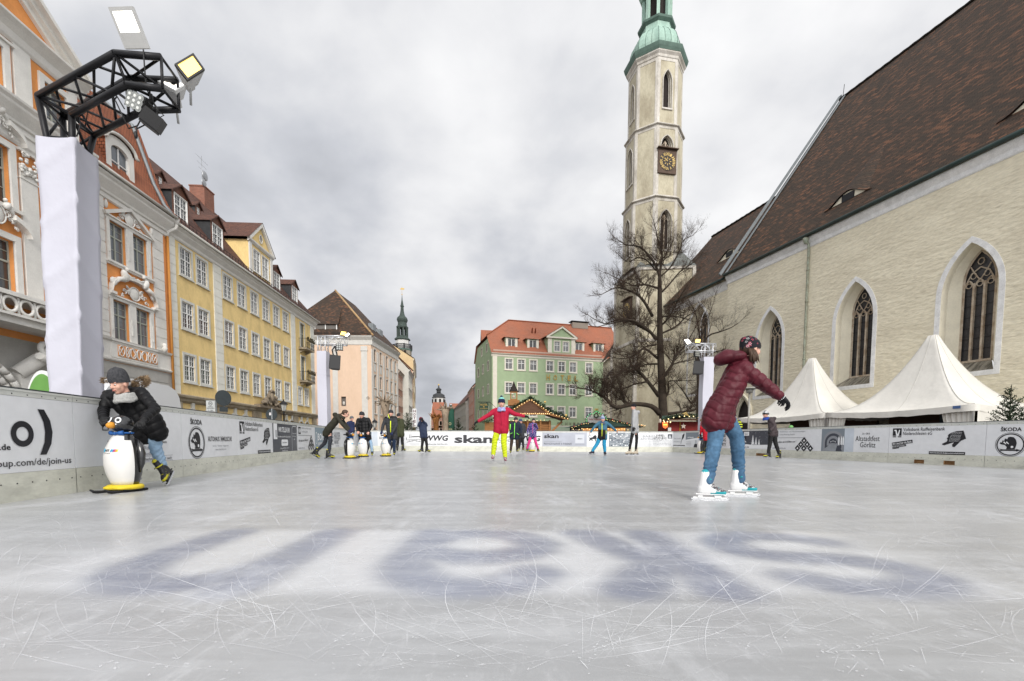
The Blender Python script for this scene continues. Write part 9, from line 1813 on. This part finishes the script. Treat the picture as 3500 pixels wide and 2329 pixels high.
def hood_white(o, hd, f, r, u, k, org):
 q = MB(mat('hood_lining', (.50, .50, .54), .8, .2, 30)); q.M = Matrix.Translation(-org); q.tube([hd-u*.06+r*.075-f*.02, hd-u*.13+r*.10-f*.01, hd-u*.20+r*.055+f*.03], [.022, .04, .012], 8); q.build('hood_lining', o)
Pn('boy in black jacket and light jeans holding a penguin with bare hands', k4, 15.4, .98, [(808, 238, -.05), (735, 330), (935, 320), (700, 450, -.1), (995, 455, -.1), (725, 560, -.28), (945, 570, -.28), (800, 640), (925, 640), (800, 800), (985, 790), (820, 1040, .1, 0), (1015, 1060, 0, 0)], (-.2, -1), (BLKJ, LJN, BLG, RB, RB), ((0, -1, 0), (.25, -.95, 0)), hands='bare', scarf=DK, puff=(.1, .006), vox=.011, hk=.215, hair=hood_white, curl=1.2, palm=[V((0, .6, -.8))]*2, smile=.006, trou=.88, tilt=.12)
GRY = M_('charcoal_jacket', (.035, .037, .042)); NTR = M_('navy_trousers', (.010, .022, .05)); LIM = mat('neon_yellow', (.62, .72, .03), .6)
def zipc(z0, z1, fd):      # two-tone jacket: dark shoulders over charcoal, neon zip built separately
 return None
def zipper(m, A, B_, w=.012):
 def fn(o, hd, f, r, u, k, org):
  q = MB(m); q.tube([A-org, A.lerp(B_, .5)-org-V((0, .012, 0)), B_-org], w, 6); q.build('zip', o)
 return fn
z_ = lambda k, x, y, Y: at(k[0][0]+x/k[1], k[0][1]+y/k[1], Y)
def multi(*fs):
 def fn(*a): [f_(*a) for f_ in fs if f_]
 return fn
Pn('boy in charcoal and black jacket with neon yellow zip behind a penguin', k4, 15.7, .98, [(1392, 200, -.05), (1290, 300), (1480, 290), (1235, 430, -.06), (1505, 430, -.06), (1205, 560, -.28), (1425, 575, -.28), (1370, 610), (1460, 610), (1360, 800), (1455, 790), (1350, 1040, .1, 0), (1462, 1052, 0, 0)], (-.05, -1), (GRY, NTR, NAV, RB, RB), ((0, -1, 0), (.15, -1, 0)), puff=(.095, .006), vox=.011, hair=multi(hood_white, zipper(LIM, z_(k4, 1385, 350, 15.45), z_(k4, 1386, 580, 15.42), .016), zipper(LIM, z_(k4, 1335, 215, 15.55), z_(k4, 1362, 300, 15.47), .014)), curl=1.2, hatk=dict(cuff=False, low=.02, tall=1.05), colr=([BLKJ], lambda co, org: (co[:, 2] > z_(k4, 1390, 300, 15.7).z).astype(int)))
OLG = M_('green_parka', (.04, .045, .02))
Pn('person in green parka and black trousers seen from behind', k4, 21.4, 1.03, [(1545, 250), (1500, 340, .1), (1610, 340), (1490, 450), (1640, 450), (1500, 540, -.05), (1640, 540), (1540, 590), (1610, 590), (1530, 770), (1620, 770), (1520, 960, 0, 0), (1635, 958, 0, 0)], (.25, 1), (OLG, BLT, BLG, RB, RB), ((-.4, .9, 0), (.5, .85, 0)), vox=.014, hem=.10, hood='down', jac=1.1, trou=1.1)
NVC = M_('navy_coat', (.022, .032, .065)); MRN = knit('maroon_hat', (.14, .012, .025))
Pn('child in long navy coat holding both hands to a maroon hat', k4, 19.4, .98, [(1998, 335), (1965, 400, .0), (2085, 400, .05), (1945, 450, -.12), (2112, 440, .05), (1990, 348, -.17), (2045, 352, -.12), (2020, 590), (2075, 590), (2030, 770), (2105, 770), (2010, 985, 0, 0), (2120, 985, 0, 0)], (-.75, .65), (NVC, BLT, BLG, MRN, MRN), ((-.9, -.3, 0), (.9, -.2, 0)), vox=.012, hem=.14, palm=[V((.4, .4, .4))]*2, curl=.4)
# girl in red with outstretched arms
kC = ((1550, 1050), 2.852); Y = 11.0
RED = M_('crimson_jacket', (.36, .008, .035)); LIT = M_('lime_ski_trousers', (.50, .58, .012)); TEA = knit('teal_hat', (.22, .55, .50), sc=40); NVK = knit('navy_knit', (.012, .018, .05)); BLS = knit('blue_mottled_scarf', (.14, .22, .5), (.45, .45, .6), sc=18); PMP = [mat('pom_grey', (.25, .32, .35), .9), mat('pom_dark', (.02, .03, .06), .9), mat('pom_pale', (.5, .6, .6), .9)]
Pn('girl in crimson jacket and lime trousers with both arms spread wide', kC, Y, .96, [(468, 938, -.06), (405, 1010), (530, 1005), (330, 1062, -.05), (600, 1045, -.05), (243, 1112, -.10), (690, 1064, -.10), (432, 1180), (495, 1180), (402, 1310, -.03), (490, 1315), (388, 1500, -.05, 0), (503, 1520, 0, 0)], (.02, -1), (RED, LIT, BLG, TEA, NVK), ((-.12, -1, 0), (.1, -1, 0)), vox=.009, hk=.215, scarf=BLS, hem=.08, trou=1.12, hatk=dict(pom=PMP, bands=[NVK, NVK, NVK, TEA, TEA, TEA, TEA, TEA], tall=1.1), skmats=SK_RED, kind='rec', palm=[V((0, -.6, -1)), V((0, -.6, -1))], curl=.5, tilt=.04, wrk=.005, hair=zipper(mat('cerise', (.45, .01, .05), .5), z_(kC, 470, 985, 10.86), z_(kC, 472, 1150, 10.84), .006))
NVJ = M_('dark_navy_jacket', (.010, .016, .032)); BRT = M_('brown_trousers', (.045, .03, .02)); GRN = mat('neon_green', (.22, .75, .08), .6)
Pn('boy in dark navy jacket with neon green zips and brown trousers', k5, 18.8, .90, [(372, 335, -.05), (285, 400), (445, 400), (262, 500, -.05), (480, 510, -.05), (262, 600, -.1), (475, 590, -.15), (300, 640), (390, 640), (285, 800), (400, 800), (268, 1005, 0, 0), (398, 975, .1, 0)], (.35, -1), (NVJ, BRT, BLG, RB, RB), ((-.1, -1, 0), (.35, -.95, 0)), vox=.012, trou=1.15, jac=1.08, hair=multi(zipper(GRN, z_(k5, 350, 390, 18.6), z_(k5, 338, 700, 18.58), .014), zipper(GRN, z_(k5, 262, 415, 18.62), z_(k5, 255, 530, 18.62), .022), zipper(GRN, z_(k5, 235, 620, 18.6), z_(k5, 300, 590, 18.58), .010), zipper(GRN, z_(k5, 390, 595, 18.58), z_(k5, 435, 630, 18.62), .010)))
Pn('child in black jacket standing behind the boy with green zips', k5, 20.6, .85, [(466, 365), (440, 430), (535, 430), (430, 520), (565, 520), (440, 610, -.1), (575, 590), (455, 620), (510, 620), (455, 780), (515, 780), (440, 945, 0, 0), (520, 945, 0, 0)], (.3, -1), (GRY, BLT, BLG, knit('slate_blue_hat', (.05, .07, .14)), None), ((0, -1, 0), (.3, -1, 0)), vox=.014)
PUR = mat('purple_floral', (.03, .02, .14), .6, .9, 34, c2=(.45, .35, .5), thr=(.56, .60)); PNK = M_('pink_trousers', (.65, .05, .22))
Pn('girl in patterned purple jacket and pink trousers with a hand at her chin', k5, 21.6, .92, [(728, 352), (655, 420), (775, 420), (612, 520), (808, 505), (612, 615, -.2), (768, 440, -.15), (680, 610), (745, 610), (640, 780), (770, 780), (598, 968, .05, 0), (818, 968, .1, 0)], (.35, -1), (PUR, PNK, BLG, RB, None), ((-.3, -1, 0), (.4, -1, 0)), vox=.012, trou=1.1, hatk=dict(cuff=False, low=.02), hair=zipper(mat('pink_zip', (.7, .08, .3), .5), z_(k5, 713, 410, 21.4), z_(k5, 712, 600, 21.38), .010), tilt=-.2)
BLU = M_('blue_grey_jacket', (.045, .13, .20)); TUR = M_('turquoise_trousers', (.02, .24, .42)); MOT = knit('blue_white_hat', (.07, .14, .30), (.5, .52, .6), sc=16)
zb_ = z_(k5, 2110, 520, 17.3).z
Pn('boy in blue and black jacket and turquoise trousers spreading his arms', k5, 17.3, .95, [(2120, 318, -.05), (2045, 390), (2190, 385), (1958, 470, -.05), (2290, 455, -.05), (1880, 570, -.1), (2385, 545, -.1), (2080, 640), (2160, 640), (2010, 810), (2150, 810), (1915, 1032, -.05, 0), (2165, 1045, 0, 0)], (.0, -1), (BLU, TUR, BLG, MOT, MOT), ((-.9, -.4, 0), (.1, -1, 0)), vox=.011, hands='bare', trou=1.15, scarf=knit('grey_neck_warmer', (.08, .10, .15)), skmats=SK_PUR, kind='fig', hatk=dict(pom=[mat('pom_blue', (.08, .15, .32), .9), mat('pom_white', (.5, .5, .55), .9)], tall=1.0), colr=([BLKJ], lambda co, org: ((co[:, 2] < zb_) & (np.abs(co[:, 0]) < .24)).astype(int)), hair=multi(zipper(LIM, z_(k5, 2108, 400, 17.1), z_(k5, 2105, 660, 17.08), .013), zipper(LIM, z_(k5, 2190, 545, 17.1), z_(k5, 2190, 620, 17.1), .010)), palm=[V((0, -.5, -1))]*2)
GJK = M_('light_grey_jacket', (.34, .345, .35)); LEG = M_('black_leggings', (.012, .012, .013)); BKH = knit('black_knit_hat', (.012, .012, .016))
Pn('woman in light grey jacket, black leggings and beige skates looking left', k6, 17.7, 1.12, [(385, 75), (400, 195, -.14), (425, 190, .14), (385, 330, -.18), (440, 320, .18), (385, 470, -.22), (420, 460, .18), (400, 470, -.08), (430, 470, .08), (345, 700, -.05), (450, 700, .06), (300, 1040, 0, 0), (430, 1040, .12, 0)], (-1, -.12), (GJK, LEG, BLG, BKH, None), ((-1, -.1, 0), (-1, 0, 0)), vox=.012, trou=.82, hood='down', hem=.14, skmats=SK_BEI, kind='fig', hatk=dict(slouch=.03, cuff=False, tall=1.1), curl=.4)
RDJ = M_('bright_red_jacket', (.42, .008, .02))
Pn('child in bright red jacket with fur hood seen from behind at the far right penguin', k6, 19.2, .92, [(1790, 285), (1770, 380, .0), (1880, 385), (1745, 490), (1900, 500), (1735, 610, .1), (1890, 610), (1830, 660), (1890, 660), (1850, 820), (1905, 820), (1830, 1000, 0, 0), (1900, 1000, 0, 0)], (-.45, .9), (RDJ, BLT, BLG, knit('white_stripe_hat', (.12, .16, .2), (.5, .5, .5), sc=10), None), ((-.5, .8, 0), (-.4, .9, 0)), vox=.012, puff=(.1, .006), hair=lambda o, hd, f, r, u, k, org: fur_ring(hd-u*.12-f*.02, f, r, u, (.12, .11, .02), .04, 500, 5)(o, hd, f, r, u, k, org))
Pn('person in black and neon yellow high visibility jacket behind the right boards', k7, 21.8, 1.02, [(50, 215), (30, 300), (130, 290), (10, 380), (165, 360), (30, 440), (150, 400), (50, 440), (110, 440), (50, 620), (110, 620), (50, 790, 0, -.22), (110, 790, 0, -.22)], (-.3, -1), (BLKJ, BLT, BLG, BKH, None), ((0, -1, 0), (.3, -1, 0)), vox=.014, hatk=dict(cuff=False), colr=([LIM], lambda co, org: ((co[:, 2] > 1.0) & (((co[:, 2]*9) % 1) < .45)).astype(int)))
BRJ = M_('taupe_padded_jacket', (.055, .042, .045)); BLSC = knit('royal_blue_scarf', (.02, .06, .30)); WNB = knit('black_white_hat', (.012, .012, .013))
def neu(o, hd, f, r, u, k, org):
 q = MB(whm); c = hd-org+V((.0, 0, 0)); n = V((-.45, -.9, 0)).normalized(); t = MB(whm); text(t, 'NEU', Matrix.Identity(4), .19, .070, .03)
 for fc in t.f: q.poly([c+(r*math.sin(a)*.089+f*math.cos(a)*.103)*k*(1.035 if t.v[i].y < 0 else 1.0)+u*(.072+t.v[i].y)*k for i in fc for a in [(.95+t.v[i].x/.092)*(1)]] if 0 else [c+(-V((0, 1, 0))*math.cos(t.v[i].x/.092-.15)+V((1, 0, 0))*math.sin(t.v[i].x/.092-.15))*(.104 if t.v[i].y < .01 else .100)*k+u*(.075+t.v[i].y)*k for i in fc])
 q.build('hat_lettering', o)
Pn('boy in taupe padded jacket and black trousers with NEU on his hat', k7, 15.1, .96, [(552, 175), (625, 265, -.12), (650, 260, .12), (700, 355, -.17), (700, 350, .15), (632, 430, -.22), (655, 430, .12), (650, 440, -.07), (690, 440, .07), (625, 620, -.06), (705, 620, .06), (590, 872, -.05, 0), (765, 885, .0, 0)], (-1, -.3), (BRJ, BLT, BLG, WNB, WNB), ((-1, -.05, 0), (-.9, -.45, 0)), vox=.010, puff=(.09, .007), scarf=BLSC, glasses=True, hood='down', tilt=.12, hatk=dict(low=.02, cuff=True), hair=neu, trou=1.05)
GKN = knit('green_knit_hat', (.12, .30, .09), (.2, .42, .15), sc=40)
Pn('person with green knitted hat whose head just shows above the right boards', k7, 17.6, .98, [(958, 405), (920, 480), (1010, 480), (900, 560), (1030, 560), (920, 620), (1010, 620), (940, 640), (990, 640), (940, 780), (990, 780), (940, 930, 0, -.22), (990, 930, 0, -.22)], (.5, .8), (MRN, BLT, BLG, GKN, GKN), ((0, 1, 0), (.3, 1, 0)), vox=.014)
flush()
